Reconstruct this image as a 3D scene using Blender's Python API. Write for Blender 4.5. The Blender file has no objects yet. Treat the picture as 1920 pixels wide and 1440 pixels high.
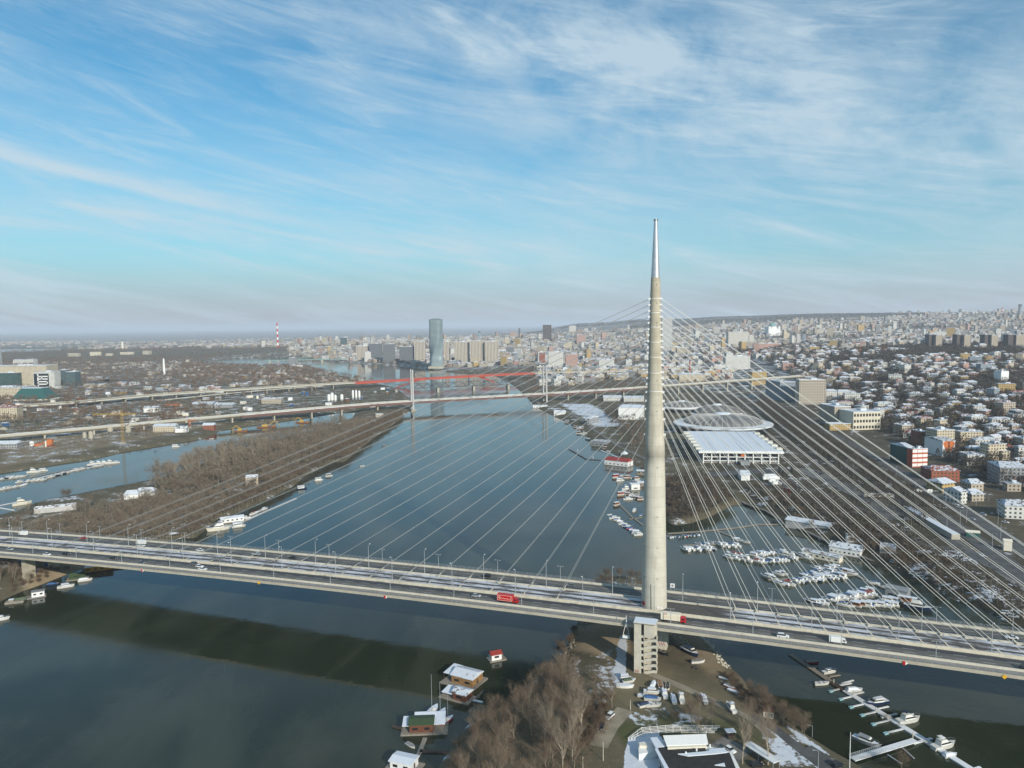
import bpy, math, random
import numpy as np
from mathutils import Vector, Matrix
random.seed(7); RNG = np.random.default_rng(11)
S = bpy.context.scene
COL = S.collection
rad = math.radians
PI = math.pi

# ------------------------------------------------------------------ camera
F, W0, H0 = 1377.0, 1920, 1440          # focal length in pixels of the 1920 x 1440 photograph
CAMZ, HOR, ROLL = 152.0, 609.0, rad(0.65)
PITCH = math.atan((720 - HOR) / F)
cd = bpy.data.cameras.new('camera'); cam = bpy.data.objects.new('camera', cd); COL.objects.link(cam)
cd.sensor_fit = 'HORIZONTAL'; cd.sensor_width = 36.0; cd.lens = 36.0 * F / W0
cd.clip_start = 1.0; cd.clip_end = 120000.0
cam.matrix_world = (Matrix.Translation((0, 0, CAMZ)) @ Matrix.Rotation(PI / 2 - PITCH, 4, 'X') @ Matrix.Rotation(-ROLL, 4, 'Z'))
S.camera = cam

# ------------------------------------------------------------------ sun, sky, exposure
SUN_EL = rad(24.0)
SUN_TO = Vector((0.47, -0.883, 0)).normalized()         # the sun stands behind the camera, to the right
sl = bpy.data.lights.new('sun', 'SUN'); sun = bpy.data.objects.new('sun', sl); COL.objects.link(sun)
sl.energy = 4.6; sl.angle = rad(0.53); sl.color = (1.0, 0.93, 0.82)
sd_ = Vector((SUN_TO.x * math.cos(SUN_EL), SUN_TO.y * math.cos(SUN_EL), math.sin(SUN_EL)))
sun.rotation_euler = (-sd_).to_track_quat('-Z', 'Y').to_euler(); sun.location = (0, -100, 400)

wd = bpy.data.worlds.new('World'); S.world = wd; wd.use_nodes = True
nt = wd.node_tree; N = nt.nodes; L = nt.links
for n in list(N): N.remove(n)
def node(tp, **kw):
    n = N.new(tp)
    for k, v in kw.items():
        if k.startswith('i_'): n.inputs[int(k[2:])].default_value = v
        else: setattr(n, k, v)
    return n
out = node('ShaderNodeOutputWorld'); bg = node('ShaderNodeBackground')
sky = node('ShaderNodeTexSky', sky_type='NISHITA', sun_disc=False, sun_elevation=SUN_EL,
           sun_rotation=math.atan2(SUN_TO.x, SUN_TO.y), altitude=150.0, air_density=1.15, dust_density=0.9, ozone_density=2.6)
SKY_STRENGTH = 0.1
bg.inputs['Strength'].default_value = SKY_STRENGTH
def wmath(op, a, b=None, c=None, clamp=False):
    n = node('ShaderNodeMath', operation=op, use_clamp=clamp)
    for i, v in enumerate((a, b, c)):
        if v is None: continue
        if isinstance(v, (int, float)): n.inputs[i].default_value = v
        else: L.new(v, n.inputs[i])
    return n.outputs[0]
tc = node('ShaderNodeTexCoord'); sx = node('ShaderNodeSeparateXYZ'); L.new(tc.outputs['Generated'], sx.inputs[0])
az_ = wmath('ARCTAN2', sx.outputs[0], sx.outputs[1]); el_ = wmath('ARCSINE', sx.outputs[2])
CA, SA = math.cos(rad(11.5)), math.sin(rad(11.5))                  # the cirrus streaks sink towards the right
ca = wmath('SUBTRACT', wmath('MULTIPLY', az_, CA), wmath('MULTIPLY', el_, SA)); cb = wmath('ADD', wmath('MULTIPLY', az_, SA), wmath('MULTIPLY', el_, CA))
cx = node('ShaderNodeCombineXYZ'); L.new(ca, cx.inputs[0]); L.new(cb, cx.inputs[1])
def wramp(v, a, b, c=0.0, d=1.0):
    r = node('ShaderNodeMapRange', interpolation_type='SMOOTHSTEP')
    for k, x in (('From Min', a), ('From Max', b), ('To Min', c), ('To Max', d)): r.inputs[k].default_value = x
    L.new(v, r.inputs['Value']); return r.outputs[0]
def wnoise(sc, detail, dist, seed, rough=0.6, rot=0.0):
    m = node('ShaderNodeMapping'); m.inputs['Scale'].default_value = (sc[0], sc[1], 1); m.inputs['Location'].default_value = (seed, seed * 0.7, seed); m.inputs['Rotation'].default_value = (0, 0, rot)
    L.new(cx.outputs[0], m.inputs[0])
    t = node('ShaderNodeTexNoise'); t.inputs['Scale'].default_value = 1; t.inputs['Detail'].default_value = detail; t.inputs['Roughness'].default_value = rough; t.inputs['Distortion'].default_value = dist
    L.new(m.outputs[0], t.inputs['Vector']); return t.outputs['Fac']
warp = wmath('MULTIPLY', wmath('SUBTRACT', wnoise((2.2, 4.0), 4, 0.4, 5.5), 0.5), 0.11)
cbw = wmath('ADD', cb, warp)
def streak(centre, width, lo_az, hi_az):
    d = wmath('ABSOLUTE', wmath('SUBTRACT', cbw, centre)); return wmath('MULTIPLY', wramp(d, 0.0, width, 1, 0), wramp(az_, lo_az, hi_az))
big = wnoise((1.5, 4.2), 6, 0.7, 3.1); fine = wnoise((4.6, 34.0), 10, 1.0, 9.4, 0.70); mid = wnoise((2.6, 10.0), 8, 1.0, 21.7, 0.64); puff_ = wnoise((9.0, 14.0), 7, 0.6, 31.0, 0.62, 0.5)
mid2 = wnoise((2.4, 22.0), 8, 0.8, 44.4, 0.62, -0.10)
veil = wmath('MULTIPLY', wmath('MULTIPLY', wramp(big, 0.36, 0.72), 0.50), wramp(az_, -0.6, 0.05, 0.45, 1.0))
wisp = wmath('MULTIPLY', wramp(fine, 0.40, 0.80), wmath('ADD', wmath('MULTIPLY', wramp(big, 0.30, 0.60), 0.42), 0.24))
band = wmath('MULTIPLY', streak(0.335, 0.13, -0.42, 0.02), wmath('ADD', wmath('MULTIPLY', wramp(puff_, 0.30, 0.68), 0.42), wmath('MULTIPLY', wramp(mid, 0.30, 0.70), 0.44)))
dl = wmath('ABSOLUTE', wmath('SUBTRACT', wmath('ADD', cb, wmath('MULTIPLY', warp, 0.10)), 0.074)); left = wmath('MULTIPLY', wmath('MULTIPLY', wramp(dl, 0.001, 0.013, 1, 0), wramp(az_, -0.10, -0.45)), 0.62)
cov = wmath('ADD', wmath('ADD', veil, wisp), wmath('ADD', band, wmath('ADD', left, wmath('MULTIPLY', wramp(mid, 0.36, 0.72), 0.30))), clamp=True)
lows = wmath('MULTIPLY', wmath('MULTIPLY', wramp(mid2, 0.45, 0.70), 0.55), wramp(sx.outputs[2], 0.24, 0.10))
cov = wmath('ADD', wmath('MULTIPLY', cov, wramp(sx.outputs[2], 0.02, 0.13, 0.45, 0.82)), lows, clamp=True)
low = wramp(sx.outputs[2], 0.03, 0.30, 0.55, 0.0)                     # thin milky light low in the sky
dust = wramp(sx.outputs[2], 0.0, 0.10, 0.93, 0.0)                  # grey air pollution lying on the horizon
def wmix(f, a, b, blend='MIX'):
    n = node('ShaderNodeMix', data_type='RGBA', blend_type=blend)
    for k, v in (('Factor', f), ('A', a), ('B', b)):
        if isinstance(v, (int, float)): n.inputs[k].default_value = v
        elif isinstance(v, tuple): n.inputs[k].default_value = (*v, 1)
        else: L.new(v, n.inputs[k])
    return n.outputs['Result']
c_ = wmix(1.0, sky.outputs[0], (0.50, 1.10, 1.26), 'MULTIPLY'); c_ = wmix(low, c_, (4.6, 6.9, 8.2)); c_ = wmix(dust, c_, (4.5, 4.8, 5.5)); c_ = wmix(cov, c_, (6.1, 7.5, 8.4))
L.new(c_, bg.inputs['Color']); L.new(bg.outputs[0], out.inputs['Surface'])

S.view_settings.view_transform = 'Standard'; S.view_settings.look = 'None'
S.view_settings.exposure = -0.08; S.view_settings.gamma = 1.0
try: S.view_settings.use_curve_mapping = False
except Exception: pass
cy = S.cycles
cy.max_bounces = 5; cy.diffuse_bounces = 2; cy.glossy_bounces = 3; cy.transmission_bounces = 2; cy.volume_bounces = 1; cy.transparent_max_bounces = 4
cy.caustics_reflective = False; cy.caustics_refractive = False; cy.use_denoising = True
cy.sample_clamp_indirect = 4.0

# ------------------------------------------------------------------ helpers
def ray(px, py):
    u = (px - 960) / F; v = (720 - py) / F
    c, s = math.cos(ROLL), math.sin(ROLL)
    u, v = c * u + s * v, -s * u + c * v
    cp, sp = math.cos(PITCH), math.sin(PITCH)
    return u, cp + v * sp, v * cp - sp
def P(px, py, z=0.0):
    x, y, w = ray(px, py); t = (z - CAMZ) / w
    return x * t, y * t
def at_depth(px, py, depth):
    x, y, w = ray(px, py); t = depth / y
    return x * t, depth, CAMZ + w * t

class MB:
    """collects faces and links them as ONE mesh object"""
    def __init__(s): s.v = []; s.f = []; s.m = []; s.cur = 0
    def mat(s, i): s.cur = i; return s
    def add(s, vs, fs):
        b = len(s.v); s.v.extend(vs)
        for f in fs: s.f.append([b + i for i in f]); s.m.append(s.cur)
        return s
    def box(s, c, d, rz=0.0, top=None):
        """centre of base c, size d; top = (kx, ky) scales the top"""
        x, y, z = c; hx, hy, hz = d[0] / 2, d[1] / 2, d[2]; k = top or (1, 1)
        cr, sr = math.cos(rz), math.sin(rz); vs = []
        for zz_, a, b in ((0, 1, 1), (hz, k[0], k[1])):
            for sxx, syy in ((-1, -1), (1, -1), (1, 1), (-1, 1)):
                lx, ly = sxx * hx * a, syy * hy * b
                vs.append((x + lx * cr - ly * sr, y + lx * sr + ly * cr, z + zz_))
        return s.add(vs, [(3, 2, 1, 0), (4, 5, 6, 7), (0, 1, 5, 4), (1, 2, 6, 5), (2, 3, 7, 6), (3, 0, 4, 7)])
    def tube(s, p, q, r0, r1=None, n=6, cap=True):
        r1 = r0 if r1 is None else r1
        p, q = Vector(p), Vector(q); d = (q - p)
        if d.length < 1e-6: return s
        d.normalize(); a = d.orthogonal().normalized(); b = d.cross(a); vs = []
        for c, r in ((p, r0), (q, r1)):
            for i in range(n):
                t = 2 * PI * i / n; vs.append(tuple(c + (a * math.cos(t) + b * math.sin(t)) * r))
        fs = [(i, (i + 1) % n, n + (i + 1) % n, n + i) for i in range(n)]
        if cap: fs += [tuple(range(n - 1, -1, -1)), tuple(range(n, 2 * n))]
        return s.add(vs, fs)
    def path(s, pts, r, n=6):
        for a, b in zip(pts[:-1], pts[1:]): s.tube(a, b, r, r, n)
        return s
    def prism(s, poly, z0, z1, top=None):
        n = len(poly); t = top or poly
        return s.add([(x, y, z0) for x, y in poly] + [(x, y, z1) for x, y in t],
                     [tuple(range(n - 1, -1, -1)), tuple(range(n, 2 * n))] + [(i, (i + 1) % n, n + (i + 1) % n, n + i) for i in range(n)])
    def lathe(s, prof, n=24, c=(0, 0), cap=True, sq=(1, 1)):
        vs = []
        for z, r in prof:
            for i in range(n):
                t = 2 * PI * i / n; vs.append((c[0] + r * sq[0] * math.cos(t), c[1] + r * sq[1] * math.sin(t), z))
        fs = [(k * n + i, k * n + (i + 1) % n, (k + 1) * n + (i + 1) % n, (k + 1) * n + i) for k in range(len(prof) - 1) for i in range(n)]
        if cap: fs += [tuple(range(n - 1, -1, -1)), tuple((len(prof) - 1) * n + i for i in range(n))]
        return s.add(vs, fs)
    def loft(s, rings, closed=True, cap=True):
        n = len(rings[0]); vs = [p for r in rings for p in r]; m = n if closed else n - 1
        fs = [(k * n + i, k * n + (i + 1) % n, (k + 1) * n + (i + 1) % n, (k + 1) * n + i) for k in range(len(rings) - 1) for i in range(m)]
        if cap and closed: fs += [tuple(range(n - 1, -1, -1)), tuple((len(rings) - 1) * n + i for i in range(n))]
        return s.add(vs, fs)
    def quad(s, a, b, c, d): return s.add([a, b, c, d], [(0, 1, 2, 3)])
    def gable(s, c, d, h, rz=0.0, over=0.4, hip=0.0, thick=0.25):
        """pitched roof, ridge along local x; base centre c, footprint d, rise h; hip = 0..1 pulls the ridge ends in"""
        x, y, z = c; hx, hy = d[0] / 2 + over, d[1] / 2 + over; r = hx * (1 - hip)
        cr, sr = math.cos(rz), math.sin(rz)
        T = lambda lx, ly, lz: (x + lx * cr - ly * sr, y + lx * sr + ly * cr, z + lz)
        vs = [T(-hx, -hy, 0), T(hx, -hy, 0), T(hx, hy, 0), T(-hx, hy, 0), T(-hx, -hy, thick), T(hx, -hy, thick), T(hx, hy, thick), T(-hx, hy, thick), T(-r, 0, h + thick), T(r, 0, h + thick)]
        return s.add(vs, [(3, 2, 1, 0), (0, 1, 5, 4), (1, 2, 6, 5), (2, 3, 7, 6), (3, 0, 4, 7), (4, 5, 9, 8), (6, 7, 8, 9), (5, 6, 9), (7, 4, 8)])
    def mesh(s, name, mats, smooth=False):
        me = bpy.data.meshes.new(name); me.from_pydata(s.v, [], s.f)
        for m in (mats if isinstance(mats, (list, tuple)) else [mats]): me.materials.append(m)
        if any(s.m): me.polygons.foreach_set('material_index', s.m)
        if smooth: me.polygons.foreach_set('use_smooth', [True] * len(s.f))
        me.validate(); me.update(); return me
def link(name, me, parent=None, loc=None, rz=None):
    o = bpy.data.objects.new(name, me); COL.objects.link(o)
    if parent: o.parent = parent
    if loc is not None: o.location = loc
    if rz is not None: o.rotation_euler = (0, 0, rz)
    return o
def obj(name, mb, mats, parent=None, loc=None, rz=None, smooth=False):
    return link(name, mb.mesh(name, mats, smooth), parent, loc, rz)
def tag(o, label, cat, group=None):
    o['label'] = label; o['category'] = cat
    if group: o['group'] = group
    return o
def thing(name, label, cat, loc=(0, 0, 0), rz=0.0, group=None):
    o = link(name, None, None, loc, rz); o.empty_display_size = 1
    return tag(o, label, cat, group)
def struct(o): o['kind'] = 'structure'; return o
def stuff(o): o['kind'] = 'stuff'; return o
def copy_tree(o, parent=None):
    c = o.copy(); COL.objects.link(c)
    if parent: c.parent = parent
    for ch in list(o.children): copy_tree(ch, c)
    return c
def npmesh(name, v, tri, mats, attrs=None, quads=False, smooth=False, midx=None):
    k = 4 if quads else 3
    me = bpy.data.meshes.new(name); me.vertices.add(len(v)); me.vertices.foreach_set('co', np.ascontiguousarray(v, np.float32).ravel())
    me.loops.add(tri.size); me.loops.foreach_set('vertex_index', np.ascontiguousarray(tri, np.int32).ravel())
    me.polygons.add(len(tri)); me.polygons.foreach_set('loop_start', np.arange(0, tri.size, k, dtype=np.int32))
    for m in mats: me.materials.append(m)
    if midx is not None: me.polygons.foreach_set('material_index', np.ascontiguousarray(midx, np.int32))
    me.polygons.foreach_set('use_smooth', np.full(len(tri), smooth))
    for nm, a in (attrs or {}).items():
        at = me.color_attributes.new(nm, 'FLOAT_COLOR', 'POINT'); at.data.foreach_set('color', np.ascontiguousarray(a, np.float32).ravel())
    me.update(calc_edges=True); return me
# ------------------------------------------------------------------ materials
class NT:
    def __init__(s, name):
        s.m = bpy.data.materials.new(name); s.m.use_nodes = True; s.t = s.m.node_tree
        s.b = s.t.nodes['Principled BSDF']; s.o = s.t.nodes['Material Output']
    def n(s, tp, **kw):
        n = s.t.nodes.new(tp)
        for k, v in kw.items(): setattr(n, k, v)
        return n
    def l(s, a, b): s.t.links.new(a, b)
    def setv(s, sock, v):
        if isinstance(v, (int, float)): sock.default_value = v
        elif isinstance(v, tuple): sock.default_value = (*v, 1) if len(v) == 3 and sock.type == 'RGBA' else v
        else: s.l(v, sock)
    def math(s, op, a, b=None, c=None, clamp=False):
        n = s.n('ShaderNodeMath', operation=op, use_clamp=clamp)
        for i, v in enumerate((a, b, c)):
            if v is not None: s.setv(n.inputs[i], v)
        return n.outputs[0]
    def coord(s, kind='Object'):
        if kind == 'World': return s.n('ShaderNodeNewGeometry').outputs['Position']
        return s.n('ShaderNodeTexCoord').outputs[kind]
    def noise(s, vec, scale, detail=4, rough=0.55, dist=0.0, mapscale=None):
        if mapscale:
            mp = s.n('ShaderNodeMapping'); mp.inputs['Scale'].default_value = mapscale; s.l(vec, mp.inputs[0]); vec = mp.outputs[0]
        t = s.n('ShaderNodeTexNoise'); t.inputs['Scale'].default_value = scale; t.inputs['Detail'].default_value = detail
        t.inputs['Roughness'].default_value = rough; t.inputs['Distortion'].default_value = dist
        s.l(vec, t.inputs['Vector']); return t.outputs['Fac']
    def ramp(s, v, lo, hi, a=0.0, b=1.0, smooth=True):
        r = s.n('ShaderNodeMapRange', interpolation_type='SMOOTHSTEP' if smooth else 'LINEAR')
        for k, x in (('From Min', lo), ('From Max', hi), ('To Min', a), ('To Max', b)): s.setv(r.inputs[k], x)
        s.setv(r.inputs['Value'], v); return r.outputs[0]
    def mix(s, f, a, b, blend='MIX'):
        n = s.n('ShaderNodeMix', data_type='RGBA', blend_type=blend)
        s.setv(n.inputs['Factor'], f); s.setv(n.inputs['A'], a); s.setv(n.inputs['B'], b); return n.outputs['Result']
    def bump(s, h, dist, strength=1.0):
        n = s.n('ShaderNodeBump'); n.inputs['Strength'].default_value = strength; n.inputs['Distance'].default_value = dist
        s.l(h, n.inputs['Height']); s.l(n.outputs[0], s.b.inputs['Normal'])
    def done(s, col=None, rough=None, metal=None, spec=None):
        if col is not None: s.setv(s.b.inputs['Base Color'], col)
        if rough is not None: s.setv(s.b.inputs['Roughness'], rough)
        if metal is not None: s.setv(s.b.inputs['Metallic'], metal)
        if spec is not None: s.setv(s.b.inputs['Specular IOR Level'], spec)
        return s.m
def plain(name, c, rough=0.7, var=0.18, scale=1.2, metal=0.0, spec=0.3, coord='Object', dirt=None, dirt_amt=0.5):
    """a base colour with grain and, if given, dirt patches"""
    t = NT(name); p = t.coord(coord)
    f = t.noise(p, scale, 5, 0.6)
    col = t.mix(t.ramp(f, 0.25, 0.75), tuple(x * (1 - var) for x in c), tuple(min(1, x * (1 + var)) for x in c))
    if dirt: col = t.mix(t.ramp(t.noise(p, scale * 0.35, 6, 0.7), 0.5, 0.72, 0, dirt_amt), col, dirt)
    return t.done(col, rough, metal, spec)
M = {}
M['concrete'] = plain('concrete', (0.42, 0.38, 0.30), 0.85, 0.10, 0.35, dirt=(0.22, 0.20, 0.17), dirt_amt=0.35)
M['barrier'] = plain('barrier_concrete', (0.52, 0.485, 0.40), 0.85, 0.10, 0.5, dirt=(0.36, 0.32, 0.25), dirt_amt=0.5)
M['median'] = plain('median_concrete', (0.50, 0.45, 0.35), 0.85, 0.12, 0.5, dirt=(0.28, 0.25, 0.2), dirt_amt=0.5)
M['walkway'] = plain('walkway', (0.22, 0.20, 0.18), 0.85, 0.12, 0.3, dirt=(0.42, 0.42, 0.43), dirt_amt=0.35)
M['steel'] = plain('galvanised_steel', (0.42, 0.44, 0.45), 0.5, 0.06, 1.0, metal=0.3)
M['dark_steel'] = plain('dark_steel', (0.10, 0.105, 0.11), 0.6, 0.1, 1.0)
M['cable_sunlit'] = plain('sunlit_cable_sheath', (0.58, 0.58, 0.54), 0.6, 0.05, 0.4)  # same sheath as below, sunlight on the right fan painted into its colour
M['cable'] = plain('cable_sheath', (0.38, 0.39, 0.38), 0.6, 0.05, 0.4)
M['snow'] = plain('snow', (0.68, 0.71, 0.76), 0.7, 0.05, 0.6, spec=0.2)
M['white'] = plain('white_paint', (0.78, 0.77, 0.74), 0.45, 0.05, 1.0)
M['cream'] = plain('cream_paint', (0.72, 0.66, 0.54), 0.5, 0.06, 1.0)
M['boat_white'] = plain('boat_gelcoat', (0.66, 0.64, 0.59), 0.3, 0.04, 1.0, dirt=(0.5, 0.46, 0.4), dirt_amt=0.25)
M['boat_blue'] = plain('boat_blue', (0.035, 0.10, 0.24), 0.5, 0.1, 1.0)
M['boat_navy'] = plain('boat_navy', (0.015, 0.03, 0.07), 0.4, 0.1, 1.0)
M['boat_red'] = plain('boat_red', (0.33, 0.03, 0.025), 0.45, 0.1, 1.0)
M['boat_brown'] = plain('varnished_wood', (0.26, 0.12, 0.05), 0.45, 0.2, 1.5)
M['boat_green'] = plain('boat_green', (0.050, 0.080, 0.036), 0.6, 0.1, 1.0)
M['boat_grey'] = plain('boat_grey', (0.25, 0.26, 0.27), 0.6, 0.1, 1.0)
M['pale_grey'] = plain('pale_grey', (0.44, 0.43, 0.41), 0.8, 0.1, 0.2)
M['glass_dark'] = plain('dark_glass', (0.018, 0.022, 0.027), 0.12, 0.2, 1.0, spec=0.6)
M['black'] = plain('black_rubber', (0.02, 0.02, 0.021), 0.7, 0.1, 2.0)
M['wood_grey'] = plain('weathered_planks', (0.26, 0.23, 0.19), 0.85, 0.25, 1.5)
M['wood_tan'] = plain('tan_cladding', (0.27, 0.155, 0.062), 0.7, 0.2, 1.0)
M['wood_red'] = plain('red_brown_cladding', (0.135, 0.055, 0.032), 0.7, 0.2, 1.0)
M['wood_dark'] = plain('dark_timber', (0.07, 0.05, 0.04), 0.85, 0.2, 1.0)
M['orange_wall'] = plain('orange_cladding', (0.55, 0.24, 0.03), 0.65, 0.12, 0.8)
M['red_roof'] = plain('red_sheet_roof', (0.30, 0.045, 0.035), 0.6, 0.12, 0.8)
M['rust'] = plain('rust', (0.22, 0.09, 0.045), 0.9, 0.3, 0.8)
M['yellow'] = plain('machine_yellow', (0.44, 0.29, 0.07), 0.55, 0.1, 0.8, dirt=(0.3, 0.2, 0.08))
M['orange'] = plain('machine_orange', (0.52, 0.15, 0.045), 0.55, 0.1, 0.8)
M['bridge_red'] = plain('bridge_red', (0.46, 0.07, 0.035), 0.6, 0.1, 0.15)
M['girder_brown'] = plain('girder_brown', (0.16, 0.085, 0.068), 0.7, 0.12, 0.1)
M['truck_red'] = plain('truck_red', (0.50, 0.015, 0.018), 0.35, 0.05, 1.0)
M['brick'] = plain('brick', (0.36, 0.10, 0.05), 0.9, 0.18, 1.0)
M['gold'] = plain('sign_yellow', (0.75, 0.40, 0.02), 0.5, 0.05, 1.0)
M['teal'] = plain('teal_sheet', (0.03, 0.105, 0.095), 0.4, 0.1, 0.6)
M['float_blue'] = plain('pontoon_float', (0.28, 0.45, 0.48), 0.6, 0.1, 1.0)
M['bitumen'] = plain('bitumen_roof', (0.035, 0.033, 0.032), 0.85, 0.25, 0.5)
M['dome'] = plain('dome_concrete', (0.15, 0.145, 0.14), 0.8, 0.1, 0.15)
M['copper'] = plain('copper_green', (0.20, 0.33, 0.31), 0.6, 0.1, 0.1)
for k_, c_ in dict(car_white=(0.75, 0.75, 0.74), car_silver=(0.38, 0.41, 0.43), car_grey=(0.13, 0.14, 0.15), car_black=(0.018, 0.019, 0.021), car_red=(0.38, 0.02, 0.02), car_blue=(0.03, 0.07, 0.16)).items():
    M[k_] = plain(k_, c_, 0.3, 0.03, 1.0, spec=0.5)
M['lamp_glass'] = plain('lamp_glass', (0.85, 0.85, 0.82), 0.3, 0.02, 1.0)
def bark(name, c): return plain(name, c, 0.9, 0.3, 0.9)
M['bark'] = bark('bark', (0.25, 0.205, 0.155)); M['bark_pale'] = bark('pale_bark', (0.36, 0.30, 0.23))
def twigs(name, c, c2):
    t = NT(name); i = t.n('ShaderNodeObjectInfo').outputs['Random']
    f = t.noise(t.coord('Object'), 0.35, 3)
    col = t.mix(t.ramp(f, 0.3, 0.7), c, c2)
    col = t.mix(t.ramp(i, 0, 1, 0, 0.35, False), col, (0.16, 0.14, 0.11))
    return t.done(col, 0.9, 0, 0.1)
M['twig_brown'] = twigs('twigs_brown', (0.135, 0.084, 0.052), (0.210, 0.142, 0.093))
M['twig_grey'] = twigs('twigs_grey', (0.160, 0.124, 0.088), (0.262, 0.208, 0.152))
M['twig_rust'] = twigs('twigs_rust', (0.108, 0.072, 0.046), (0.172, 0.122, 0.080))
M['twig_dark'] = twigs('twigs_dark', (0.058, 0.048, 0.040), (0.105, 0.085, 0.068))
M['needles'] = twigs('needles', (0.018, 0.032, 0.020), (0.035, 0.055, 0.032))
def pylon_mat():
    t = NT('pylon_concrete'); p = t.coord('Object'); s = t.n('ShaderNodeSeparateXYZ'); t.l(p, s.inputs[0]); z = s.outputs[2]
    f = t.noise(p, 0.25, 6, 0.65); g = t.noise(p, 0.10, 4, 0.6, mapscale=(6, 6, 0.4))
    low = t.mix(t.ramp(f, 0.3, 0.7), (0.505, 0.475, 0.395), (0.585, 0.55, 0.46))
    high = t.mix(t.ramp(f, 0.3, 0.7), (0.39, 0.345, 0.255), (0.47, 0.42, 0.315))
    col = t.mix(t.math('ADD', t.math('MULTIPLY', t.math('GREATER_THAN', z, 93.25), 0.25), t.ramp(z, 95, 150, 0, 0.75)), low, high)
    col = t.mix(t.ramp(g, 0.50, 0.72, 0, 0.5), col, (0.30, 0.26, 0.19))
    fr = t.math('FRACT', t.math('DIVIDE', z, 4.55)); line = t.math('LESS_THAN', t.math('ABSOLUTE', t.math('SUBTRACT', fr, 0.5)), 0.018)
    col = t.mix(t.math('MULTIPLY', line, 0.42), col, (0.27, 0.23, 0.17))
    seg = t.math('FRACT', t.math('MULTIPLY', t.math('SINE', t.math('MULTIPLY', t.math('FLOOR', t.math('ADD', t.math('DIVIDE', z, 4.55), 0.5)), 12.9)), 43.7))
    col = t.mix(t.math('MULTIPLY', seg, 0.13), col, (0.33, 0.29, 0.22))
    return t.done(col, 0.8, 0, 0.3)
M['pylon'] = pylon_mat()
t = NT('spire_steel'); t.m.node_tree.nodes['Principled BSDF'].inputs['Roughness'].default_value = 0.34
M['spire'] = t.done(t.mix(t.ramp(t.noise(t.coord('Object'), 0.6, 4), 0.3, 0.7), (0.44, 0.45, 0.47), (0.54, 0.55, 0.57)), 0.4, 0.6)
def road_mat():
    """asphalt of the big bridge: dark strips of damp and painted barrier shadow beside the median, worn grey lanes"""
    t = NT('bridge_asphalt'); p = t.coord('Object'); s = t.n('ShaderNodeSeparateXYZ'); t.l(p, s.inputs[0])
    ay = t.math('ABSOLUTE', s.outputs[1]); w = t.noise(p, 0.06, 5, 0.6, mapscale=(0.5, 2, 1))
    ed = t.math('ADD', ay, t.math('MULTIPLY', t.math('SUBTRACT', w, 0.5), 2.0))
    wet_shade = t.ramp(ed, 11.4, 12.6, 1, 0)  # damp strip; on the far road the barrier's shadow is painted in too
    tr = t.math('FRACT', t.math('DIVIDE', t.math('SUBTRACT', ay, 7.9), 3.6)); worn = t.ramp(t.math('ABSOLUTE', t.math('SUBTRACT', tr, 0.5)), 0.08, 0.3, 0.0, 1.0)
    g = t.noise(p, 0.5, 6, 0.7, mapscale=(0.15, 1, 1))
    dry = t.mix(t.math('MULTIPLY', worn, 0.35), t.mix(g, (0.095, 0.092, 0.085), (0.138, 0.131, 0.12)), (0.19, 0.18, 0.165))
    col = t.mix(wet_shade, dry, (0.040, 0.043, 0.050))
    near_ = lambda v, c, w: t.math('LESS_THAN', t.math('ABSOLUTE', t.math('SUBTRACT', v, c)), w)
    dash = t.math('MULTIPLY', t.math('MAXIMUM', near_(ay, 11.75, 0.09), near_(ay, 15.35, 0.09)), t.math('LESS_THAN', t.math('FRACT', t.math('DIVIDE', s.outputs[0], 9.0)), 0.5))
    line = t.math('MAXIMUM', dash, t.math('MAXIMUM', near_(ay, 8.35, 0.08), near_(ay, 18.7, 0.08)))
    col = t.mix(t.math('MULTIPLY', line, 0.85), col, (0.62, 0.61, 0.58))
    return t.done(col, t.ramp(wet_shade, 0, 1, 0.85, 0.5, False), 0, 0.3)
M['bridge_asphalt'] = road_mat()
def track_mat():
    t = NT('snowy_track_bed'); p = t.coord('Object'); s = t.n('ShaderNodeSeparateXYZ'); t.l(p, s.inputs[0]); y = s.outputs[1]
    n1 = t.math('MULTIPLY', t.math('SUBTRACT', t.noise(p, 0.35, 6, 0.7, mapscale=(0.35, 1.6, 1)), 0.5), 1.9)
    yy = t.math('ADD', y, n1); d = t.math('ABSOLUTE', t.math('SUBTRACT', t.math('ABSOLUTE', yy), 2.5))
    bed = t.ramp(d, 0.62, 1.0, 1, 0)
    sn = t.ramp(t.noise(p, 0.16, 6, 0.7, mapscale=(.5, 1.6, 1)), 0.36, 0.58)
    melt = t.ramp(s.outputs[0], 28, 40, 1, 0); near = t.math('MULTIPLY', melt, t.ramp(s.outputs[0], -8, 0, 0, 1))
    snow = t.math('MULTIPLY', t.math('MULTIPLY', sn, t.math('SUBTRACT', 1.0, bed)), t.math('SUBTRACT', 1.0, near))
    col = t.mix(snow, t.mix(t.noise(p, 1.0, 4), (0.07, 0.062, 0.058), (0.13, 0.115, 0.10)), (0.60, 0.61, 0.65))
    return t.done(col, 0.85, 0, 0.2)
M['track'] = track_mat()
def asphalt(name, c=(0.10, 0.098, 0.095)):
    t = NT(name); p = t.coord('World'); g = t.noise(p, 0.12, 6, 0.7)
    col = t.mix(t.ramp(g, 0.3, 0.7), tuple(x * 0.75 for x in c), tuple(x * 1.3 for x in c))
    return t.done(col, 0.85, 0, 0.25)
M['asphalt'] = asphalt('asphalt'); M['asphalt_pale'] = asphalt('pale_asphalt', (0.17, 0.16, 0.145)); M['path'] = asphalt('gravel_path', (0.27, 0.23, 0.17))
M['snow_deck'] = None
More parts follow.
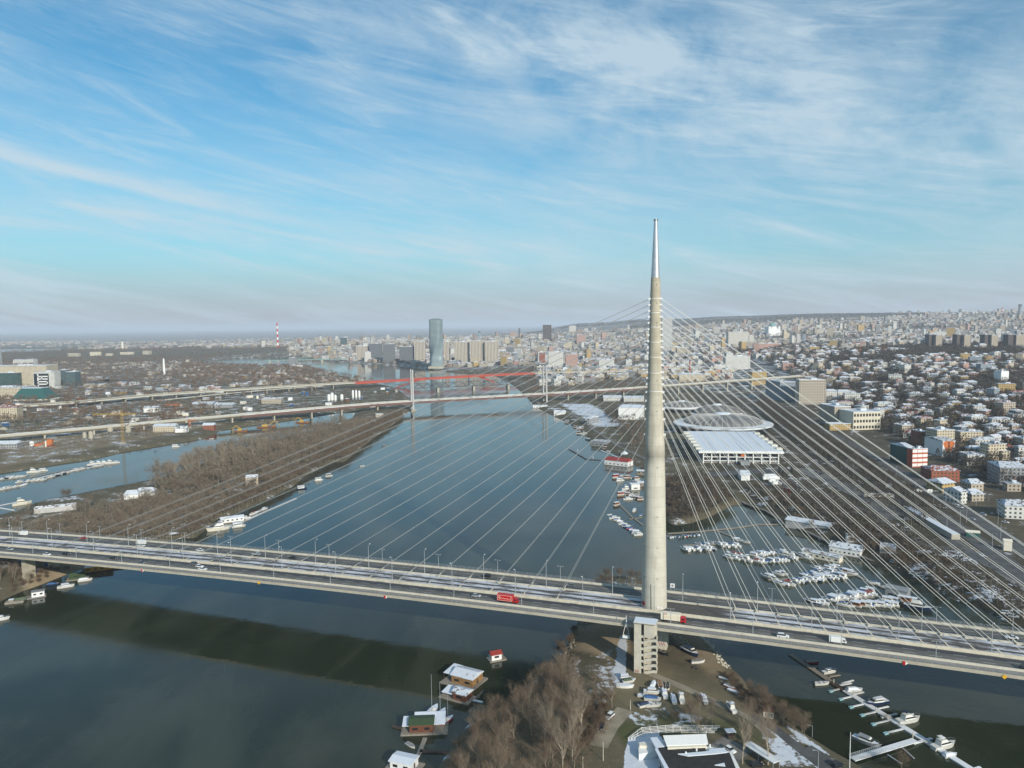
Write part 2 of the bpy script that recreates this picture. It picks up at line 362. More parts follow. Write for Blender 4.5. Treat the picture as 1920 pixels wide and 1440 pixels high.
def snowy_deck():
    t = NT('snowy_bridge_deck'); p = t.coord('Object'); g = t.noise(p, 0.09, 6, 0.7, mapscale=(0.3, 1, 1))
    col = t.mix(t.ramp(g, 0.30, 0.52), (0.26, 0.24, 0.21), (0.72, 0.73, 0.74)); return t.done(col, 0.85, 0, 0.2)
M['snow_deck'] = snowy_deck()
def roof_mat(name, base, lo=0.34, hi=0.42, scale=0.35, snow=(0.60, 0.63, 0.67)):
    """roof partly covered in snow"""
    t = NT(name); p = t.coord('World'); g = t.noise(p, scale, 5, 0.65)
    r = t.n('ShaderNodeObjectInfo').outputs['Random']
    sh = t.math('ADD', g, t.math('MULTIPLY', t.math('SUBTRACT', r, 0.5), 0.10))
    col = t.mix(t.ramp(sh, lo, hi), base, snow); return t.done(col, 0.8, 0, 0.2)
M['roof_snow'] = roof_mat('snow_roof', (0.13, 0.10, 0.09), 0.38, 0.46)
M['roof_red'] = roof_mat('tile_roof', (0.26, 0.075, 0.045), 0.46, 0.56)
M['roof_grey'] = roof_mat('grey_roof', (0.10, 0.10, 0.105), 0.44, 0.52)
def facade(name, wall, wu=3.2, wv=3.1, fu=0.45, fv=0.48, glass=(0.035, 0.045, 0.055), attr=False, snowroof=True, band=None):
    """walls with a regular pattern of windows, made from the wall's own tangent and height"""
    t = NT(name); tcn = t.n('ShaderNodeTexCoord'); p = tcn.outputs['Object']; nn = tcn.outputs['Normal']
    cr = t.n('ShaderNodeVectorMath', operation='CROSS_PRODUCT'); t.l(nn, cr.inputs[0]); cr.inputs[1].default_value = (0, 0, 1)
    nm = t.n('ShaderNodeVectorMath', operation='NORMALIZE'); t.l(cr.outputs[0], nm.inputs[0])
    dt = t.n('ShaderNodeVectorMath', operation='DOT_PRODUCT'); t.l(p, dt.inputs[0]); t.l(nm.outputs[0], dt.inputs[1]); u = dt.outputs['Value']
    s = t.n('ShaderNodeSeparateXYZ'); t.l(p, s.inputs[0]); z = s.outputs[2]
    sn = t.n('ShaderNodeSeparateXYZ'); t.l(nn, sn.inputs[0]); nz = sn.outputs[2]
    side = t.math('LESS_THAN', t.math('ABSOLUTE', nz), 0.5)
    a = t.math('LESS_THAN', t.math('ABSOLUTE', t.math('SUBTRACT', t.math('FRACT', t.math('ADD', t.math('DIVIDE', u, wu), 0.5)), 0.5)), fu / 2)
    b = t.math('LESS_THAN', t.math('ABSOLUTE', t.math('SUBTRACT', t.math('FRACT', t.math('DIVIDE', z, wv)), 0.55)), fv / 2)
    if band == 'h': a = t.math('ADD', t.math('MULTIPLY', a, 0.0), 1.0)
    if band == 'v': b = t.math('ADD', t.math('MULTIPLY', b, 0.0), 1.0)
    win = t.math('MULTIPLY', t.math('MULTIPLY', a, b), side)
    wn = t.n('ShaderNodeTexWhiteNoise'); fl = t.n('ShaderNodeCombineXYZ'); t.l(t.math('FLOOR', t.math('ADD', t.math('DIVIDE', u, wu), 0.5)), fl.inputs[0]); t.l(t.math('FLOOR', t.math('DIVIDE', z, wv)), fl.inputs[1]); t.l(fl.outputs[0], wn.inputs[0])
    gl = t.mix(t.math('MULTIPLY', wn.outputs['Value'], 0.5), glass, (0.16, 0.16, 0.15))
    if attr:
        at = t.n('ShaderNodeAttribute'); at.attribute_name = 'tint'; wc = at.outputs['Color']
    else:
        wc = t.mix(t.ramp(t.noise(p, 0.18, 5, 0.65), 0.3, 0.75), tuple(x * 0.86 for x in wall), wall)
    col = t.mix(win, wc, gl)
    top = t.math('GREATER_THAN', nz, 0.35)
    if snowroof:
        rf = t.ramp(t.noise(p, 0.09, 4, 0.6), 0.46, 0.54)
        if attr:
            a2 = t.n('ShaderNodeAttribute'); a2.attribute_name = 'roof'; rc = t.mix(rf, a2.outputs['Color'], (0.60, 0.63, 0.68))
        else: rc = t.mix(rf, (0.18, 0.16, 0.15), (0.60, 0.63, 0.68))
        col = t.mix(top, col, rc)
    rough = t.ramp(win, 0, 1, 0.85, 0.25, False)
    return t.done(col, rough, 0, 0.35)
FAC = {}
for k_, c_ in dict(white=(0.68, 0.66, 0.61), cream=(0.60, 0.51, 0.37), beige=(0.47, 0.40, 0.31), grey=(0.33, 0.33, 0.33), ochre=(0.52, 0.36, 0.15), pink=(0.53, 0.33, 0.27), brick=(0.33, 0.11, 0.06), bluegrey=(0.30, 0.34, 0.38)).items():
    FAC[k_] = facade('facade_' + k_, c_)
FAC['city'] = facade('facade_city', (0.5, 0.5, 0.5), 3.4, 3.1, 0.42, 0.45, attr=True)
# ------------------------------------------------------------------ river outline (pixels of the photograph, on the water plane) and terrain
def PW(pts): return np.array([P(x, y, 0.0) for x, y in pts])
RIVER = PW([(985,742),(1003,763),(1045,784),(1080,800),(1105,824),(1140,846),(1178,866),(1215,888),(1222,930),(1238,968),(1262,984),(1296,981),(1330,970),(1372,948),(1392,946),(1430,961),
 (1470,976),(1510,1000),(1560,1024),(1600,1042),(1640,1060),(1692,1080),(1740,1099),(1786,1124),(1827,1136),(1869,1156),(1900,1171),(1950,1192),(2010,1235),(2120,1310),(2250,1440),(2400,1720),
 (1800,1720),(1640,1452),(1600,1430),(1560,1408),(1500,1370),(1450,1335),(1412,1300),(1392,1272),(1368,1250),(1345,1225),(1318,1195),(1290,1170),(1262,1130),(1232,1095),(1180,1080),(1140,1084),
 (1108,1100),(1092,1130),(1084,1165),(1068,1200),(1054,1235),(1043,1252),(1010,1262),(985,1285),(955,1312),(915,1337),(875,1362),(845,1400),(822,1440),(790,1500),(700,1720),(-700,1720),(-500,1330),(-100,1195),
 (0,1128),(13,1121),(40,1109),(75,1097),(115,1081),(155,1065),(205,1048),(262,1030),(330,1010),(367,1008),(390,990),(405,975),(443,962),(500,937),(550,912),(573,892),(627,866),(645,866),(667,849),(700,822),
 (733,799),(763,776),(768,768),(775,752),(743,728),(700,717),(664,709),(620,700),(595,694),(567,688),(500,689),(440,687),(373,682),(372,678),(500,669),(600,677),(700,684),(750,686),(800,692),(853,699),(925,704),(952,716),(968,727)])
CANAL = PW([(-350,925),(0,888),(100,872),(180,860),(230,848),(290,838),(385,822),(420,806),(480,797),(560,786),(640,773),(668,772),(660,784),(610,803),(540,818),(470,838),(400,862),(330,888),(277,903),(219,914),(149,928),(70,943),(0,968),(-150,1010),(-400,1060)])
DANUBE = PW([(-260,666),(0,664),(110,659),(115,653),(0,655),(-260,657)])
def sdist(poly, x, y):
    """signed distance, positive inside"""
    n = len(x); best = np.full(n, 1e18); ins = np.zeros(n, bool)
    a = poly; b = np.roll(poly, -1, 0)
    for (ax, ay), (bx, by) in zip(a, b):
        ex, ey = bx - ax, by - ay; wx, wy = x - ax, y - ay
        t = np.clip((wx * ex + wy * ey) / (ex * ex + ey * ey + 1e-12), 0, 1)
        np.minimum(best, (wx - ex * t) ** 2 + (wy - ey * t) ** 2, out=best)
        c = ((ay <= y) & (by > y)) | ((by <= y) & (ay > y))
        ins ^= c & (x < ax + (y - ay) / (by - ay + 1e-12) * ex)
    d = np.sqrt(best); return np.where(ins, d, -d)
def sdwater(x, y): return np.maximum(np.maximum(sdist(RIVER, x, y), sdist(CANAL, x, y)), sdist(DANUBE, x, y))
AZ = np.array([-1.0, -0.5, -0.36, -0.22, -0.08, 0.02, 0.10, 0.20, 0.30, 0.42, 0.70, 1.0])
DD = np.array([0, 700, 1100, 1500, 2000, 2600, 3400, 4200, 5500, 7000, 8500, 10500, 14000, 60000], float)
HT = np.array([
 [5,5,5,5,5,5,5,5,5,4,4,4,4,4],
 [5,5,5,5,5,5,5,26,5,4,4,4,4,4],
 [5,5,5,5,5,5,6,30,18,4,4,4,4,4],
 [5,5,5,5,5,5,8,34,40,20,6,4,4,4],
 [5,5,5,5,5,6,14,36,44,30,12,6,4,4],
 [5,5,5,5,6,8,20,40,58,56,46,30,8,4],
 [5,5,5,5,7,14,30,52,76,92,120,150,120,60],
 [5,5,5,6,10,24,40,66,92,120,168,205,190,80],
 [5,5,5,8,20,36,56,80,112,165,205,222,200,90],
 [5,5,6,24,42,56,70,96,140,196,226,235,200,90],
 [5,8,26,44,56,66,84,112,160,208,228,235,200,90],
 [5,10,30,46,58,70,90,116,166,210,228,235,200,90]], float)
def _h0(x, y):
    az = np.clip(x / np.maximum(y, 1.0), AZ[0], AZ[-1]); d = np.clip(y, 0, DD[-1])
    i = np.clip(np.searchsorted(AZ, az) - 1, 0, len(AZ) - 2); j = np.clip(np.searchsorted(DD, d) - 1, 0, len(DD) - 2)
    u = (az - AZ[i]) / (AZ[i + 1] - AZ[i]); v = (d - DD[j]) / (DD[j + 1] - DD[j]); u = u * u * (3 - 2 * u); v = v * v * (3 - 2 * v)
    h = HT[i, j] * (1 - u) * (1 - v) + HT[i + 1, j] * u * (1 - v) + HT[i, j + 1] * (1 - u) * v + HT[i + 1, j + 1] * u * v
    # nothing rises before the foot of the hill on the right, which runs along the motorway
    foot = 345 + (y - 458) * 0.20; f = np.clip((x - foot - 40) / 150.0, 0, 1); f = f * f * (3 - 2 * f)
    return np.where(y < 1900, 5 + (h - 5) * np.maximum(f, np.clip((y - 1300) / 600, 0, 1)), h)
def hgt(x, y, sd=None):
    x = np.atleast_1d(np.asarray(x, float)); y = np.atleast_1d(np.asarray(y, float))
    s = -sdwater(x, y) if sd is None else sd
    h = _h0(x, y); bank = 7.0 + np.clip(y - 400, 0, 2000) * 0.004
    return np.where(s > 0, h * (1 - np.exp(-s / bank)), np.maximum(-6, s * 0.5))
def H1(x, y): return float(hgt(x, y)[0])
def G(px, py, dz=0.0):
    """the point of the ground seen at a pixel"""
    rx, ry, rz = ray(px, py); d = np.exp(np.linspace(math.log(80), math.log(30000), 700)); x = rx / ry * d; z = CAMZ + rz / ry * d
    h = np.maximum(hgt(x, d), 0.0) + dz; k = np.argmax(z < h)
    if not (z < h).any(): return x[-1], d[-1], h[-1]
    a, b = d[max(k - 1, 0)], d[k]; m = np.linspace(a, b, 60); hh = np.maximum(hgt(rx / ry * m, m), 0.0)
    k = np.argmax(CAMZ + rz / ry * m < hh + dz)
    return rx / ry * m[k], m[k], float(hh[k])
NU, GR = 900, 1.0088
us = np.linspace(-1.02, 1.02, NU); ds = [85.0]
while ds[-1] < 60000: ds.append(ds[-1] * GR)
ds = np.array(ds); uu, dd = np.meshgrid(us, ds); gx = (uu * dd).ravel(); gy = dd.ravel()
gs = -sdwater(gx, gy); gz = hgt(gx, gy, gs)
def polymask(pts, soft, world=False):
    p = np.array(pts, float) if world else np.array([P(a, b, 5.0) for a, b in pts])
    return np.clip(sdist(p, gx, gy) / soft + 0.5, 0, 1)
snow = np.full(len(gx), 0.36); sand = np.zeros(len(gx)); grass = np.full(len(gx), 0.25)
near = gy < 420
# the island tip, the yards, the parks: what covers the ground where
def zone(arr, pts, val, soft=3.0, world=False):
    m = polymask(pts, soft, world); arr[:] = arr * (1 - m) + val * m
zone(snow, [(1040,1150),(1330,1150),(1500,1330),(1700,1460),(1000,1460),(800,1440),(1000,1260)], 0.16, 4)
zone(snow, [(1062,1222),(1150,1215),(1165,1260),(1150,1330),(1075,1330),(1060,1270)], 0.47, 8)      # snow under the thin wood
zone(snow, [(1160,1190),(1180,1185),(1172,1262),(1150,1290)], 0.72, 2)
zone(snow, [(1165,1330),(1240,1322),(1330,1345),(1260,1368),(1190,1372)], 0.50, 4)
zone(snow, [(1175,1385),(1235,1372),(1235,1440),(1170,1440)], 1.0, 2)
zone(snow, [(1425,1345),(1480,1375),(1550,1440),(1460,1440),(1430,1390)], 0.66, 5)
zone(snow, [(1460,1345),(1480,1345),(1570,1412),(1610,1440),(1560,1440)], 0.55, 3)
zone(sand, [(1085,1165),(1180,1165),(1180,1220),(1150,1236),(1070,1208)], 1.0, 3)
zone(sand, [(1245,1178),(1300,1172),(1352,1232),(1365,1258),(1330,1262),(1280,1215)], 0.55, 4)
zone(sand, [(1190,1255),(1240,1240),(1420,1345),(1330,1345),(1180,1340),(1130,1300)], 0.26, 8)
zone(grass, [(1190,1255),(1240,1225),(1420,1345),(1330,1345),(1180,1340),(1130,1300)], 0.55, 8)
zone(sand, [(30,1065),(250,1020),(200,1060),(60,1112)], 0.85, 5)
zone(grass, [(1150,1360),(1260,1335),(1400,1352),(1480,1400),(1330,1375),(1170,1400)], 1.0, 2)
zone(snow, [(1150,1372),(1185,1358),(1180,1380),(1165,1420)], 0.05, 2)
zone(grass, [(1480,1372),(1500,1372),(1600,1440),(1570,1440)], 1.0, 1)
zone(grass, [(1480,930),(1560,905),(1760,1000),(1740,1020),(1640,990)], 0.6, 6); zone(snow, [(1480,930),(1560,905),(1760,1000),(1740,1020),(1640,990)], 0.36, 6)
zone(snow, [(1640,1010),(1800,1030),(1960,1120),(1960,1200),(1800,1130),(1700,1070)], 0.44, 12)
zone(snow, [(1050,757),(1110,757),(1170,800),(1120,800)], 0.6, 10)
zone(snow, [(380,700),(980,640),(1500,640),(1960,640),(1960,760),(1500,760),(1000,690),(640,700)], 0.45, 40)
zone(sand, [(0,835),(130,815),(400,775),(420,795),(230,832),(0,875)], 0.45, 15); zone(snow, [(0,835),(400,775),(420,795),(230,832),(0,875)], 0.40, 15)
zone(grass, [(0,770),(330,760),(640,735),(640,752),(330,790),(0,812)], 0.45, 20); zone(snow, [(0,770),(330,760),(640,735),(640,752),(330,790),(0,812)], 0.34, 20)
zone(snow, [(0,905),(300,905),(520,880),(640,800),(700,815),(560,905),(330,1005),(0,1010)], 0.38, 10)
far = np.clip((gy - 5200) / 3000, 0, 1); snow[:] = snow * (1 - far) + 0.46 * far
soil = np.zeros(len(gx)); zone(soil, [(1300,735),(1500,755),(1640,850),(1960,1040),(1960,1190),(1740,1090),(1560,1010),(1390,925),(1330,880)], 1.0, 12)
zone(soil, [(360,520),(1500,650),(2600,2500),(560,2500),(470,1250)], 0.75, 60, True)
zone(snow, [(0,690),(640,660),(640,750),(330,800),(0,835)], 0.42, 25)
cols = np.stack([snow, sand, grass, soil], 1)
nr = len(ds); idx = np.arange(nr * NU).reshape(nr, NU)
q = np.stack([idx[:-1, :-1], idx[:-1, 1:], idx[1:, 1:], idx[1:, :-1]], -1).reshape(-1, 4)
def ground_mat():
    t = NT('winter_ground'); p = t.coord('World')
    at = t.n('ShaderNodeAttribute'); at.attribute_name = 'cover'; s = t.n('ShaderNodeSeparateColor'); t.l(at.outputs['Color'], s.inputs[0])
    n1 = t.noise(p, 0.05, 9, 0.68); n2 = t.noise(p, 0.35, 7, 0.72); n3 = t.noise(p, 0.006, 6, 0.6)
    col = t.mix(t.ramp(n1, 0.3, 0.7), (0.100, 0.082, 0.056), (0.185, 0.150, 0.104))
    col = t.mix(t.ramp(n2, 0.45, 0.75, 0, 0.6), col, (0.070, 0.060, 0.045))
    col = t.mix(t.ramp(t.noise(p, 1.3, 5, 0.7), 0.5, 0.72, 0, 0.45), col, (0.25, 0.225, 0.175))
    col = t.mix(t.math('MULTIPLY', s.outputs[2], t.ramp(n3, 0.2, 0.6)), col, t.mix(n2, (0.060, 0.070, 0.026), (0.120, 0.118, 0.055)))
    col = t.mix(t.math('MULTIPLY', s.outputs[1], t.ramp(n1, 0.25, 0.5, 0.7, 1)), col, t.mix(n2, (0.27, 0.205, 0.13), (0.42, 0.33, 0.22)))
    col = t.mix(t.math('MULTIPLY', at.outputs['Alpha'], 0.55), col, (0.045, 0.037, 0.029))
    m = t.math('ADD', t.math('MULTIPLY', n1, 0.55), t.math('MULTIPLY', n2, 0.45))
    thr = t.math('SUBTRACT', 0.78, t.math('MULTIPLY', s.outputs[0], 0.56))
    sn = t.ramp(m, t.math('SUBTRACT', thr, 0.025), t.math('ADD', thr, 0.03))
    col = t.mix(sn, col, (0.62, 0.65, 0.70))
    t.bump(n2, 0.6, 0.5)
    return t.done(col, 0.95, 0, 0.1)
gm = npmesh('ground', np.stack([gx, gy, gz], 1), q, [ground_mat()], {'cover': cols}, quads=True, smooth=True)
struct(link('ground', gm))
del uu, dd, q, idx
# ------------------------------------------------------------------ water
def water_mat():
    t = NT('river_water'); p = t.coord('World')
    a = t.noise(p, 0.55, 3, 0.55, mapscale=(1.0, 0.55, 1)); b = t.noise(p, 0.03, 4, 0.6); c = t.noise(p, 0.012, 5, 0.6, 1.2, mapscale=(1, 0.4, 1))
    h = t.math('ADD', t.math('MULTIPLY', a, t.ramp(b, 0.35, 0.62, 0.15, 1.0)), t.math('MULTIPLY', t.noise(p, 0.12, 2), 0.8))
    t.bump(h, 0.075, 0.5)
    col = t.mix(t.ramp(c, 0.40, 0.62), (0.021, 0.028, 0.015), (0.046, 0.053, 0.033))
    t.b.inputs['IOR'].default_value = 1.333
    return t.done(col, t.ramp(t.noise(p, 0.008, 5, 0.6, 0.8, mapscale=(1, .45, 1)), 0.35, 0.65, 0.02, 0.16), 0, 0.5)
wb = MB(); wb.quad((-9000, 40, 0), (9000, 40, 0), (9000, 9000, 0), (-9000, 9000, 0))
struct(obj('water', wb, water_mat()))
# ------------------------------------------------------------------ roads and paths: ribbons laid on the ground
def ribbon(name, pts, width, mat, dz=0.06, z=None, world=False, step=6.0, kind='structure'):
    w = [Vector((*(p if world else G(*p)[:2]), 0)) for p in pts]
    dense = []
    for a, b in zip(w[:-1], w[1:]):
        n = max(1, int((b - a).length / step)); dense += [a.lerp(b, i / n) for i in range(n)]
    dense.append(w[-1]); mb = MB(); vs = []
    hz = hgt([p.x for p in dense], [p.y for p in dense]) if z is None else [z] * len(dense)
    for i, p in enumerate(dense):
        a, b = dense[max(0, i - 1)], dense[min(len(dense) - 1, i + 1)]; d = (b - a).normalized(); nx, ny = -d.y, d.x
        for sgn in (-1, 1): vs.append((p.x + nx * sgn * width / 2, p.y + ny * sgn * width / 2, float(hz[i]) + dz))
    mb.add(vs, [(2 * i, 2 * i + 1, 2 * i + 3, 2 * i + 2) for i in range(len(dense) - 1)])
    o = obj(name, mb, mat)
    if kind: o['kind'] = kind
    return o, dense
# ------------------------------------------------------------------ the cable-stayed road bridge
BX, BY, BA = 63.5, 324.8, -0.3237
BT, BN = (math.cos(BA), math.sin(BA)), (-math.sin(BA), math.cos(BA))
def dz_(s): return 23.5 - 0.00845 * s - 4.7e-5 * s * s
def BW(s, l, z=0.0): return (BX + BT[0] * s + BN[0] * l, BY + BT[1] * s + BN[1] * l, dz_(s) + z)
def s_at(px, py, l):
    """station along the bridge of what a pixel shows at lateral offset l"""
    rx, ry, rz = ray(px, py); t = (BN[0] * BX + BN[1] * BY + l) / (BN[0] * rx + BN[1] * ry)
    return (rx * t - BX) * BT[0] + (ry * t - BY) * BT[1]
bridge = thing('cable_stayed_bridge', 'long pale concrete cable-stayed road bridge with one needle-shaped pylon', 'bridge', (BX, BY, 0), BA)
SS = np.arange(-660, 361, 12.0)
def sweep(name, prof, mat, s0=-660, s1=360, parent=bridge, ss=None, kindless=True):
    mb = MB(); st = [s for s in (SS if ss is None else ss) if s0 <= s <= s1]
    mb.loft([[(s, l, dz_(s) + z) for l, z in prof] for s in st]); return obj(name, mb, mat, parent)
girder = sweep('box_girder', [(-23.3, -1.15), (-23.3, 0.12), (23.3, 0.12), (23.3, -1.15), (8.0, -4.8), (-8.0, -4.8)], M['concrete'])
def sheet(name, l0, l1, z, mat, s0=-660, s1=360):
    mb = MB(); st = [s for s in SS if s0 <= s <= s1]; vs = [(s, l, dz_(s) + z) for s in st for l in (l0, l1)]
    mb.add(vs, [(2 * i, 2 * i + 2, 2 * i + 3, 2 * i + 1) for i in range(len(st) - 1)]); return obj(name, mb, mat, bridge)
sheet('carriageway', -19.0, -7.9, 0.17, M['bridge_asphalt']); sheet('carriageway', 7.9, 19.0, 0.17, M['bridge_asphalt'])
sheet('footway', -23.0, -19.6, 0.18, M['walkway']); sheet('footway', 19.6, 23.0, 0.18, M['walkway'])
sheet('track_bed', -6.9, 6.9, 0.42, M['track'])
for l in (-19.35, 19.35): sweep('parapet', [(l - 0.32, 0.13), (l - 0.17, 1.1), (l + 0.17, 1.1), (l + 0.32, 0.13)], M['barrier'])
sweep('median_barrier', [(-8.1, 0.13), (-7.4, 1.3), (-7.0, 1.3), (-6.9, 0.13)], M['median']); sweep('median_barrier', [(6.9, 0.13), (6.9, 1.15), (7.6, 1.15), (8.0, 0.13)], M['barrier'])
for l in (-23.1, 23.1):
    mb = MB()
    for s in np.arange(-640, 340, 2.5): mb.box((s, l, dz_(s) + 0.12), (0.07, 0.07, 1.15))
    for zz_ in (0.55, 0.85, 1.22):
        for a, b in zip(SS[:-1], SS[1:]): mb.tube((a, l, dz_(a) + zz_), (b, l, dz_(b) + zz_), 0.035, n=4, cap=False)
    obj('railing', mb, M['steel'], bridge)
for l in (-3.22, -1.78, 1.78, 3.22): sweep('rail', [(l - 0.05, 0.43), (l - 0.05, 0.58), (l + 0.05, 0.58), (l + 0.05, 0.43)], M['dark_steel'])
# pylon
PYL = [(21, 5.72), (30, 5.58), (50, 5.22), (80, 4.72), (93.2, 4.38), (93.3, 4.54), (104, 4.08), (128, 3.16), (147, 2.72), (162.7, 2.34), (171.9, 1.97)]
def pyl_r(z): return float(np.interp(z, [a for a, b in PYL], [b for a, b in PYL]))
mb = MB()
prof = []
for (z0, r0), (z1, r1) in zip(PYL[:-1], PYL[1:]):
    for k in range(max(1, int((z1 - z0) / 4))): prof.append((z0 + (z1 - z0) * k / max(1, int((z1 - z0) / 4)), r0 + (r1 - r0) * k / max(1, int((z1 - z0) / 4))))
prof.append(PYL[-1]); mb.lathe(prof, 48, cap=False)
pyl = obj('pylon', mb, M['pylon'], bridge, smooth=True)
mb = MB(); mb.lathe([(171.9, 1.93), (184, 1.35), (196.6, 0.76), (197.2, 0.76)], 32, cap=False); obj('spire', mb, M['spire'], pyl, smooth=True)
mb = MB(); mb.lathe([(196.6, 1.05), (196.75, 1.05)], 20)
for i in range(8): mb.tube((math.cos(i * PI / 4), math.sin(i * PI / 4), 196.7), (math.cos(i * PI / 4), math.sin(i * PI / 4), 197.4), 0.05, n=4)
obj('top_platform', mb, M['dark_steel'], pyl)
for z in (162.7, 156.5, 150.2, 143.6, 137.0, 130, 122.0):
    mb = MB(); mb.lathe([(z, pyl_r(z) + 0.02), (z, pyl_r(z) + 0.05), (z + 0.22, pyl_r(z) + 0.05), (z + 0.22, pyl_r(z) + 0.02)], 40, cap=False); obj('steel_ring', mb, M['white'], pyl)
for z, k in ((160.5, 2), (168.5, 2), (151.8, 2), (150.4, 2), (126.5, 2), (113, 2), (88, 2), (66, 2), (52, 2), (38, 2)):
    for th in (-2.35, -1.2):
        r = pyl_r(z); mb = MB(); mb.box((math.cos(th) * (r - 0.05), math.sin(th) * (r - 0.05), z), (0.3, 0.3, 0.55), th); obj('wall_niche', mb, M['dark_steel'], pyl)
mb = MB()                     # scrawled paint round the foot of the pylon
def scrawl(mb, cx, cz, w, h, r, seed, th0):
    rr = random.Random(seed); pts = []
    for i in range(14):
        th = th0 + (cx + w * (i / 13 - 0.5) + rr.uniform(-.1, .1) * w) / r; pts.append((math.cos(th) * (r + 0.03), math.sin(th) * (r + 0.03), cz + rr.uniform(-.5, .5) * h))
    mb.path(pts, 0.10, 5)
scrawl(mb, 0, 25.2, 2.6, 1.6, 5.72, 3, -1.02); scrawl(mb, 0, 25.2, 2.4, 1.1, 5.72, 5, -1.0); obj('graffiti', mb, M['white'], pyl)
mb = MB(); scrawl(mb, 0, 26.2, 2.2, 1.8, 5.72, 8, -2.45); scrawl(mb, 0, 26.0, 2.2, 1.8, 5.72, 9, -2.4); scrawl(mb, 0, 25.6, 2.0, 1.4, 5.72, 10, -2.42); obj('graffiti', mb, M['boat_red'], pyl)
# stays: twenty pairs each side
ZR = [162.7 - 2.62 * i for i in range(5)] + [149.4, 146.9, 144.2, 141.5, 139.0, 136.4, 133.6, 130.5, 127.9, 125.1, 121.6, 117.7, 114.1, 109.5, 102.6]
def stay(s0, l, ztop, sg):
    r = pyl_r(ztop); top = Vector((sg * (r + 0.25) * 0.93, l * 0.17, ztop)); bot = Vector((s0, l, dz_(s0) + 0.9)); mb = MB()
    n = 6; L_ = (top - bot).length; pts = []
    for i in range(n + 1):
        t = i / n; p = bot.lerp(top, t); p.z -= 4 * t * (1 - t) * L_ * 0.0022 * L_ / 100; pts.append(p)
    mb.path([tuple(p) for p in pts], 0.10 if sg > 0 else 0.075, 6); c = obj('stay_cable', mb, M['cable_sunlit' if sg > 0 else 'cable'], bridge)
    d = (pts[1] - pts[0]).normalized(); mb = MB(); mb.tube(tuple(bot - d * 1.2), tuple(bot + d * 2.6), 0.26, 0.20, 8); mb.box((bot.x, bot.y, dz_(s0) + 0.35), (1.5, 0.8, 0.75)); obj('anchor', mb, M['barrier'], c)
    mb = MB(); mb.box((sg * (r + 0.05), l * 0.17, ztop - 0.45), (1.0, 0.75, 0.8)); obj('socket', mb, M['white'], c)
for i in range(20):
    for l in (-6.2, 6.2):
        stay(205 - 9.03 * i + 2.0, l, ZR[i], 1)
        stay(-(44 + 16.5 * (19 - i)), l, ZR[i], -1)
mb = MB(); mb.loft([[(.4 + a * 5.6, 2.0 + b * 4.4, z) for a, b in ((-1, -1), (1, -1), (1, 1), (-1, 1))] for z in (3.5, 19.6)]); pr_ = obj('lower_shaft', mb, M['pylon'], pyl)
for k_, m_ in ((0, 'boat_red'), (1, 'white')): mb = MB(); mb.path([(1.0 + .35 * i, -2.5 - .05 * k_, 7.6 + .8 * math.sin(i * 2.1 + k_ * 2)) for i in range(13)], .12, 5); obj('graffiti', mb, M[m_], bridge)
# piers on the left bank
for s in (-372, -418):
    mb = MB()
    for l in (-11, 6): mb.loft([[(s + a * 1.5, l + b * 3.2, z) for a, b in ((-1, -1), (1, -1), (1, 1), (-1, 1))] for z in (2.0, dz_(s) - 3.6)])
    for l in (-11, 6): pass
    obj('pier', mb, M['concrete'], bridge)
for s in (-480, -540, -600, 330):
    mb = MB(); mb.loft([[(s + a * 1.5, b * 6, z) for a, b in ((-1, -1), (1, -1), (1, 1), (-1, 1))] for z in (2.0, dz_(s) - 4.4)]); obj('pier', mb, M['concrete'], bridge)
# navigation marks hung on the girder: a yellow diamond, red and white arrow boards
def nav_mark(px, py, kind):
    s = s_at(px, py, -23.6); z = dz_(s) - 0.9; mb = MB(); q = 0.9
    fr = lambda pts: mb.add([(s + a, -23.62, z + b) for a, b in pts] + [(s + a, -23.52, z + b) for a, b in pts], [tuple(range(len(pts))), tuple(range(2 * len(pts) - 1, len(pts) - 1, -1))] + [(i, (i + 1) % len(pts), len(pts) + (i + 1) % len(pts), len(pts) + i) for i in range(len(pts))])
    if kind == 'y': fr([(-q, 0), (0, -q), (q, 0), (0, q)]); obj('diamond_mark', mb, M['gold'], bridge)
    else:
        fr([(-q, -q * .8), (0, -q * .8), (0, q * .8), (-q, q * .8)]); obj('direction_board', mb, M['truck_red'], bridge)
        mb = MB(); fr([(0.02, -q * .8), (q, 0), (0.02, q * .8)]); obj('direction_board', mb, M['white'], bridge)
nav_mark(1884, 1261, 'y'); nav_mark(485, 1086, 'y'); nav_mark(1698, 1236, 'r'); nav_mark(723, 1112, 'r'); nav_mark(267, 1066, 'r')
# ------------------------------------------------------------------ lamps on the bridge
def make_tee():
    r = thing('street_lamp', '', 'street lamp'); mb = MB(); mb.tube((0, 0, 0), (0, 0, 6.6), 0.14, 0.09, 8); obj('pole', mb, M['steel'], r)
    mb = MB(); mb.tube((-1.3, 0, 6.6), (1.3, 0, 6.6), 0.06, n=6); obj('arm', mb, M['steel'], r)
    for x in (-1.25, 1.25): mb = MB(); mb.box((x, 0, 6.42), (0.75, 0.32, 0.16)); mb.box((x, 0, 6.36), (0.5, 0.22, 0.06)); obj('lamp_head', mb, M['steel'], r)
    return r
def make_mast(h):
    r = thing('lamp_mast', '', 'lamp mast'); mb = MB(); mb.tube((0, 0, 0), (0, 0, h), 0.17, 0.09, 8); obj('pole', mb, M['steel'], r)
    mb = MB(); mb.tube((0, 0, h - 0.1), (0, 1.5, h + 0.35), 0.05, n=6); obj('arm', mb, M['steel'], r)
    mb = MB(); mb.box((0, 1.7, h + 0.28), (0.35, 0.9, 0.16)); obj('lamp_head', mb, M['lamp_glass'], r); return r
tee0, mast0 = make_tee(), make_mast(12.0)
used = set()
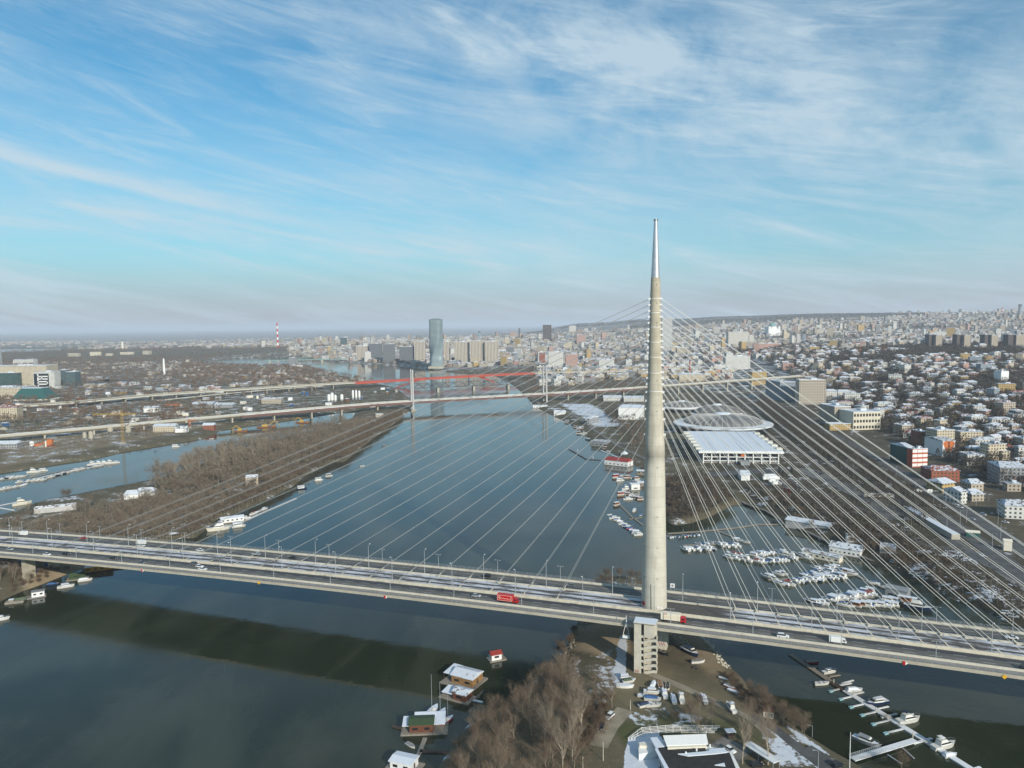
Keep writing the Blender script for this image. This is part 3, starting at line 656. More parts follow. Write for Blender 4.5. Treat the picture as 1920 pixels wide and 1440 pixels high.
def put(proto, s, l, z, rz, label, group):
    o = proto if proto.name not in used else copy_tree(proto); used.add(proto.name)
    o.location = BW(s, l, z); o.rotation_euler = (0, 0, BA + rz); o['label'] = label; o['group'] = group; return o
for i in range(-17, 8):
    s = 9.5 + 33.3 * i
    put(tee0, s, -19.35, 1.05, 0, 'grey double-headed street lamp on the near parapet of the road bridge', 'double lamps along the near parapet')
    if abs(s) > 14: put(tee0, s + 8, 19.35, 1.05, 0, 'grey double-headed street lamp on the far parapet of the road bridge', 'double lamps along the far parapet')
for i in range(-18, 10):
    s = 12 + 32.5 * i
    if abs(s) < 10: continue
    put(mast0, s, 7.3, 1.1, 0, 'tall grey lamp mast on the far median barrier, its arm over the far lanes', 'lamp masts on the far median barrier')
    put(mast0, s - 11, -7.2, 1.25, PI, 'tall grey lamp mast on the near median barrier, its arm over the near lanes', 'lamp masts on the near median barrier')
# a lattice gantry and a sign board on the deck
def gantry(s, l, label):
    r = thing('sign_gantry', label, 'sign gantry', BW(s, l, 0.6), BA); mb = MB()
    for x in (-0.45, 0.45): mb.tube((x, 0, 0), (x, 0, 10), 0.07, n=5)
    for k in range(10): mb.tube((-0.45, 0, k), (0.45, 0, k + 1), 0.04, n=4)
    obj('mast', mb, M['steel'], r); mb = MB(); mb.tube((0, 0, 9.6), (0, -6, 9.9), 0.07, n=5); mb.tube((0, 0, 9.0), (0, -6, 9.5), 0.05, n=5); obj('arm', mb, M['steel'], r)
gantry(s_at(1577, 1182, -7.3), -7.3, 'lattice steel mast with a side arm on the bridge median above the white van')
r = thing('road_sign', 'white square road sign on two posts behind the pylon at the far deck edge', 'road sign', BW(s_at(1261, 1103, 20), 20, 0.2), BA)
mb = MB(); mb.box((-0.9, 0, 0), (0.1, 0.1, 4.4)); mb.box((0.9, 0, 0), (0.1, 0.1, 4.4)); obj('post', mb, M['steel'], r); mb = MB(); mb.box((0, -0.1, 2.4), (2.1, 0.06, 2.0)); obj('board', mb, M['white'], r)
mb = MB(); mb.lathe([(0, 0.55), (0.05, 0.55)], 16); b_ = obj('emblem', mb, M['boat_grey'], r); b_.rotation_euler = (PI / 2, 0, 0); b_.location = (0, -0.16, 3.4)
# ------------------------------------------------------------------ traffic
def car_mesh(L_, W_, H_, kind):
    b = MB(); h = W_ / 2; g = 0.22
    if kind == 'sedan': up = [(-.30, 0), (-.17, 1), (.06, 1), (.22, 0)]
    elif kind == 'suv': up = [(-.47, 0), (-.42, 1), (.10, 1), (.25, 0)]
    else: up = [(-.45, 0), (-.36, 1), (.08, 1), (.24, 0)]
    belt = H_ * 0.60; nose = H_ * 0.50
    prof = [(-L_ / 2, g + .12), (-L_ / 2, belt * .95), (up[0][0] * L_, belt), (up[3][0] * L_, belt), (L_ * .47, nose), (L_ / 2, nose * .75), (L_ / 2, g + .1)]
    b.loft([[(x, y, z) for x, z in prof] for y in (-h, h)]) if False else None
    rings = []
    for k, y in ((.90, -h), (1, -h * .9), (1, h * .9), (.90, h)): rings.append([(x * (1 if k == 1 else .97), y, g + (z - g) * (1 if k == 1 else .9)) for x, z in prof])
    b.loft(rings)
    rf = [(up[1][0] * L_ + .1, H_ - .05), (up[1][0] * L_ + .2, H_), (up[2][0] * L_ - .1, H_), (up[2][0] * L_, H_ - .05)]
    x0, x1 = up[1][0] * L_, up[2][0] * L_; b.loft([[(x0, y * .8, H_ - .06), (x1, y * .8, H_ - .06), (x1 - .1, y * .78, H_), (x0 + .1, y * .78, H_)] for y in (-h, h)])
    gl = MB(); q = [(up[0][0] * L_ + .02, belt - .02), (up[1][0] * L_, H_ - .05), (up[2][0] * L_, H_ - .05), (up[3][0] * L_ - .02, belt - .02)]
    gl.loft([[(q[0][0], y * .93, q[0][1]), (q[1][0], y * .79, q[1][1]), (q[2][0], y * .79, q[2][1]), (q[3][0], y * .93, q[3][1])] for y in (-h, h)])
    w = MB(); w.tube((0, -.11, 0), (0, .11, 0), .32, n=14)
    li = MB(); li.box((0, 0, 0), (.12, .34, .16)); return b, gl, w, li
CARM = {}
def car(kind, colour, label, loc, rz, group, cat='car'):
    if kind not in CARM:
        L_, W_, H_ = dict(sedan=(4.6, 1.8, 1.45), suv=(4.7, 1.9, 1.72), hatch=(4.2, 1.78, 1.5))[kind]
        b, gl, w, li = car_mesh(L_, W_, H_, kind); CARM[kind] = (b.mesh('car_body', M['white']), gl.mesh('car_glass', M['glass_dark']), w.mesh('wheel', M['black']), li.mesh('light', M['lamp_glass']), L_, W_)
    b, gl, w, li, L_, W_ = CARM[kind]; r = thing('parked_car' if 'parked' in group else 'car', label, cat, loc, rz, group)
    o = link('body', b, r); o.material_slots[0].link = 'OBJECT'; o.material_slots[0].material = M[colour]
    link('window', gl, r)
    for sx_ in (-.31, .31):
        for sy_ in (-1, 1): link('wheel', w, r, (sx_ * L_, sy_ * (W_ / 2 - .1), .32))
    for sy_ in (-1, 1): link('headlight', li, r, (L_ / 2 - .03, sy_ * W_ * .34, .62))
    return r
def on_deck(px, py, lane): return s_at(px, py, lane)
NEAR = 'cars driving on the near carriageway of the bridge'; FARG = 'cars driving on the far carriageway of the bridge'
for px, py, l, kind, c, lab in [
    (18, 1028, -13.5, 'hatch', 'car_silver', 'silver hatchback on the near lanes of the bridge, nearest the left edge of the picture'),
    (88, 1038, -16.8, 'sedan', 'car_white', 'white saloon car on the near lanes of the bridge, left of the black one'),
    (124, 1033, -13.3, 'suv', 'car_black', 'black off-roader on the near lanes of the bridge, above the bank piers'),
    (213, 1045, -13.3, 'hatch', 'car_black', 'small black hatchback on the near lanes beside a double lamp, before the dark grey saloon'),
    (265, 1053, -16.8, 'sedan', 'car_grey', 'dark grey saloon alone on the outer near lane of the bridge'),
    (365, 1050, -11.0, 'suv', 'car_grey', 'dark grey off-roader in the inner lane just behind two white cars'),
    (374, 1057, -13.6, 'hatch', 'car_white', 'white hatchback in the middle lane of a cluster of three cars on the bridge'),
    (380, 1063, -16.9, 'sedan', 'car_white', 'white saloon in the outer lane of a cluster of three cars on the bridge'),
    (893, 1110, -13.4, 'hatch', 'car_silver', 'silver-blue hatchback following the red lorry on the bridge'),
    (1468, 1191, -16.7, 'suv', 'car_white', 'white off-roader between the white lorry and the white van on the bridge'),
    (1925, 1270, -17, 'suv', 'car_black', 'black car cut by the right edge of the picture on the near lanes')]:
    s = on_deck(px, py + 2, l); car(kind, c, lab, BW(s, l, 0.18), BA, NEAR)
for px, py, l, kind, c, lab in [
    (111, 1006, 12.5, 'sedan', 'car_grey', 'grey saloon on the far lanes of the bridge, left of the red car'),
    (155, 1007, 15.5, 'hatch', 'car_red', 'red hatchback on the far lanes of the bridge'),
    (265, 1021, 10.5, 'hatch', 'car_white', 'white hatchback on the far lanes, in front of the white minibus'),
    (374, 1023, 11, 'hatch', 'car_white', 'white hatchback alone on the far lanes of the bridge, right of the white minibus'),
    (480, 1035, 13, 'suv', 'car_silver', 'silver off-roader on the far lanes of the bridge over the river'),
    (548, 1041, 13, 'sedan', 'car_black', 'black saloon on the far lanes of the bridge beside a lamp mast'),
    (912, 1072, 14, 'suv', 'car_black', 'black off-roader on the far lanes at the middle of the river'),
    (1070, 1096, 13, 'hatch', 'car_grey', 'grey hatchback on the far lanes nearest the pylon'),
    (1897, 1189, 13, 'sedan', 'car_white', 'white saloon on the far lanes near the right edge of the picture')]:
    s = on_deck(px, py + 2, l); car(kind, c, lab, BW(s, l, 0.18), BA + PI, FARG)
def lorry(name, label, cat, s, l, bl, bw, bh, boxm, cabm, rz=0, cab=(2.2, 2.4, 2.6), script=None, van=False):
    r = thing(name, label, cat, BW(s, l, 0.18), BA + rz)
    mb = MB(); mb.box((-1.0, 0, 0.9 if not van else 0.45), (bl, bw, bh)); box_ = obj('cargo_box', mb, boxm, r)
    x = bl / 2 - 1.0 + 0.15; mb = MB(); cl, cw, ch = cab
    mb.loft([[(x, y, 0.5), (x + cl, y, 0.5), (x + cl, y, ch * .52), (x + cl * (.62 if van else .92), y, ch), (x, y, ch)] for y in (-cw / 2, cw / 2)]); cb = obj('cab', mb, cabm, r)
    mb = MB(); mb.quad((x + cl * 1.005, -cw * .42, ch * .56), (x + cl * 1.005, cw * .42, ch * .56), (x + cl * (.65 if van else .935), cw * .42, ch * .93), (x + cl * (.65 if van else .935), -cw * .42, ch * .93))
    mb.box((x + cl * .45, 0, ch * .55), (cl * .55, cw + .04, ch * .3)); obj('windscreen', mb, M['glass_dark'], cb)
    w = MB(); w.tube((0, -.15, 0), (0, .15, 0), .48 if not van else .36, n=14); me = w.mesh('wheel', M['black'])
    for xx in ([-bl / 2 + .3, -bl / 2 + 1.5, x + cl * .5] if not van else [-bl / 2 + .2, x + cl * .5]):
        for sy_ in (-1, 1): link('wheel', me, r, (xx, sy_ * (bw / 2 - .2), .48 if not van else .36))
    return r, box_
rl, bx_ = lorry('red_lorry', 'red box lorry with pale script on its side on the near lanes', 'lorry', s_at(952, 1127, -15.6), -15.6, 7.6, 2.5, 2.9, M['truck_red'], M['truck_red'])
mb = MB(); y = -1.27                                   # the pale frame and flowing script on the side
for (x0, z0), (x1, z1) in (((-4.6, 1.15), (2.5, 1.15)), ((-4.6, 3.45), (2.5, 3.45)), ((-4.6, 1.15), (-4.6, 3.45)), ((2.5, 1.15), (2.5, 3.45)), ((1.9, 1.15), (1.9, 3.45))): mb.box(((x0 + x1) / 2, y, (z0 + z1) / 2 - .06 if z0 == z1 else z0), (abs(x1 - x0) + .12, .04, .12 if z0 == z1 else z1 - z0))
pts = [(-4.0 + .32 * i, y - .02, 2.25 + .42 * math.sin(i * 1.9) * math.exp(-i * .05) - .02 * i) for i in range(18)]; mb.path(pts, .07, 5)
pts = [(-3.5 + .45 * math.cos(t), y - .02, 2.55 + .6 * math.sin(t)) for t in np.linspace(.6, 5.6, 12)]; mb.path(pts, .09, 5); obj('side_lettering', mb, M['cream'], bx_)
wl, bx_ = lorry('white_lorry', 'cream box lorry with a red cab on the near lanes just right of the pylon', 'lorry', s_at(1262, 1162, -14.8), -14.8, 8.2, 2.5, 3.0, M['cream'], M['truck_red'])
mb = MB(); mb.box((-3.2, -1.27, 3.35), (1.5, .04, .3)); obj('side_lettering', mb, M['truck_red'], bx_); mb = MB(); mb.path([(-4.4 + .5 * i, -1.27, 2.3 + .25 * math.sin(i * 1.3)) for i in range(11)], .06, 5); mb.box((2.0, -1.27, 1.2), (.1, .04, 2.2)); obj('side_lettering', mb, M['gold'], bx_)
lorry('white_van', 'white panel van on the near lanes of the bridge, right of the white off-roader', 'van', s_at(1571, 1205, -14.9), -14.9, 4.6, 2.1, 2.15, M['white'], M['white'], 0, (1.7, 2.0, 1.95), van=True)
lorry('white_van', 'white delivery van on the far lanes at the left end of the bridge', 'van', s_at(43, 1000, 14.5), 14.5, 4.4, 2.1, 2.3, M['white'], M['white'], PI, (1.6, 2.0, 2.0), van=True)
lorry('white_minibus', 'white minibus on the far lanes, behind a white hatchback on the bridge', 'minibus', s_at(264, 1016, 14), 14, 4.4, 2.1, 2.2, M['white'], M['white'], PI, (1.6, 2.0, 2.0), van=True)
# ------------------------------------------------------------------ stair tower at the pylon's foot
sx0 = s_at(1209, 1200, -27.5)
r = thing('stair_tower', 'pale concrete stair tower with open sloping flights and snowy roof beside the bridge', 'stair tower', (*BW(sx0, -26.6)[:2], 4.6), BA); HT_ = dz_(sx0) - 4.6 + 3.4
mb = MB(); mb.box((-2.9, -1.4, 0), (3.0, .35, HT_)); mb.box((-4.2, 0.6, 0), (.35, 4.0, HT_)); mb.box((.2, 2.3, 0), (9.0, .35, HT_)); mb.box((-.35, .62, 0), (.22, 3.0, HT_ - .01)); mb.box((4.7, 1.1, 0), (.22, 2.2, HT_ - 6.3)); mb.box((1.7, -1.4, HT_ - 6.2), (3.9, .33, 6.2)); mb.box((3.65, 0.6, HT_ - 6.2), (.33, 3.6, 6.2)); obj('wall', mb, M['barrier'], r)
mb = MB(); mb.box((.2, .4, HT_), (9.6, 6.2, .35)); rf = obj('roof_slab', mb, M['concrete'], r); mb = MB(); mb.box((.2, .4, HT_ + .36), (9.3, 5.9, .12)); obj('snow_cover', mb, M['snow'], rf)
nfl = 6; fh = (HT_ - 6.2) / nfl
for k in range(nfl + 1):
    z = k * fh; mb = MB()
    if k: mb.box((-1.0, .6, z - .2), (1.1, 3.4, .2)); mb.box((-1.0, -1.42, z - .2), (1.15, .2, 1.05)); obj('landing', mb, M['barrier'], r)
    if k < nfl:
        mb = MB(); a, b = (-.3, 4.9)
        mb.loft([[(a, -1.42, z + .1), (b - 1.2, -1.42, z + fh * .42), (b, -1.42, z + fh * .42), (b, -1.42, z + fh * .42 + 1.25), (b - 1.2, -1.42, z + fh * .42 + 1.25), (a, -1.42, z + 1.25)], [(a, -1.2, z + .1), (b - 1.2, -1.2, z + fh * .42), (b, -1.2, z + fh * .42), (b, -1.2, z + fh * .42 + 1.25), (b - 1.2, -1.2, z + fh * .42 + 1.25), (a, -1.2, z + 1.25)]]); mb.box((b, 0.5, z + fh * .42), (.22, 3.6, 1.25)); mb.box((b - .9, .4, z + fh * .42), (1.6, 3.4, .2))
        obj('stair_parapet', mb, M['barrier'], r)
        mb = MB(); mb.loft([[(a, -1.1, z), (a + 3.8, -1.1, z + fh * .42), (a + 3.8, .5, z + fh * .42), (a, .5, z)], [(a, -1.1, z + .2), (a + 3.8, -1.1, z + fh * .42 + .2), (a + 3.8, .5, z + fh * .42 + .2), (a, .5, z + .2)]]); obj('stair_flight', mb, M['concrete'], r)
for k in (0, 1): mb = MB(); mb.box((-.95, -1.35, HT_ - 2.2 - 3.0 * k - (.6 if k else 0)), (.95, .2, 1.2 + k * 1.4)); obj('window', mb, M['glass_dark'], r)
mb = MB(); mb.path([(-4.2 + .25 * i, -1.6, 1.2 + .8 * math.sin(i * 2.3)) for i in range(9)], .07, 5); obj('graffiti', mb, M['boat_red'], r)
# inspection cradle under the edge of the deck
c_ = s_at(1174, 1180, -24.5); r = thing('inspection_cradle', 'white steel inspection cradle hanging from the deck edge left of the stair tower', 'maintenance cradle', BW(c_, -24.4, 0), BA); mb = MB()
for a, b in (((0, 0, 1.5), (-1.2, 0, -3.6)), ((0, 0, 1.5), (1.2, 0, -3.6)), ((-1.2, 0, -3.6), (-1.2, 0, -5.6)), ((1.2, 0, -3.6), (1.2, 0, -5.6)), ((0, 0, 1.5), (0, 1.4, 1.5)), ((0, 0, 4.2), (0, 0, -1))): mb.tube(a, b, .12, n=6)
obj('hanger', mb, M['white'], r); mb = MB(); mb.box((0, 0, -5.6), (2.9, 1.2, .12)); mb.box((0, -.6, -5.5), (2.9, .08, .9)); mb.box((0, .6, -5.5), (2.9, .08, .9)); mb.box((0, -.62, -4.5), (2.9, .1, .12)); obj('basket', mb, M['white'], r)
# ------------------------------------------------------------------ bare winter trees: a trunk with limbs, a crown of twigs
def grow(seed, h=16.0, spread=0.9, upright=0.6, ntw=1500, fine=0.035, forks=3, sides=5, lv=4, tw=(0.7, 1.7)):
    r = random.Random(seed); limb = MB(); ends = []
    def branch(p, d, length, rad_, level):
        n = 3 if level == 0 else 2; pts = [p]; q = p
        for i in range(n):
            d = (d + Vector((r.uniform(-1, 1), r.uniform(-1, 1), r.uniform(-.3, .9))) * (0.10 if level == 0 else 0.24)).normalized()
            q2 = q + d * (length / n); r0 = rad_ * (1 - 0.5 * i / n); r1 = rad_ * (1 - 0.5 * (i + 1) / n)
            limb.tube(q, q2, r0, r1, sides if level < 2 else 3, cap=False); q = q2; pts.append(q)
            if level >= 1: ends.append((q, d, level))
            if level < lv and (level > 0 or i >= 1):
                for _ in range(forks if level == 0 else r.choice((1, 2))):
                    a = r.uniform(0, 2 * PI); side = Vector((math.cos(a), math.sin(a), 0)); nd = (d * upright + side * spread * r.uniform(.5, 1) + Vector((0, 0, .25))).normalized()
                    branch(q, nd, length * r.uniform(.48, .72), r1 * r.uniform(.5, .68), level + 1)
        if level < lv:
            for _ in range(2):
                a = r.uniform(0, 2 * PI); side = Vector((math.cos(a), math.sin(a), 0)); nd = (d * upright * 1.2 + side * spread * .6 + Vector((0, 0, .2))).normalized()
                branch(q, nd, length * r.uniform(.5, .7), rad_ * .42, level + 1)
    branch(Vector((0, 0, -.3)), Vector((r.uniform(-.1, .1), r.uniform(-.1, .1), 1)).normalized(), h * .42, h * .0165, 0)
    zmax = max(e[0].z for e in ends); k = h / zmax
    limb.v = [(x * k, y * k, z * k) for x, y, z in limb.v]
    E_ = [e for e in ends if e[2] >= 2] or ends; tv, tf = [], []
    for i in range(ntw):
        p, d, lvl = r.choice(E_); p = p * k + Vector((r.gauss(0, .45), r.gauss(0, .45), r.gauss(0, .45)))
        dd_ = (d * .6 + Vector((r.gauss(0, .6), r.gauss(0, .6), r.gauss(.35, .45)))).normalized(); ln = r.uniform(*tw) * h / 16
        w = dd_.cross(Vector((r.uniform(-1, 1), r.uniform(-1, 1), r.uniform(-1, 1)))).normalized() * fine
        b = len(tv); tv += [tuple(p - w), tuple(p + w), tuple(p + dd_ * ln)]; tf.append((b, b + 1, b + 2))
    cr = MB(); cr.v = tv; cr.f = [list(f) for f in tf]; cr.m = [0] * len(tf)
    return limb, cr
TREES = {}
def tree_kind(key, n, bark_, twig, **kw):
    TREES[key] = [(lambda lm, cr: (lm.mesh('trunk', M[bark_]), cr.mesh('crown', M[twig])))(*grow(hash(key) % 97 + 13 * i if False else (len(key) * 31 + 13 * i), **kw)) for i in range(n)]
tree_kind('poplar', 4, 'bark_pale', 'twig_grey', h=19, spread=.62, upright=1.0, ntw=1150, fine=.024)
tree_kind('tall', 6, 'bark', 'twig_brown', h=16, spread=.8, upright=.8, ntw=1150, fine=.024)
tree_kind('willow', 4, 'bark', 'twig_rust', h=10, spread=1.1, upright=.55, ntw=1700, fine=.025, tw=(.9, 2.2))
tree_kind('shrub', 4, 'bark', 'twig_rust', h=4.5, spread=1.3, upright=.5, ntw=1300, fine=.03, tw=(1.6, 3.6))
tree_kind('scrub', 4, 'bark', 'twig_grey', h=6.0, spread=1.0, upright=.6, ntw=1200, fine=.03, tw=(1.3, 3.0))
def conifer(seed, h=12.0):
    r = random.Random(seed); tr = MB(); tr.tube((0, 0, -.3), (0, 0, h * .95), h * .018, .03, 6); tv, tf = [], []
    for i in range(1100):
        t = r.random() ** .8; z = h * (.08 + .9 * t); R = h * .21 * (1 - t) ** .85 * r.uniform(.35, 1.12) + .12; a = r.uniform(0, 2 * PI) ; a += .3 * math.sin(a * 3 + seed)
        p = Vector((math.cos(a) * R, math.sin(a) * R, z)); o_ = Vector((math.cos(a), math.sin(a), -.35)) * r.uniform(.5, 1.2); w = Vector((-math.sin(a), math.cos(a), r.uniform(-.3, .3))) * r.uniform(.14, .3)
        b = len(tv); tv += [tuple(p - w - o_ * .5), tuple(p + w - o_ * .5), tuple(p + o_ * .6)]; tf.append([b, b + 1, b + 2])
    c = MB(); c.v = tv; c.f = tf; c.m = [0] * len(tf); return tr.mesh('trunk', M['bark']), c.mesh('crown', M['needles'])
TREES['conifer'] = [conifer(i) for i in range(3)]
TCAT = dict(poplar=('poplar_tree', 'tree'), tall=('bare_tree', 'tree'), willow=('willow_tree', 'tree'), shrub=('shrub', 'shrub'), scrub=('shrub', 'shrub'), conifer=('conifer', 'conifer'))
TPOS = []                                  # what already stands where, so that nothing grows through it
def plant(key, x, y, z, sc, label, group, seed=None):
    tr, cr = random.choice(TREES[key]); nm, cat = TCAT[key]
    o = link(nm, tr, None, (x, y, z), random.uniform(0, 2 * PI)); o.scale = (sc * random.uniform(.9, 1.12), sc * random.uniform(.9, 1.12), sc); tag(o, label, cat, group)
    link('crown', cr, o); return o
def inpoly(poly, x, y): return sdist(poly, np.atleast_1d(np.asarray(x, float)), np.atleast_1d(np.asarray(y, float)))
def scatter(pts, n, mind, z=5.0, margin=1.5, world=False):
    """n ground points inside a pixel polygon, at least mind apart, off the water"""
    p = np.array(pts, float) if world else np.array([P(a, b, z) for a, b in pts]); lo, hi = p.min(0), p.max(0); got = []; grid = {}
    for _ in range(40):
        c = RNG.uniform(lo, hi, (max(400, 3 * n), 2)); ok = (inpoly(p, c[:, 0], c[:, 1]) > 0) & (-sdwater(c[:, 0], c[:, 1]) > margin)
        for x, y in c[ok]:
            k = (int(x // mind), int(y // mind))
            if any((x - a) ** 2 + (y - b) ** 2 < mind * mind for i in (-1, 0, 1) for j in (-1, 0, 1) for a, b in grid.get((k[0] + i, k[1] + j), ())): continue
            grid.setdefault(k, []).append((x, y)); got.append((x, y))
            if len(got) >= n: break
        if len(got) >= n: break
    got = np.array(got).reshape(-1, 2); return got, hgt(got[:, 0], got[:, 1])
def clear_of(xy, boxes):
    """drop points near the listed pixel spots (px, py, radius in m)"""
    keep = np.ones(len(xy), bool)
    for px, py, r in boxes:
        gx_, gy_ = P(px, py, 5.0); keep &= (xy[:, 0] - gx_) ** 2 + (xy[:, 1] - gy_) ** 2 > r * r
    return keep
def wood(keys, pts, n, mind, sc, label, group, z=5.0, avoid=(), margin=1.5):
    xy, zz__ = scatter(pts, n, mind, z, margin); k = clear_of(xy, avoid)
    for (x, y), zc in zip(xy[k], zz__[k]): plant(random.choice(keys), x, y, zc - .1, random.uniform(*sc), label, group)
# island tip
wood(['poplar'], [(1010,1400),(1075,1330),(1100,1400),(1060,1470)], 9, 6.5, (.8, 1.0), 'tall bare pale-limbed tree in the wood on the island tip', 'tall pale trees on the island tip')
wood(['tall'], [(850,1420),(900,1365),(1000,1300),(1060,1285),(1095,1330),(1090,1450),(1000,1600),(800,1600)], 46, 5.6, (.45, 1.05), 'bare brown tree in the wood on the island tip', 'brown trees on the island tip')
wood(['willow'], [(860,1400),(960,1330),(1045,1262),(1062,1290),(1000,1330),(900,1420),(840,1470)], 22, 4.5, (.7, 1.1), 'russet bare willow at the water edge of the island tip', 'russet willows on the island tip')
wood(['shrub'], [(1075,1330),(1150,1310),(1140,1345),(1110,1400),(1085,1420)], 22, 3.0, (.6, 1.1), 'low brown shrub between the wood and the dirt track on the island', 'shrubs by the dirt track')
wood(['tall'], [(1052,1245),(1100,1290),(1160,1300),(1150,1335),(1080,1330)], 9, 5.5, (.5, .8), 'slender bare tree on the snowy clearing below the bridge', 'slender trees on the snowy clearing')
wood(['willow'], [(1405,1290),(1440,1305),(1495,1340),(1520,1365),(1500,1372),(1430,1330)], 30, 3.2, (.55, .85), 'bushy russet willow on the bank facing the pontoon pier', 'willows facing the pontoon pier', margin=.3)
wood(['willow'], [(1110,1098),(1145,1082),(1200,1082),(1200,1096),(1130,1112)], 8, 4.0, (.7, .95), 'russet willow on the island tip seen just beyond the bridge deck', 'willows beyond the deck', margin=.2)
wood(['shrub'], [(1045,1180),(1085,1165),(1060,1215),(1045,1240)], 6, 4, (.7, 1.0), 'low shrub at the stony edge under the bridge', 'shrubs under the bridge', margin=-3)
for px, py, k, s_, lab in ((1392, 1432, 'poplar', .95, 'bare tree with a forked trunk right of the restaurant roof'), (1440, 1434, 'poplar', 1.05, 'tall bare tree with several pale stems beside the snowy lane'), (1312, 1388, 'tall', .75, 'bare brown tree rising behind the white railings of the restaurant'), (1400, 1392, 'conifer', .45, 'small dark conifer by the car park of the restaurant'), (1690, 1448, 'willow', .8, 'bare tree cut off by the bottom edge below the pontoon pier'), (1265, 1352, 'shrub', .9, 'dark bush by the laid-up boats'), (1290, 1345, 'shrub', 1.0, 'brown bush left of the boat under a net')):
    x, y, z = G(px, py); plant(k, x, y, z - .1, s_, lab, None)
wood(['tall'], [(1395,1345),(1440,1360),(1470,1400),(1440,1420),(1400,1385)], 6, 5, (.5, .8), 'brown bare tree between the lane and the yard of the restaurant', 'brown trees by the restaurant lane')
wood(['tall'], [(1290,1345),(1340,1350),(1335,1366),(1295,1362)], 3, 4, (.6, .75), 'brown bare tree on the lawn above the white railings', 'brown trees above the railings')
wood(['shrub'], [(1352,1258),(1372,1265),(1440,1325),(1425,1335),(1385,1305)], 26, 2.6, (.45, .8), 'low dark shrub on the shore beside the dirt yard', 'shrubs on the yard shore', margin=-1)
# left bank under and before the bridge
wood(['tall'], [(-60,1110),(0,1060),(60,1070),(50,1100),(0,1125),(-80,1160)], 16, 5, (.5, .8), 'bare tree on the left bank in front of the bridge', 'trees on the left bank before the bridge')
wood(['shrub'], [(20,1085),(120,1060),(150,1062),(60,1102),(10,1120)], 18, 3, (.5, .9), 'low brown shrub on the sandy left bank before the bridge', 'shrubs on the sandy left bank')
# peninsula beyond the bridge
A_ = [(160,895,22),(220,895,25),(255,930,16),(240,922,14),(70,945,14),(470,905,9),(20,975,20),(60,985,10)]
wood(['poplar'], [(285,890),(330,868),(420,835),(480,838),(520,850),(430,890),(330,910)], 50, 8, (.95, 1.25), 'tall grey bare poplar on the canal side of the peninsula', 'poplars along the canal', avoid=A_)
wood(['tall'], [(60,990),(160,955),(280,930),(330,915),(500,880),(620,830),(640,850),(560,890),(450,945),(360,1000),(60,1000)], 60, 11, (.6, .95), 'bare brown tree among scrub on the peninsula', 'brown trees on the peninsula', avoid=A_)
wood(['willow'], [(340,1003),(395,975),(500,930),(570,888),(640,858),(700,812),(760,772),(740,772),(680,810),(600,862),(520,900),(400,960),(320,1000)], 62, 7, (.75, 1.1), 'russet willow on the river edge of the peninsula', 'willows on the river edge of the peninsula')
wood(['scrub'], [(150,985),(280,930),(500,880),(600,845),(640,850),(560,890),(450,945),(360,1000),(150,1000)], 150, 6, (.6, 1.15), 'grey leafless shrub on the peninsula', 'shrubs on the peninsula', avoid=A_)
for px, py, k, s_, lab in ((122, 935, 'shrub', 1.9, 'rounded russet bush on the canal bank beside the long low building'), (68, 955, 'conifer', .5, 'dark evergreen bush left of the long low building by the canal'), (38, 985, 'scrub', 1.4, 'dull green bush by the lane at the left end of the bridge'), (57, 968, 'conifer', .6, 'dark conifer by the snowy yard at the left end of the bridge'), (18, 985, 'scrub', 1.0, 'grey bush at the left picture edge just above the bridge'), (55, 962, 'poplar', .5, 'slender bare tree beside the moored white cruiser on the canal')):
    x, y, z = G(px, py); plant(k, x, y, z - .1, s_, lab, None)
# right bank of the river and the bay
wood(['tall'], [(1150,795),(1205,800),(1210,860),(1170,835)], 16, 8, (.6, .9), 'bare tree on the quay left of the pylon', 'trees on the quay left of the pylon')
wood(['willow'], [(1185,915),(1215,905),(1235,960),(1200,945)], 6, 6, (.6, .85), 'russet tree on the bank just left of the pylon', 'trees on the bank behind the pylon', margin=.2)
wood(['willow'], [(1246,905),(1300,900),(1360,925),(1372,945),(1330,968),(1280,980),(1248,975)], 46, 6, (.75, 1.15), 'dense russet tree at the head of the marina bay', 'russet trees at the head of the bay', margin=.2)
wood(['willow'], [(1410,915),(1480,935),(1560,985),(1530,990),(1440,945)], 26, 6.5, (.6, .9), 'russet tree behind the long low shed of the marina', 'trees behind the marina shed')
wood(['shrub'], [(1560,985),(1640,1000),(1720,1030),(1800,1075),(1780,1095),(1700,1060),(1610,1025)], 40, 7, (.8, 1.4), 'brown shrub on the marina side of the embankment', 'shrubs on the marina embankment')
wood(['willow'], [(1634,1030),(1650,1035),(1790,1098),(1775,1108),(1720,1085)], 9, 7, (.6, .9), 'round russet willow over the right shore of the marina', 'willows on the right shore of the marina', margin=.2)
wood(['conifer'], [(1440,890),(1475,880),(1490,890),(1470,905)], 3, 7, (.6, .9), 'dark conifer at the edge of the fairground lorry park', 'conifers by the lorry park')
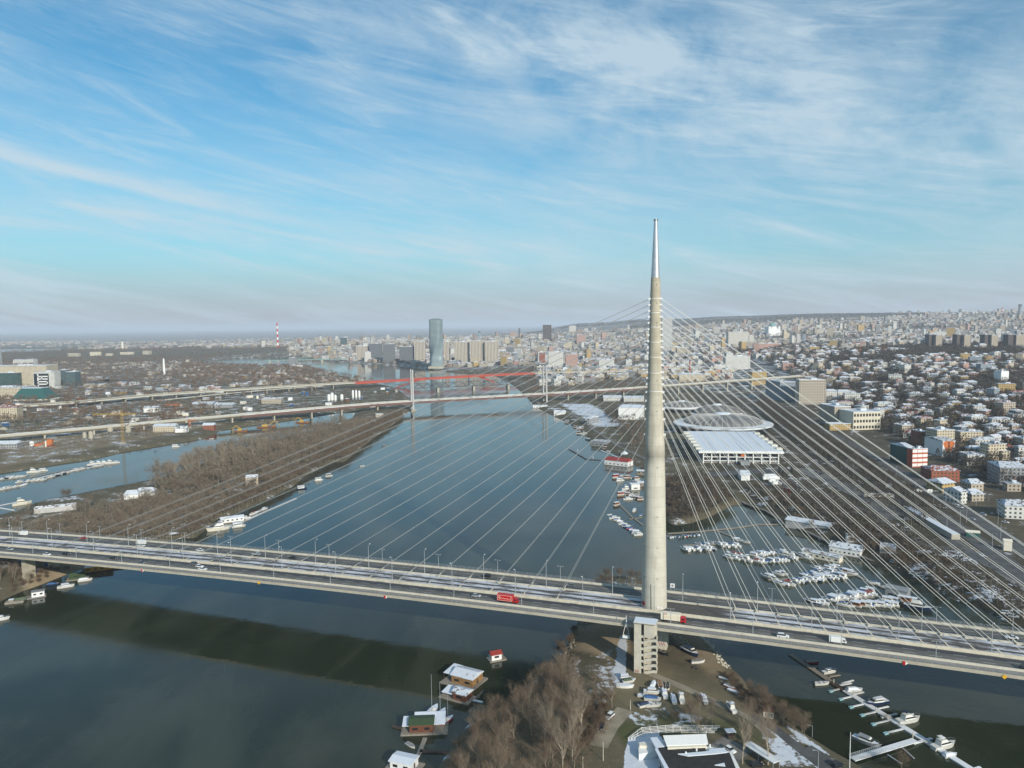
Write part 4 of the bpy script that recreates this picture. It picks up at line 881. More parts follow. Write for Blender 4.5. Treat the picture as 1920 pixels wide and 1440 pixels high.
# ------------------------------------------------------------------ woods further off, one mass each
def lowtree(seed, h, r_, n, w, conif=False):
    r = random.Random(seed); v, f, m = [], [], []
    def tri(a, b, c, k): v.extend((a, b, c)); f.append((len(v) - 3, len(v) - 2, len(v) - 1)); m.append(k)
    for k in range(3):
        a = k * 2.1; tri((math.cos(a) * .22, math.sin(a) * .22, 0), (math.cos(a + 2.1) * .22, math.sin(a + 2.1) * .22, 0), (r.uniform(-.3, .3), r.uniform(-.3, .3), h * .75), 0)
    for i in range(n):
        if conif:
            t = r.random() ** .8; R = r_ * (1 - t) * r.uniform(.5, 1.1); a = r.uniform(0, 2 * PI); p = Vector((math.cos(a) * R, math.sin(a) * R, h * (.08 + .88 * t))); d = Vector((math.cos(a), math.sin(a), -.5)); ln = h * .13
        else:
            a = r.uniform(0, 2 * PI); q = r.random() ** .5; el = r.uniform(-.6, 1); R = r_ * q; p = Vector((math.cos(a) * R * math.sqrt(max(0, 1 - el * el * .8)), math.sin(a) * R * math.sqrt(max(0, 1 - el * el * .8)), h * (.60 + .36 * el * q))); d = Vector((p.x * .5 + r.gauss(0, .7), p.y * .5 + r.gauss(0, .7), r.uniform(.2, 1.6))).normalized(); ln = h * r.uniform(.10, .2)
        s_ = d.cross(Vector((r.uniform(-1, 1), r.uniform(-1, 1), r.uniform(-1, 1)))).normalized() * w * r.uniform(.6, 1.4); tri(tuple(p - s_), tuple(p + s_), tuple(p + d * ln), 1)
    return np.array(v), np.array(f), np.array(m)
LOW = [lowtree(i, 11 + 2 * (i % 3), 3.6 + .4 * (i % 4), 120, .16) for i in range(6)]
LOWF = [lowtree(40 + i, 11 + 2 * (i % 3), 4.2, 46, .42) for i in range(5)]
LOWC = [lowtree(20 + i, 11, 2.9, 90, .45, True) for i in range(4)]
def merge(name, protos, pos, scl, mats, label, cat):
    if not len(pos): return
    V, Fc, Mi = [], [], []; off = 0; pick = RNG.integers(0, len(protos), len(pos)); ang = RNG.uniform(0, 2 * PI, len(pos))
    for k, (v, f, m) in enumerate(protos):
        s = np.where(pick == k)[0]
        if not len(s): continue
        c, sn = np.cos(ang[s])[:, None], np.sin(ang[s])[:, None]; sc = scl[s][:, None]
        x = (v[None, :, 0] * c - v[None, :, 1] * sn) * sc + pos[s, 0][:, None]; y = (v[None, :, 0] * sn + v[None, :, 1] * c) * sc + pos[s, 1][:, None]; z = v[None, :, 2] * sc + pos[s, 2][:, None]
        V.append(np.stack([x, y, z], -1).reshape(-1, 3)); Fc.append((f[None] + (np.arange(len(s)) * len(v))[:, None, None]).reshape(-1, 3) + off); Mi.append(np.tile(m, len(s))); off += len(s) * len(v)
    me = npmesh(name, np.concatenate(V), np.concatenate(Fc), mats, midx=np.concatenate(Mi)); o = link(name, me); o['label'] = label; o['category'] = cat; return stuff(o)
def mass(name, polys, protos, mats, label, sc=(.7, 1.15), avoid=None):
    Ps, Sc = [], []
    for pts, n, mind in polys:
        xy, z = scatter(pts, n, mind, 8.0, .6)
        if avoid is not None and len(xy): k = avoid(xy); xy, z = xy[k], z[k]
        Ps.append(np.column_stack([xy, z - .1])); Sc.append(RNG.uniform(*sc, len(xy)))
    return merge(name, protos, np.concatenate(Ps), np.concatenate(Sc), mats, label, 'woods')
# ------------------------------------------------------------------ boats
def hull_mb(L_, B, D, sheer=.25, full=.8, tr=.85):
    """closed hull, bow at +x, waterline at z = 0"""
    mb = MB(); rings = []
    for t in (0, .15, .35, .55, .72, .86, .95, 1.0):
        x = (t - .5) * L_; w = B / 2 * (tr + (1 - tr) * min(1, t / .35)) if t < .5 else B / 2 * max(.02, (1 - ((t - .5) / .5) ** 2.2)); z1 = D * (1 + sheer * max(0, t - .3) ** 2 * 2)
        bx = x - (0 if t < .8 else (t - .8) * L_ * .35)
        rings.append([(bx, -w * .72, -.25), (x, -w, z1), (x, w, z1), (bx, w * .72, -.25)])
    mb.loft(rings); return mb
def deck_mb(L_, B, D, k=.93):
    mb = MB(); v = []
    for t in (0, .35, .55, .72, .86, .97):
        x = (t - .5) * L_; w = B / 2 * (.85 + .15 * min(1, t / .35)) if t < .5 else B / 2 * max(.02, (1 - ((t - .5) / .5) ** 2.2)); z = D * (1 + .25 * max(0, t - .3) ** 2 * 2) + .03
        v += [(x, -w * k, z), (x, w * k, z)]
    mb.add(v, [(2 * i, 2 * i + 2, 2 * i + 3, 2 * i + 1) for i in range(5)]); return mb
def wedge(x0, x1, w, z0, h, rake=.5, back=.1, taper=.82):
    mb = MB(); mb.loft([[(x0, -w / 2, z0), (x1, -w / 2 * .9, z0), (x1, w / 2 * .9, z0), (x0, w / 2, z0)], [(x0 + back, -w / 2 * taper, z0 + h), (x1 - rake, -w / 2 * taper * .85, z0 + h), (x1 - rake, w / 2 * taper * .85, z0 + h), (x0 + back, w / 2 * taper, z0 + h)]]); return mb
BM = {}
def boat_parts(kind):
    if kind in BM: return BM[kind]
    p = []
    if kind == 'cruiser':          # 9 m cabin cruiser
        p = [('hull', hull_mb(9, 3, 1.15), 'boat_white'), ('deck', deck_mb(9, 3, 1.15), 'snow'), ('cabin', wedge(-2.2, 2.6, 2.3, 1.2, 1.15, 1.3), 'boat_white'), ('window', wedge(-2.0, 2.45, 2.22, 1.62, .42, .5, .05, .93), 'glass_dark'), ('roof', wedge(-2.6, 1.2, 2.3, 2.35, .12, .1), 'snow'), ('bow_rail', MB().path([(1.8, -1.25, 1.9), (3.6, -.75, 2.05), (4.4, 0, 2.1), (3.6, .75, 2.05), (1.8, 1.25, 1.9)], .03, 4), 'steel')]
    elif kind == 'flybridge':      # 12 m motor yacht
        p = [('hull', hull_mb(12, 3.9, 1.6), 'boat_white'), ('deck', deck_mb(12, 3.9, 1.6), 'boat_white'), ('cabin', wedge(-3.2, 3.0, 3.2, 1.65, 1.5, 1.8), 'boat_white'), ('window', wedge(-3.0, 2.7, 3.12, 2.2, .55, .7, .05, .94), 'glass_dark'), ('flybridge', wedge(-2.9, .9, 2.9, 3.1, .75, .5), 'boat_white'), ('canopy', wedge(-2.8, -.6, 2.7, 4.9, .12, .1), 'snow'), ('bow_rail', MB().path([(1.5, -1.7, 2.5), (4.6, -1.1, 2.8), (5.8, 0, 2.9), (4.6, 1.1, 2.8), (1.5, 1.7, 2.5)], .035, 4), 'steel'), ('arch', MB().path([(-2.6, -1.3, 3.8), (-2.5, -1.2, 4.95), (-2.5, 1.2, 4.95), (-2.6, 1.3, 3.8)], .06, 5), 'steel')]
    elif kind == 'covered':        # 6 m runabout under a cover
        p = [('hull', hull_mb(6, 2.2, .8), 'boat_white'), ('cover', wedge(-2.7, 1.9, 1.9, .8, .75, 1.6, .3, .5), 'boat_blue'), ('deck', deck_mb(6, 2.2, .8), 'snow')]
    elif kind == 'open':           # 5 m open boat
        ins = deck_mb(5, 1.8, .6, .82); p = [('hull', hull_mb(5, 1.8, .6), 'boat_white'), ('inside', ins, 'boat_grey'), ('seat', MB().box((-.9, 0, .62), (.35, 1.35, .08)).box((.6, 0, .62), (.35, 1.3, .08)), 'wood_grey'), ('outboard', MB().box((-2.6, 0, .3), (.4, .4, .75)), 'black')]
    elif kind == 'house':          # 8 m cabin boat, boxy
        p = [('hull', hull_mb(8, 2.8, .9, .15), 'boat_white'), ('cabin', MB().box((-.8, 0, .9), (5.0, 2.4, 1.75)), 'white'), ('window', MB().box((-.8, 0, 1.65), (4.4, 2.45, .55)), 'glass_dark'), ('roof', MB().box((-.8, 0, 2.66), (5.4, 2.7, .14)), 'snow')]
    elif kind == 'sail':           # 8 m sailing boat with a mast
        p = [('hull', hull_mb(8, 2.6, .95), 'boat_white'), ('deck', deck_mb(8, 2.6, .95), 'snow'), ('cabin', wedge(-1.2, 1.8, 1.6, 1.0, .55, .8), 'boat_white'), ('mast', MB().tube((.6, 0, 1.0), (.6, 0, 11), .07, .045, 6), 'steel'), ('boom', MB().tube((.6, 0, 2.2), (-2.6, 0, 2.3), .09, n=6), 'boat_blue')]
    elif kind == 'skiff':          # 4.5 m low dinghy, turned over or under snow
        p = [('hull', hull_mb(4.6, 1.6, .5), 'boat_white'), ('snow_cover', deck_mb(4.6, 1.6, .5, .95), 'snow')]
    BM[kind] = [(n, mb.mesh('boat_' + n, M[m]), m) for n, mb, m in p]; return BM[kind]
BNAME = dict(cruiser=('cabin_cruiser', 'boat'), flybridge=('motor_yacht', 'yacht'), covered=('covered_boat', 'boat'), open=('open_boat', 'boat'), house=('cabin_boat', 'boat'), sail=('sailing_boat', 'sailing boat'), skiff=('rowing_boat', 'boat'))
def boat(kind, x, y, rz, label, group=None, z=0.0, sc=1.0, mats=None):
    r = thing(BNAME[kind][0], label, BNAME[kind][1], (x, y, z), rz, group); r.scale = (sc, sc, sc)
    for n, me, m in boat_parts(kind):
        o = link(n, me, r)
        if mats and n in mats: o.material_slots[0].link = 'OBJECT'; o.material_slots[0].material = M[mats[n]]
    return r
LOOK = [  # kind, paint, words
 ('cruiser', {}, 'snowy-decked white cabin cruiser'), ('cruiser', {'hull': 'boat_navy'}, 'navy-hulled white cabin cruiser'), ('cruiser', {'roof': 'boat_blue'}, 'blue-topped white cabin cruiser'), ('cruiser', {'roof': 'boat_red', 'hull': 'boat_white'}, 'red-topped white cabin cruiser'),
 ('covered', {}, 'blue-covered white runabout'), ('covered', {'cover': 'snow'}, 'small snow-covered runabout'), ('covered', {'cover': 'boat_grey'}, 'small grey-covered runabout'), ('covered', {'hull': 'boat_red'}, 'red-hulled covered runabout'),
 ('house', {}, 'boxy white cabin boat'), ('house', {'cabin': 'boat_brown'}, 'boxy brown-sided cabin boat'), ('open', {}, 'white open motorboat'), ('flybridge', {}, 'white two-decked motor yacht'), ('skiff', {}, 'low snow-filled boat')]
def berth_row(a, b, n, rz, where, group, kinds=(0, 1, 2, 3, 4, 1, 6, 8, 9, 0, 7), jit=.8, sc=(.8, 1.05)):
    (ax, ay), (bx, by) = P(*a), P(*b)
    for i in range(n):
        t = (i + .5) / n; k, mt, w = LOOK[random.choice(kinds)]
        boat(k, ax + (bx - ax) * t + random.uniform(-jit, jit), ay + (by - ay) * t + random.uniform(-jit, jit), rz + random.choice((0, 0, 0, PI)) + random.uniform(-.12, .12), w + ' ' + where, w.replace(',', '') + 's ' + where, 0, random.uniform(*sc), mt)
def quay(name, pts, width, label, mat='wood_grey', cat='jetty', z=.45, th=.35, piles=0):
    w = [Vector((*P(*p), 0)) for p in pts]; r = thing(name, label, cat, tuple(w[0])); o0 = w[0]; w = [p - o0 for p in w]
    for a, b in zip(w[:-1], w[1:]):
        d = (b - a); mb = MB(); mb.box(((a.x + b.x) / 2, (a.y + b.y) / 2, z - th), (d.length, width, th), math.atan2(d.y, d.x)); obj('walkway', mb, M[mat], r)
        n = int(d.length / 14) if piles else 0
        for k in range(n):
            p = a + d * ((k + .5) / n); mb = MB(); nn = Vector((-d.y, d.x, 0)).normalized() * (width / 2 + .12); mb.tube(p + nn + Vector((0, 0, -2)), p + nn + Vector((0, 0, 2.4)), .14, n=8); obj('pile', mb, M['steel'], r)
    return r
# rows of the marina beyond the bridge (from the photograph, far rows first)
berth_row((1252,1008),(1312,1003), 12, 1.9, 'on the far pontoon just right of the pylon', 'far pontoon', (4, 5, 6, 10, 12, 7), .6, (.6, .85))
berth_row((1278,1031),(1340,1029), 9, 2.2, 'in the second mooring row right of the pylon', '', (0, 1, 2, 5, 8, 9), 1.0); berth_row((1303,1021),(1348,1018), 5, 2.2, 'in the second mooring row right of the pylon', '', (4, 5, 6))
berth_row((1345,1023),(1383,1024), 4, 2.2, 'at the side jetty of the far pontoon', '', (0, 3, 0, 2), .8, (.9, 1.1)); berth_row((1376,1010),(1398,1018), 5, 2.7, 'at the tip of the side jetty', '', (1, 6, 10, 5), .8)
berth_row((1363,1045),(1402,1052), 4, 2.15, 'in the group left of the third row', '', (11, 0, 3, 11), .8, (.85, 1.05)); berth_row((1364,1038),(1388,1042), 3, 2.15, 'in the group left of the third row', '', (3, 0, 5), .6)
berth_row((1412,1043),(1448,1036), 7, 2.3, 'in the third row of the marina', '', (0, 8, 5, 9, 2)); berth_row((1416,1054),(1472,1051), 9, 2.3, 'in the third row of the marina', '', (0, 4, 8, 2, 3)); berth_row((1462,1036),(1490,1050), 5, 2.3, 'at the right end of the third row', '', (11, 0, 0, 1), .8); berth_row((1494,1040),(1518,1048), 3, 2.4, 'at the right end of the third row', '', (1, 0, 4))
berth_row((1436,1082),(1452,1086), 3, 2.25, 'at the left end of the fourth row of the marina', '', (0, 11, 0), .8); berth_row((1455,1078),(1470,1076), 2, 2.3, 'at the left end of the fourth row of the marina', '', (0, 3)); berth_row((1460,1096),(1482,1096), 3, 2.3, 'at the left end of the fourth row of the marina', '', (3, 5, 0))
berth_row((1484,1092),(1580,1081), 13, 2.25, 'in the front line of the fourth row of the marina', '', (0, 0, 1, 2, 5, 8)); berth_row((1500,1079),(1580,1072), 11, 2.25, 'in the back line of the fourth row of the marina', '', (0, 2, 4, 8, 5)); berth_row((1524,1068),(1572,1066), 5, 2.25, 'in the back line of the fourth row of the marina', '', (0, 1, 5)); berth_row((1578,1070),(1600,1078), 4, 2.5, 'at the right end of the fourth row', '', (9, 1, 2, 0))
berth_row((1518,1131),(1545,1131), 3, 2.35, 'at the left end of the nearest row of the marina', '', (0, 1, 0), .6); berth_row((1549,1126),(1640,1113), 14, 2.35, 'in the middle of the nearest marina row', '', (0, 0, 1, 2, 8, 5, 3)); berth_row((1585,1119),(1640,1106), 7, 2.35, 'at the back of the nearest marina row', '', (0, 5, 2, 8)); berth_row((1578,1136),(1680,1136), 11, 2.5, 'in the nearest marina row, right beside the bridge', '', (8, 0, 2, 8, 4, 9)); berth_row((1646,1128),(1684,1126), 4, 2.4, 'beside the floating workshop of the marina', '', (8, 0, 6))
berth_row((1634,1093),(1668,1106), 5, 2.7, 'along the oblique jetty of the marina', '', (2, 12, 12, 6), .6, (.7, .9))
x, y = P(1722, 1142); boat('flybridge', x, y, 2.5 + PI, 'large navy-hulled motor yacht at the right end of the nearest marina row', None, 0, 1.15, {'hull': 'boat_navy'})
x, y = P(1692, 1128); boat('house', x, y, 2.5, 'rust-coloured floating cabin left of the large navy-hulled yacht', None, 0, 1.2, {'hull': 'rust', 'cabin': 'rust'})
quay('pontoon', [(1252,1001),(1312,997),(1382,990),(1420,984),(1466,984)], 2.2, 'long far pontoon crossing the head of the marina bay', piles=1); quay('pontoon', [(1348,997),(1385,1012)], 2, 'short side jetty running down from the long far pontoon')
quay('pontoon', [(1280,1023),(1350,1021)], 1.6, 'pontoon behind the second mooring row of the marina'); quay('pontoon', [(1412,1047),(1512,1046)], 1.6, 'pontoon of the third mooring row'); quay('pontoon', [(1440,1088),(1600,1079)], 1.6, 'pontoon of the fourth mooring row'); quay('pontoon', [(1520,1125),(1690,1119)], 1.6, 'pontoon of the nearest mooring row'); quay('pontoon', [(1605,1080),(1640,1096),(1700,1122)], 1.8, 'oblique jetty joining the fourth and the nearest mooring rows')
# left canal marina
LW = 'in the canal left of the peninsula'
berth_row((72,901),(135,884), 9, 1.25, 'in the middle of the canal mooring', '', (0, 1, 2, 5, 0)); berth_row((138,883),(195,872), 9, 1.25, 'near the open end of the canal mooring', '', (0, 2, 4, 0)); berth_row((170,872),(222,868), 5, .6, 'at the open end of the canal mooring', '', (11, 0, 11), .6, (.9, 1.1))
berth_row((0,919),(50,909), 7, 1.3, 'at the left end of the canal mooring, water side', '', (0, 2, 5, 0)); berth_row((32,905),(88,899), 6, 1.3, 'at the left end of the canal mooring, water side', '', (0, 4, 2)); berth_row((-10,900),(50,893), 6, 1.3, 'at the left end of the canal mooring, bank side', '', (2, 0, 1))
x, y = P(64, 886); boat('flybridge', x, y, .4, 'white motor yacht moored by a red shed on the bank side of the canal', None, 0, 1.1); x, y = P(82, 883); boat('house', x, y, .3, 'white cabin boat beside the yacht by the red canal shed', None, 0, 1.1)
quay('pontoon', [(-20,903),(60,895),(140,879),(215,866)], 1.8, 'long mooring pontoon in the canal'); x, y = P(42, 946); boat('flybridge', x, y, .75, 'large cream cruiser alone at the jetty on the near side of the canal', None, 0, 1.25, {'hull': 'cream', 'cabin': 'cream', 'flybridge': 'cream'})
quay('jetty', [(-30,957),(2,948),(40,940)], 1.8, 'pale jetty arm behind the large cream cruiser', 'snow_deck'); quay('jetty', [(-10,951),(40,960)], 1.8, 'pale jetty in front of the large cream cruiser', 'snow_deck')
for px, py, k, lab in ((330, 838, 'house', 'white cabin boat alone off the upper canal bank'), (397, 823, 'open', 'tiny open boat on the upper canal below the barges'), (545, 822, 'house', 'white boat on the upper canal, left of the moored group'), (640, 799, 'flybridge', 'white yacht at the closed end of the canal')):
    x, y = P(px, py); boat(k, x, y, .2, lab, None, 0, 1.2)
berth_row((565,822),(600,817), 5, .4, 'on the upper canal near its closed end', '', (0, 1, 8)); berth_row((604,815),(640,808), 4, .4, 'on the upper canal near its closed end', '', (0, 9, 8)); berth_row((620,802),(650,795), 3, .3, 'at the closed end of the canal', '', (11, 0))
# left bank of the river
for px, py, k, rz, sc, mt, lab in ((408, 994, 'flybridge', -2.6, 1.35, {'hull': 'cream'}, 'cream motor yacht moored at the head of the long left-bank jetty'), (448, 988, 'house', .5, 1.3, {}, 'white flat boat alongside the floating pavilion on the left bank'), (460, 973, 'cruiser', .5, 1.0, {}, 'white cruiser at the jetty just past the floating pavilion'), (566, 917, 'house', .5, 1.2, {'hull': 'boat_navy'}, 'dark-hulled cabin boat moored off the russet trees'), (598, 901, 'house', .5, 1.1, {}, 'white cabin boat with a flat roof beside the russet bank, left one of two'), (617, 893, 'house', .5, 1.0, {'cabin': 'boat_grey'}, 'grey cabin boat beside the russet bank, right one of two'), (536, 890, 'cruiser', .4, 1.0, {'roof': 'boat_red'}, 'white and red boat drawn up among the trees of the peninsula'),
    (721, 836, 'open', .6, 1.3, {'hull': 'wood_grey'}, 'small dark open boat out on the river near the left bank'), (679, 874, 'open', .6, 1.2, {}, 'tiny white boat out on the river off the peninsula'),
    (0, 1163, 'cruiser', .5, 1.0, {}, 'white motorboat cut off by the left picture edge below the bridge'), (124, 1101, 'cruiser', .45, 1.0, {'cabin': 'snow'}, 'low white boat in front of the green tent raft'), (160, 1089, 'covered', .45, 1.3, {'cover': 'snow'}, 'long white boat to the right of the green tent raft'), (163, 1074, 'skiff', .2, 1.3, {}, 'small white boat between the green tent raft and the orange houseboat'), (100, 1097, 'covered', .3, 1.1, {'hull': 'boat_navy'}, 'dark blue covered boat beneath the reflection of the bridge pier')):
    x, y = P(px, py); boat(k, x, y, rz, lab, None, 0, sc, mt)
berth_row((470,966),(500,954), 4, 1.2, 'at the long left-bank jetty', '', (0, 3, 5, 6), .6, (.7, .9)); quay('jetty', [(425,990),(470,972),(555,935)], 2.0, 'long narrow jetty reaching along the left bank of the river', 'snow_deck')
# right bank of the river, left of the pylon
berth_row((1141,964),(1200,1005), 15, .15, 'in the diagonal line of boats just left of the pylon', '', (0, 5, 4, 12, 1, 7, 8), .5, (.75, 1.0)); quay('pontoon', [(1160,945),(1185,970),(1205,985)], 1.6, 'dark jetty behind the diagonal line of boats left of the pylon'); quay('pontoon', [(1180,974),(1204,971)], 1.4, 'short cross jetty left of the pylon')
berth_row((1150,893),(1200,899), 5, .3, 'below the red-roofed boathouse', '', (8, 1, 9, 2, 6), .8, (.8, 1.0)); berth_row((1165,922),(1204,938), 7, .2, 'between the white floating box and the diagonal line of boats', '', (8, 9, 1, 5, 6, 7), 1.0, (.7, .95)); berth_row((1100,822),(1146,850), 5, -.5, 'around the grey floating hall on the right bank', '', (8, 1, 9, 6), 1.2, (.8, 1.1)); berth_row((1075,800),(1100,812), 4, -.5, 'near the dark blue houseboat on the right bank', '', (8, 9, 1), .8, (.8, 1.1))
for px, py, k, rz, sc, mt, lab in ((1190, 958, 'cruiser', 1.2, .9, {}, 'white cruiser behind the diagonal line of boats, beside the pylon'), (1202, 966, 'covered', 1.2, .9, {}, 'blue-covered boat half hidden by the pylon'), (1156, 895, 'house', .3, 1.2, {'cabin': 'boat_red'}, 'cabin boat with a red top below the big red-roofed boathouse'), (1163, 902, 'house', .2, 1.1, {}, 'white cabin boat nearest below the big red-roofed boathouse'), (1195, 904, 'cruiser', .2, 1.1, {'hull': 'boat_navy'}, 'dark-hulled boat at the quay left of the pylon'), (1176, 918, 'flybridge', .2, .9, {}, 'white yacht moored left of the white floating box'), (1165, 928, 'house', .3, 1.1, {'cabin': 'brick'}, 'cabin boat with brick-red sides and a snowy roof'), (1178, 937, 'cruiser', .1, 1.0, {}, 'white cruiser below the brick-red cabin boat'), (1157, 947, 'house', .6, 1.0, {'cabin': 'boat_brown'}, 'brown cabin boat at the top of the diagonal line of boats'),
    (1064, 792, 'house', -.5, 1.3, {'cabin': 'boat_grey'}, 'grey houseboat moored behind the dark one on the right bank'), (1078, 793, 'house', -.5, 1.7, {'hull': 'boat_navy', 'cabin': 'boat_navy'}, 'large dark blue houseboat with a snowy roof on the right bank'), (1092, 804, 'house', -.4, 1.2, {'hull': 'boat_navy'}, 'small houseboat with a snowy roof, next below the dark blue one'), (1086, 813, 'house', -.2, 1.1, {'cabin': 'wood_dark'}, 'dark cabin boat, left of two small ones above the grey floating hall'), (1098, 815, 'house', -.3, 1.1, {'cabin': 'cream'}, 'cream cabin boat in the small cluster above the grey floating hall'), (1108, 815, 'cruiser', -.3, 1.0, {'cabin': 'boat_brown'}, 'brown-topped cruiser at the right of the cluster above the grey floating hall')):
    x, y = P(px, py); boat(k, x, y, rz, lab, None, 0, sc, mt)
# ------------------------------------------------------------------ floating houses and sheds
def raft(name, label, px, py, rz, dims, wall, roof, rise=1.2, wh=2.6, cat='houseboat', hip=0, deck='wood_grey', off=(0, 0), ph=.55, win=3, hl=None, snowr=None):
    """raft with a house on it: dims = raft x, y, house x, y"""
    x, y = P(px, py); r = thing(name, label, cat, (x, y, 0), rz); a, b, hx, hy = dims
    mb = MB(); mb.box((0, 0, -.15), (a, b, ph + .15)); obj('pontoon', mb, M[deck], r)
    mb = MB(); mb.box((off[0], off[1], ph), (hx, hy, wh))
    if rise: mb.prism([(off[0] - hx / 2, 0), (off[0] + hx / 2, 0)], 0, 0) if False else None
    w = obj('wall', mb, M[wall], r); mb = MB()
    if rise > 0: mb.gable((off[0], off[1], ph + wh), (hx, hy), rise, 0, .45, hip)
    else: mb.box((off[0], off[1], ph + wh), (hx + .7, hy + .7, .22))
    obj('roof', mb, M[roof], r)
    for k in range(win):
        xx = off[0] + hx * ((k + .5) / win - .5)
        for sg in (-1, 1): mb = MB(); mb.box((xx, off[1] + sg * (hy / 2 + .01), ph + 1.0), (hx / win * .45, .06, .95)); obj('window', mb, M['glass_dark'], r)
    mb = MB(); mb.box((off[0] + hx / 2 + .01, off[1], ph + .05), (.06, .95, 2.0)); obj('door', mb, M['wood_dark'], r); return r
def lean(r, c, d, rz, h, mat, name='awning'):
    mb = MB(); x, y, z = c; mb.loft([[(x - d[0] / 2, y - d[1] / 2, z), (x + d[0] / 2, y - d[1] / 2, z), (x + d[0] / 2, y + d[1] / 2, z + h), (x - d[0] / 2, y + d[1] / 2, z + h)], [(x - d[0] / 2, y - d[1] / 2, z + .15), (x + d[0] / 2, y - d[1] / 2, z + .15), (x + d[0] / 2, y + d[1] / 2, z + h + .15), (x - d[0] / 2, y + d[1] / 2, z + h + .15)]]); obj(name, mb, M[mat], r)
    mb = MB()
    for sx_ in (-1, 1): mb.tube((x + sx_ * d[0] * .46, y - d[1] * .46, .5), (x + sx_ * d[0] * .46, y - d[1] * .46, z), .07, n=5)
    obj('post', mb, M['wood_dark'], r)
raft('houseboat', 'small white houseboat with a red pitched roof floating alone in the dark water', 931, 1236, .38, (8.0, 5.4, 4.8, 4.0), 'white', 'red_roof', 1.0, 2.5, off=(-.6, 0), win=1)
r = raft('houseboat', 'large tan wooden houseboat with a snowy double roof at the island edge', 870, 1277, -.5, (16.5, 12.5, 10.5, 8.5), 'wood_tan', 'roof_snow', 1.5, 3.3, off=(1.6, 0), win=2); lean(r, (-5.8, .6, 3.5), (4.6, 8.5), 0, .5, 'snow')
r = raft('houseboat', 'dark red-brown cabin raft with a snowy roof right behind the tan houseboat', 858, 1308, -.5, (14, 7, 6.2, 5.4), 'wood_red', 'roof_snow', 1.2, 2.7, off=(2.4, 0), win=1); lean(r, (-3.6, 0, 2.2), (5.0, 5.5), 0, .6, 'snow')
r = raft('houseboat', 'brown houseboat with a green mossy roof, snow patches and side awnings', 797, 1366, .05, (17.5, 9.5, 8.8, 6.2), 'wood_red', 'boat_green', .7, 3.0, off=(-1.2, -.6), win=2)
lean(r, (-6.8, 0, 2.9), (3.0, 6.5), 0, .4, 'snow'); lean(r, (5.6, 1.5, 2.9), (4.2, 8.5), 0, .5, 'snow'); lean(r, (0, 4.2, 3.4), (8.4, 2.2), 0, .3, 'snow')
mb = MB()
for a, b, c, d in ((-2.2, -1.6, 1.4, 1.6), (-.6, -1.4, 1.2, 2.0), (1.6, -1.2, 2.2, 2.6), (1.4, -3.2, 3.0, .6)): mb.box((a, b, 3.95 - abs(b + .6) * .12), (c, d, .22))
obj('snow_patch', mb, M['snow'], r)
raft('houseboat', 'snowy-roofed houseboat cut off by the bottom edge of the picture', 758, 1440, -.35, (12, 8, 8, 5.5), 'white', 'snow', .5, 2.8, win=2)
raft('houseboat', 'orange houseboat with a flat white roof half under the left end of the bridge', 193, 1068, .42, (24, 9, 15, 7), 'orange_wall', 'white', 0, 3.0, off=(-2, 0), deck='wood_red', win=4)
raft('houseboat', 'white box houseboat with a grey deck moored at the left picture edge', 58, 1121, .5, (15, 5, 6.2, 3.6), 'white', 'boat_grey', 0, 2.8, off=(3.6, .2), deck='walkway', win=2)
r = thing('raft_garden', 'low brown raft with green netting and a grey hut beside the white box houseboat', 'raft', (*P(28, 1130), 0), .35); mb = MB(); mb.box((0, 0, -.1), (9, 3.6, 1.2)); obj('pontoon', mb, M['wood_grey'], r); mb = MB(); mb.box((2.2, 1.8, .6), (6, 2.2, 1.5), .2, (.8, .5)); obj('netting', mb, M['boat_green'], r); mb = MB(); mb.box((-1.6, 0, 1.1), (2.4, 2, 1.0)); obj('hut', mb, M['wood_grey'], r); mb = MB(); mb.box((-1.6, 0, 2.12), (2.6, 2.2, .15)); obj('roof', mb, M['snow'], r)
r = raft('houseboat', 'raft with a green tent-shaped roof at the sandy left bank', 146, 1085, .42, (12, 6, 8, 4.6), 'boat_green', 'boat_green', 2.2, .9, win=1)
r = raft('floating_pavilion', 'long white floating pavilion with a snowy roof on the left bank of the river', 435, 978, .5, (20, 8, 17, 6.5), 'white', 'snow', .9, 3.0, cat='floating house', win=5)
raft('floating_hut', 'small floating hut with a snowy roof just beyond the bridge on the left bank', 327, 1007, .3, (8, 5, 6, 4), 'wood_dark', 'snow', .4, 2.3, cat='floating house', win=1)
r = raft('floating_hall', 'big floating boathouse with a red roof, half of it snow-covered, and white front', 1160, 872, -.62, (30, 14, 28, 12.5), 'white', 'red_roof', 2.6, 5.0, cat='floating house', hip=.12, win=6); mb = MB(); mb.quad((-13, 5.9, 6.25), (8.5, 5.9, 6.25), (8.5, .5, 8.5), (-12, .5, 8.5)); obj('snow_cover', mb, M['snow'], r)
raft('floating_hall', 'grey floating hall with a flat snowy roof and dark water below on the right bank', 1127, 835, -.55, (24, 16, 21, 14), 'boat_grey', 'roof_snow', 0, 5.5, cat='floating house', win=4)
raft('floating_house', 'white floating house with a pitched snowy roof near the far cable-stayed bridge', 1050, 780, -.25, (22, 15, 18, 13), 'white', 'snow', 2.6, 6.5, cat='floating house', win=3)
raft('floating_house', 'long low white floating restaurant beside the right pylon of the far bridge', 1013, 765, -.15, (32, 12, 26, 11), 'white', 'snow', 0, 4.6, cat='floating house', win=5)
raft('floating_house', 'dark floating house with a snowy roof left behind the white pitched one', 1040, 771, -.5, (26, 10, 22, 9), 'wood_dark', 'roof_snow', 1, 3.5, cat='floating house', win=3)
raft('floating_house', 'white floating pyramid-roofed kiosk beside the red-roofed boathouse', 1171, 856, -.6, (9, 9, 6, 6), 'white', 'snow', 3.2, 2.6, cat='floating house', hip=.95, win=1)
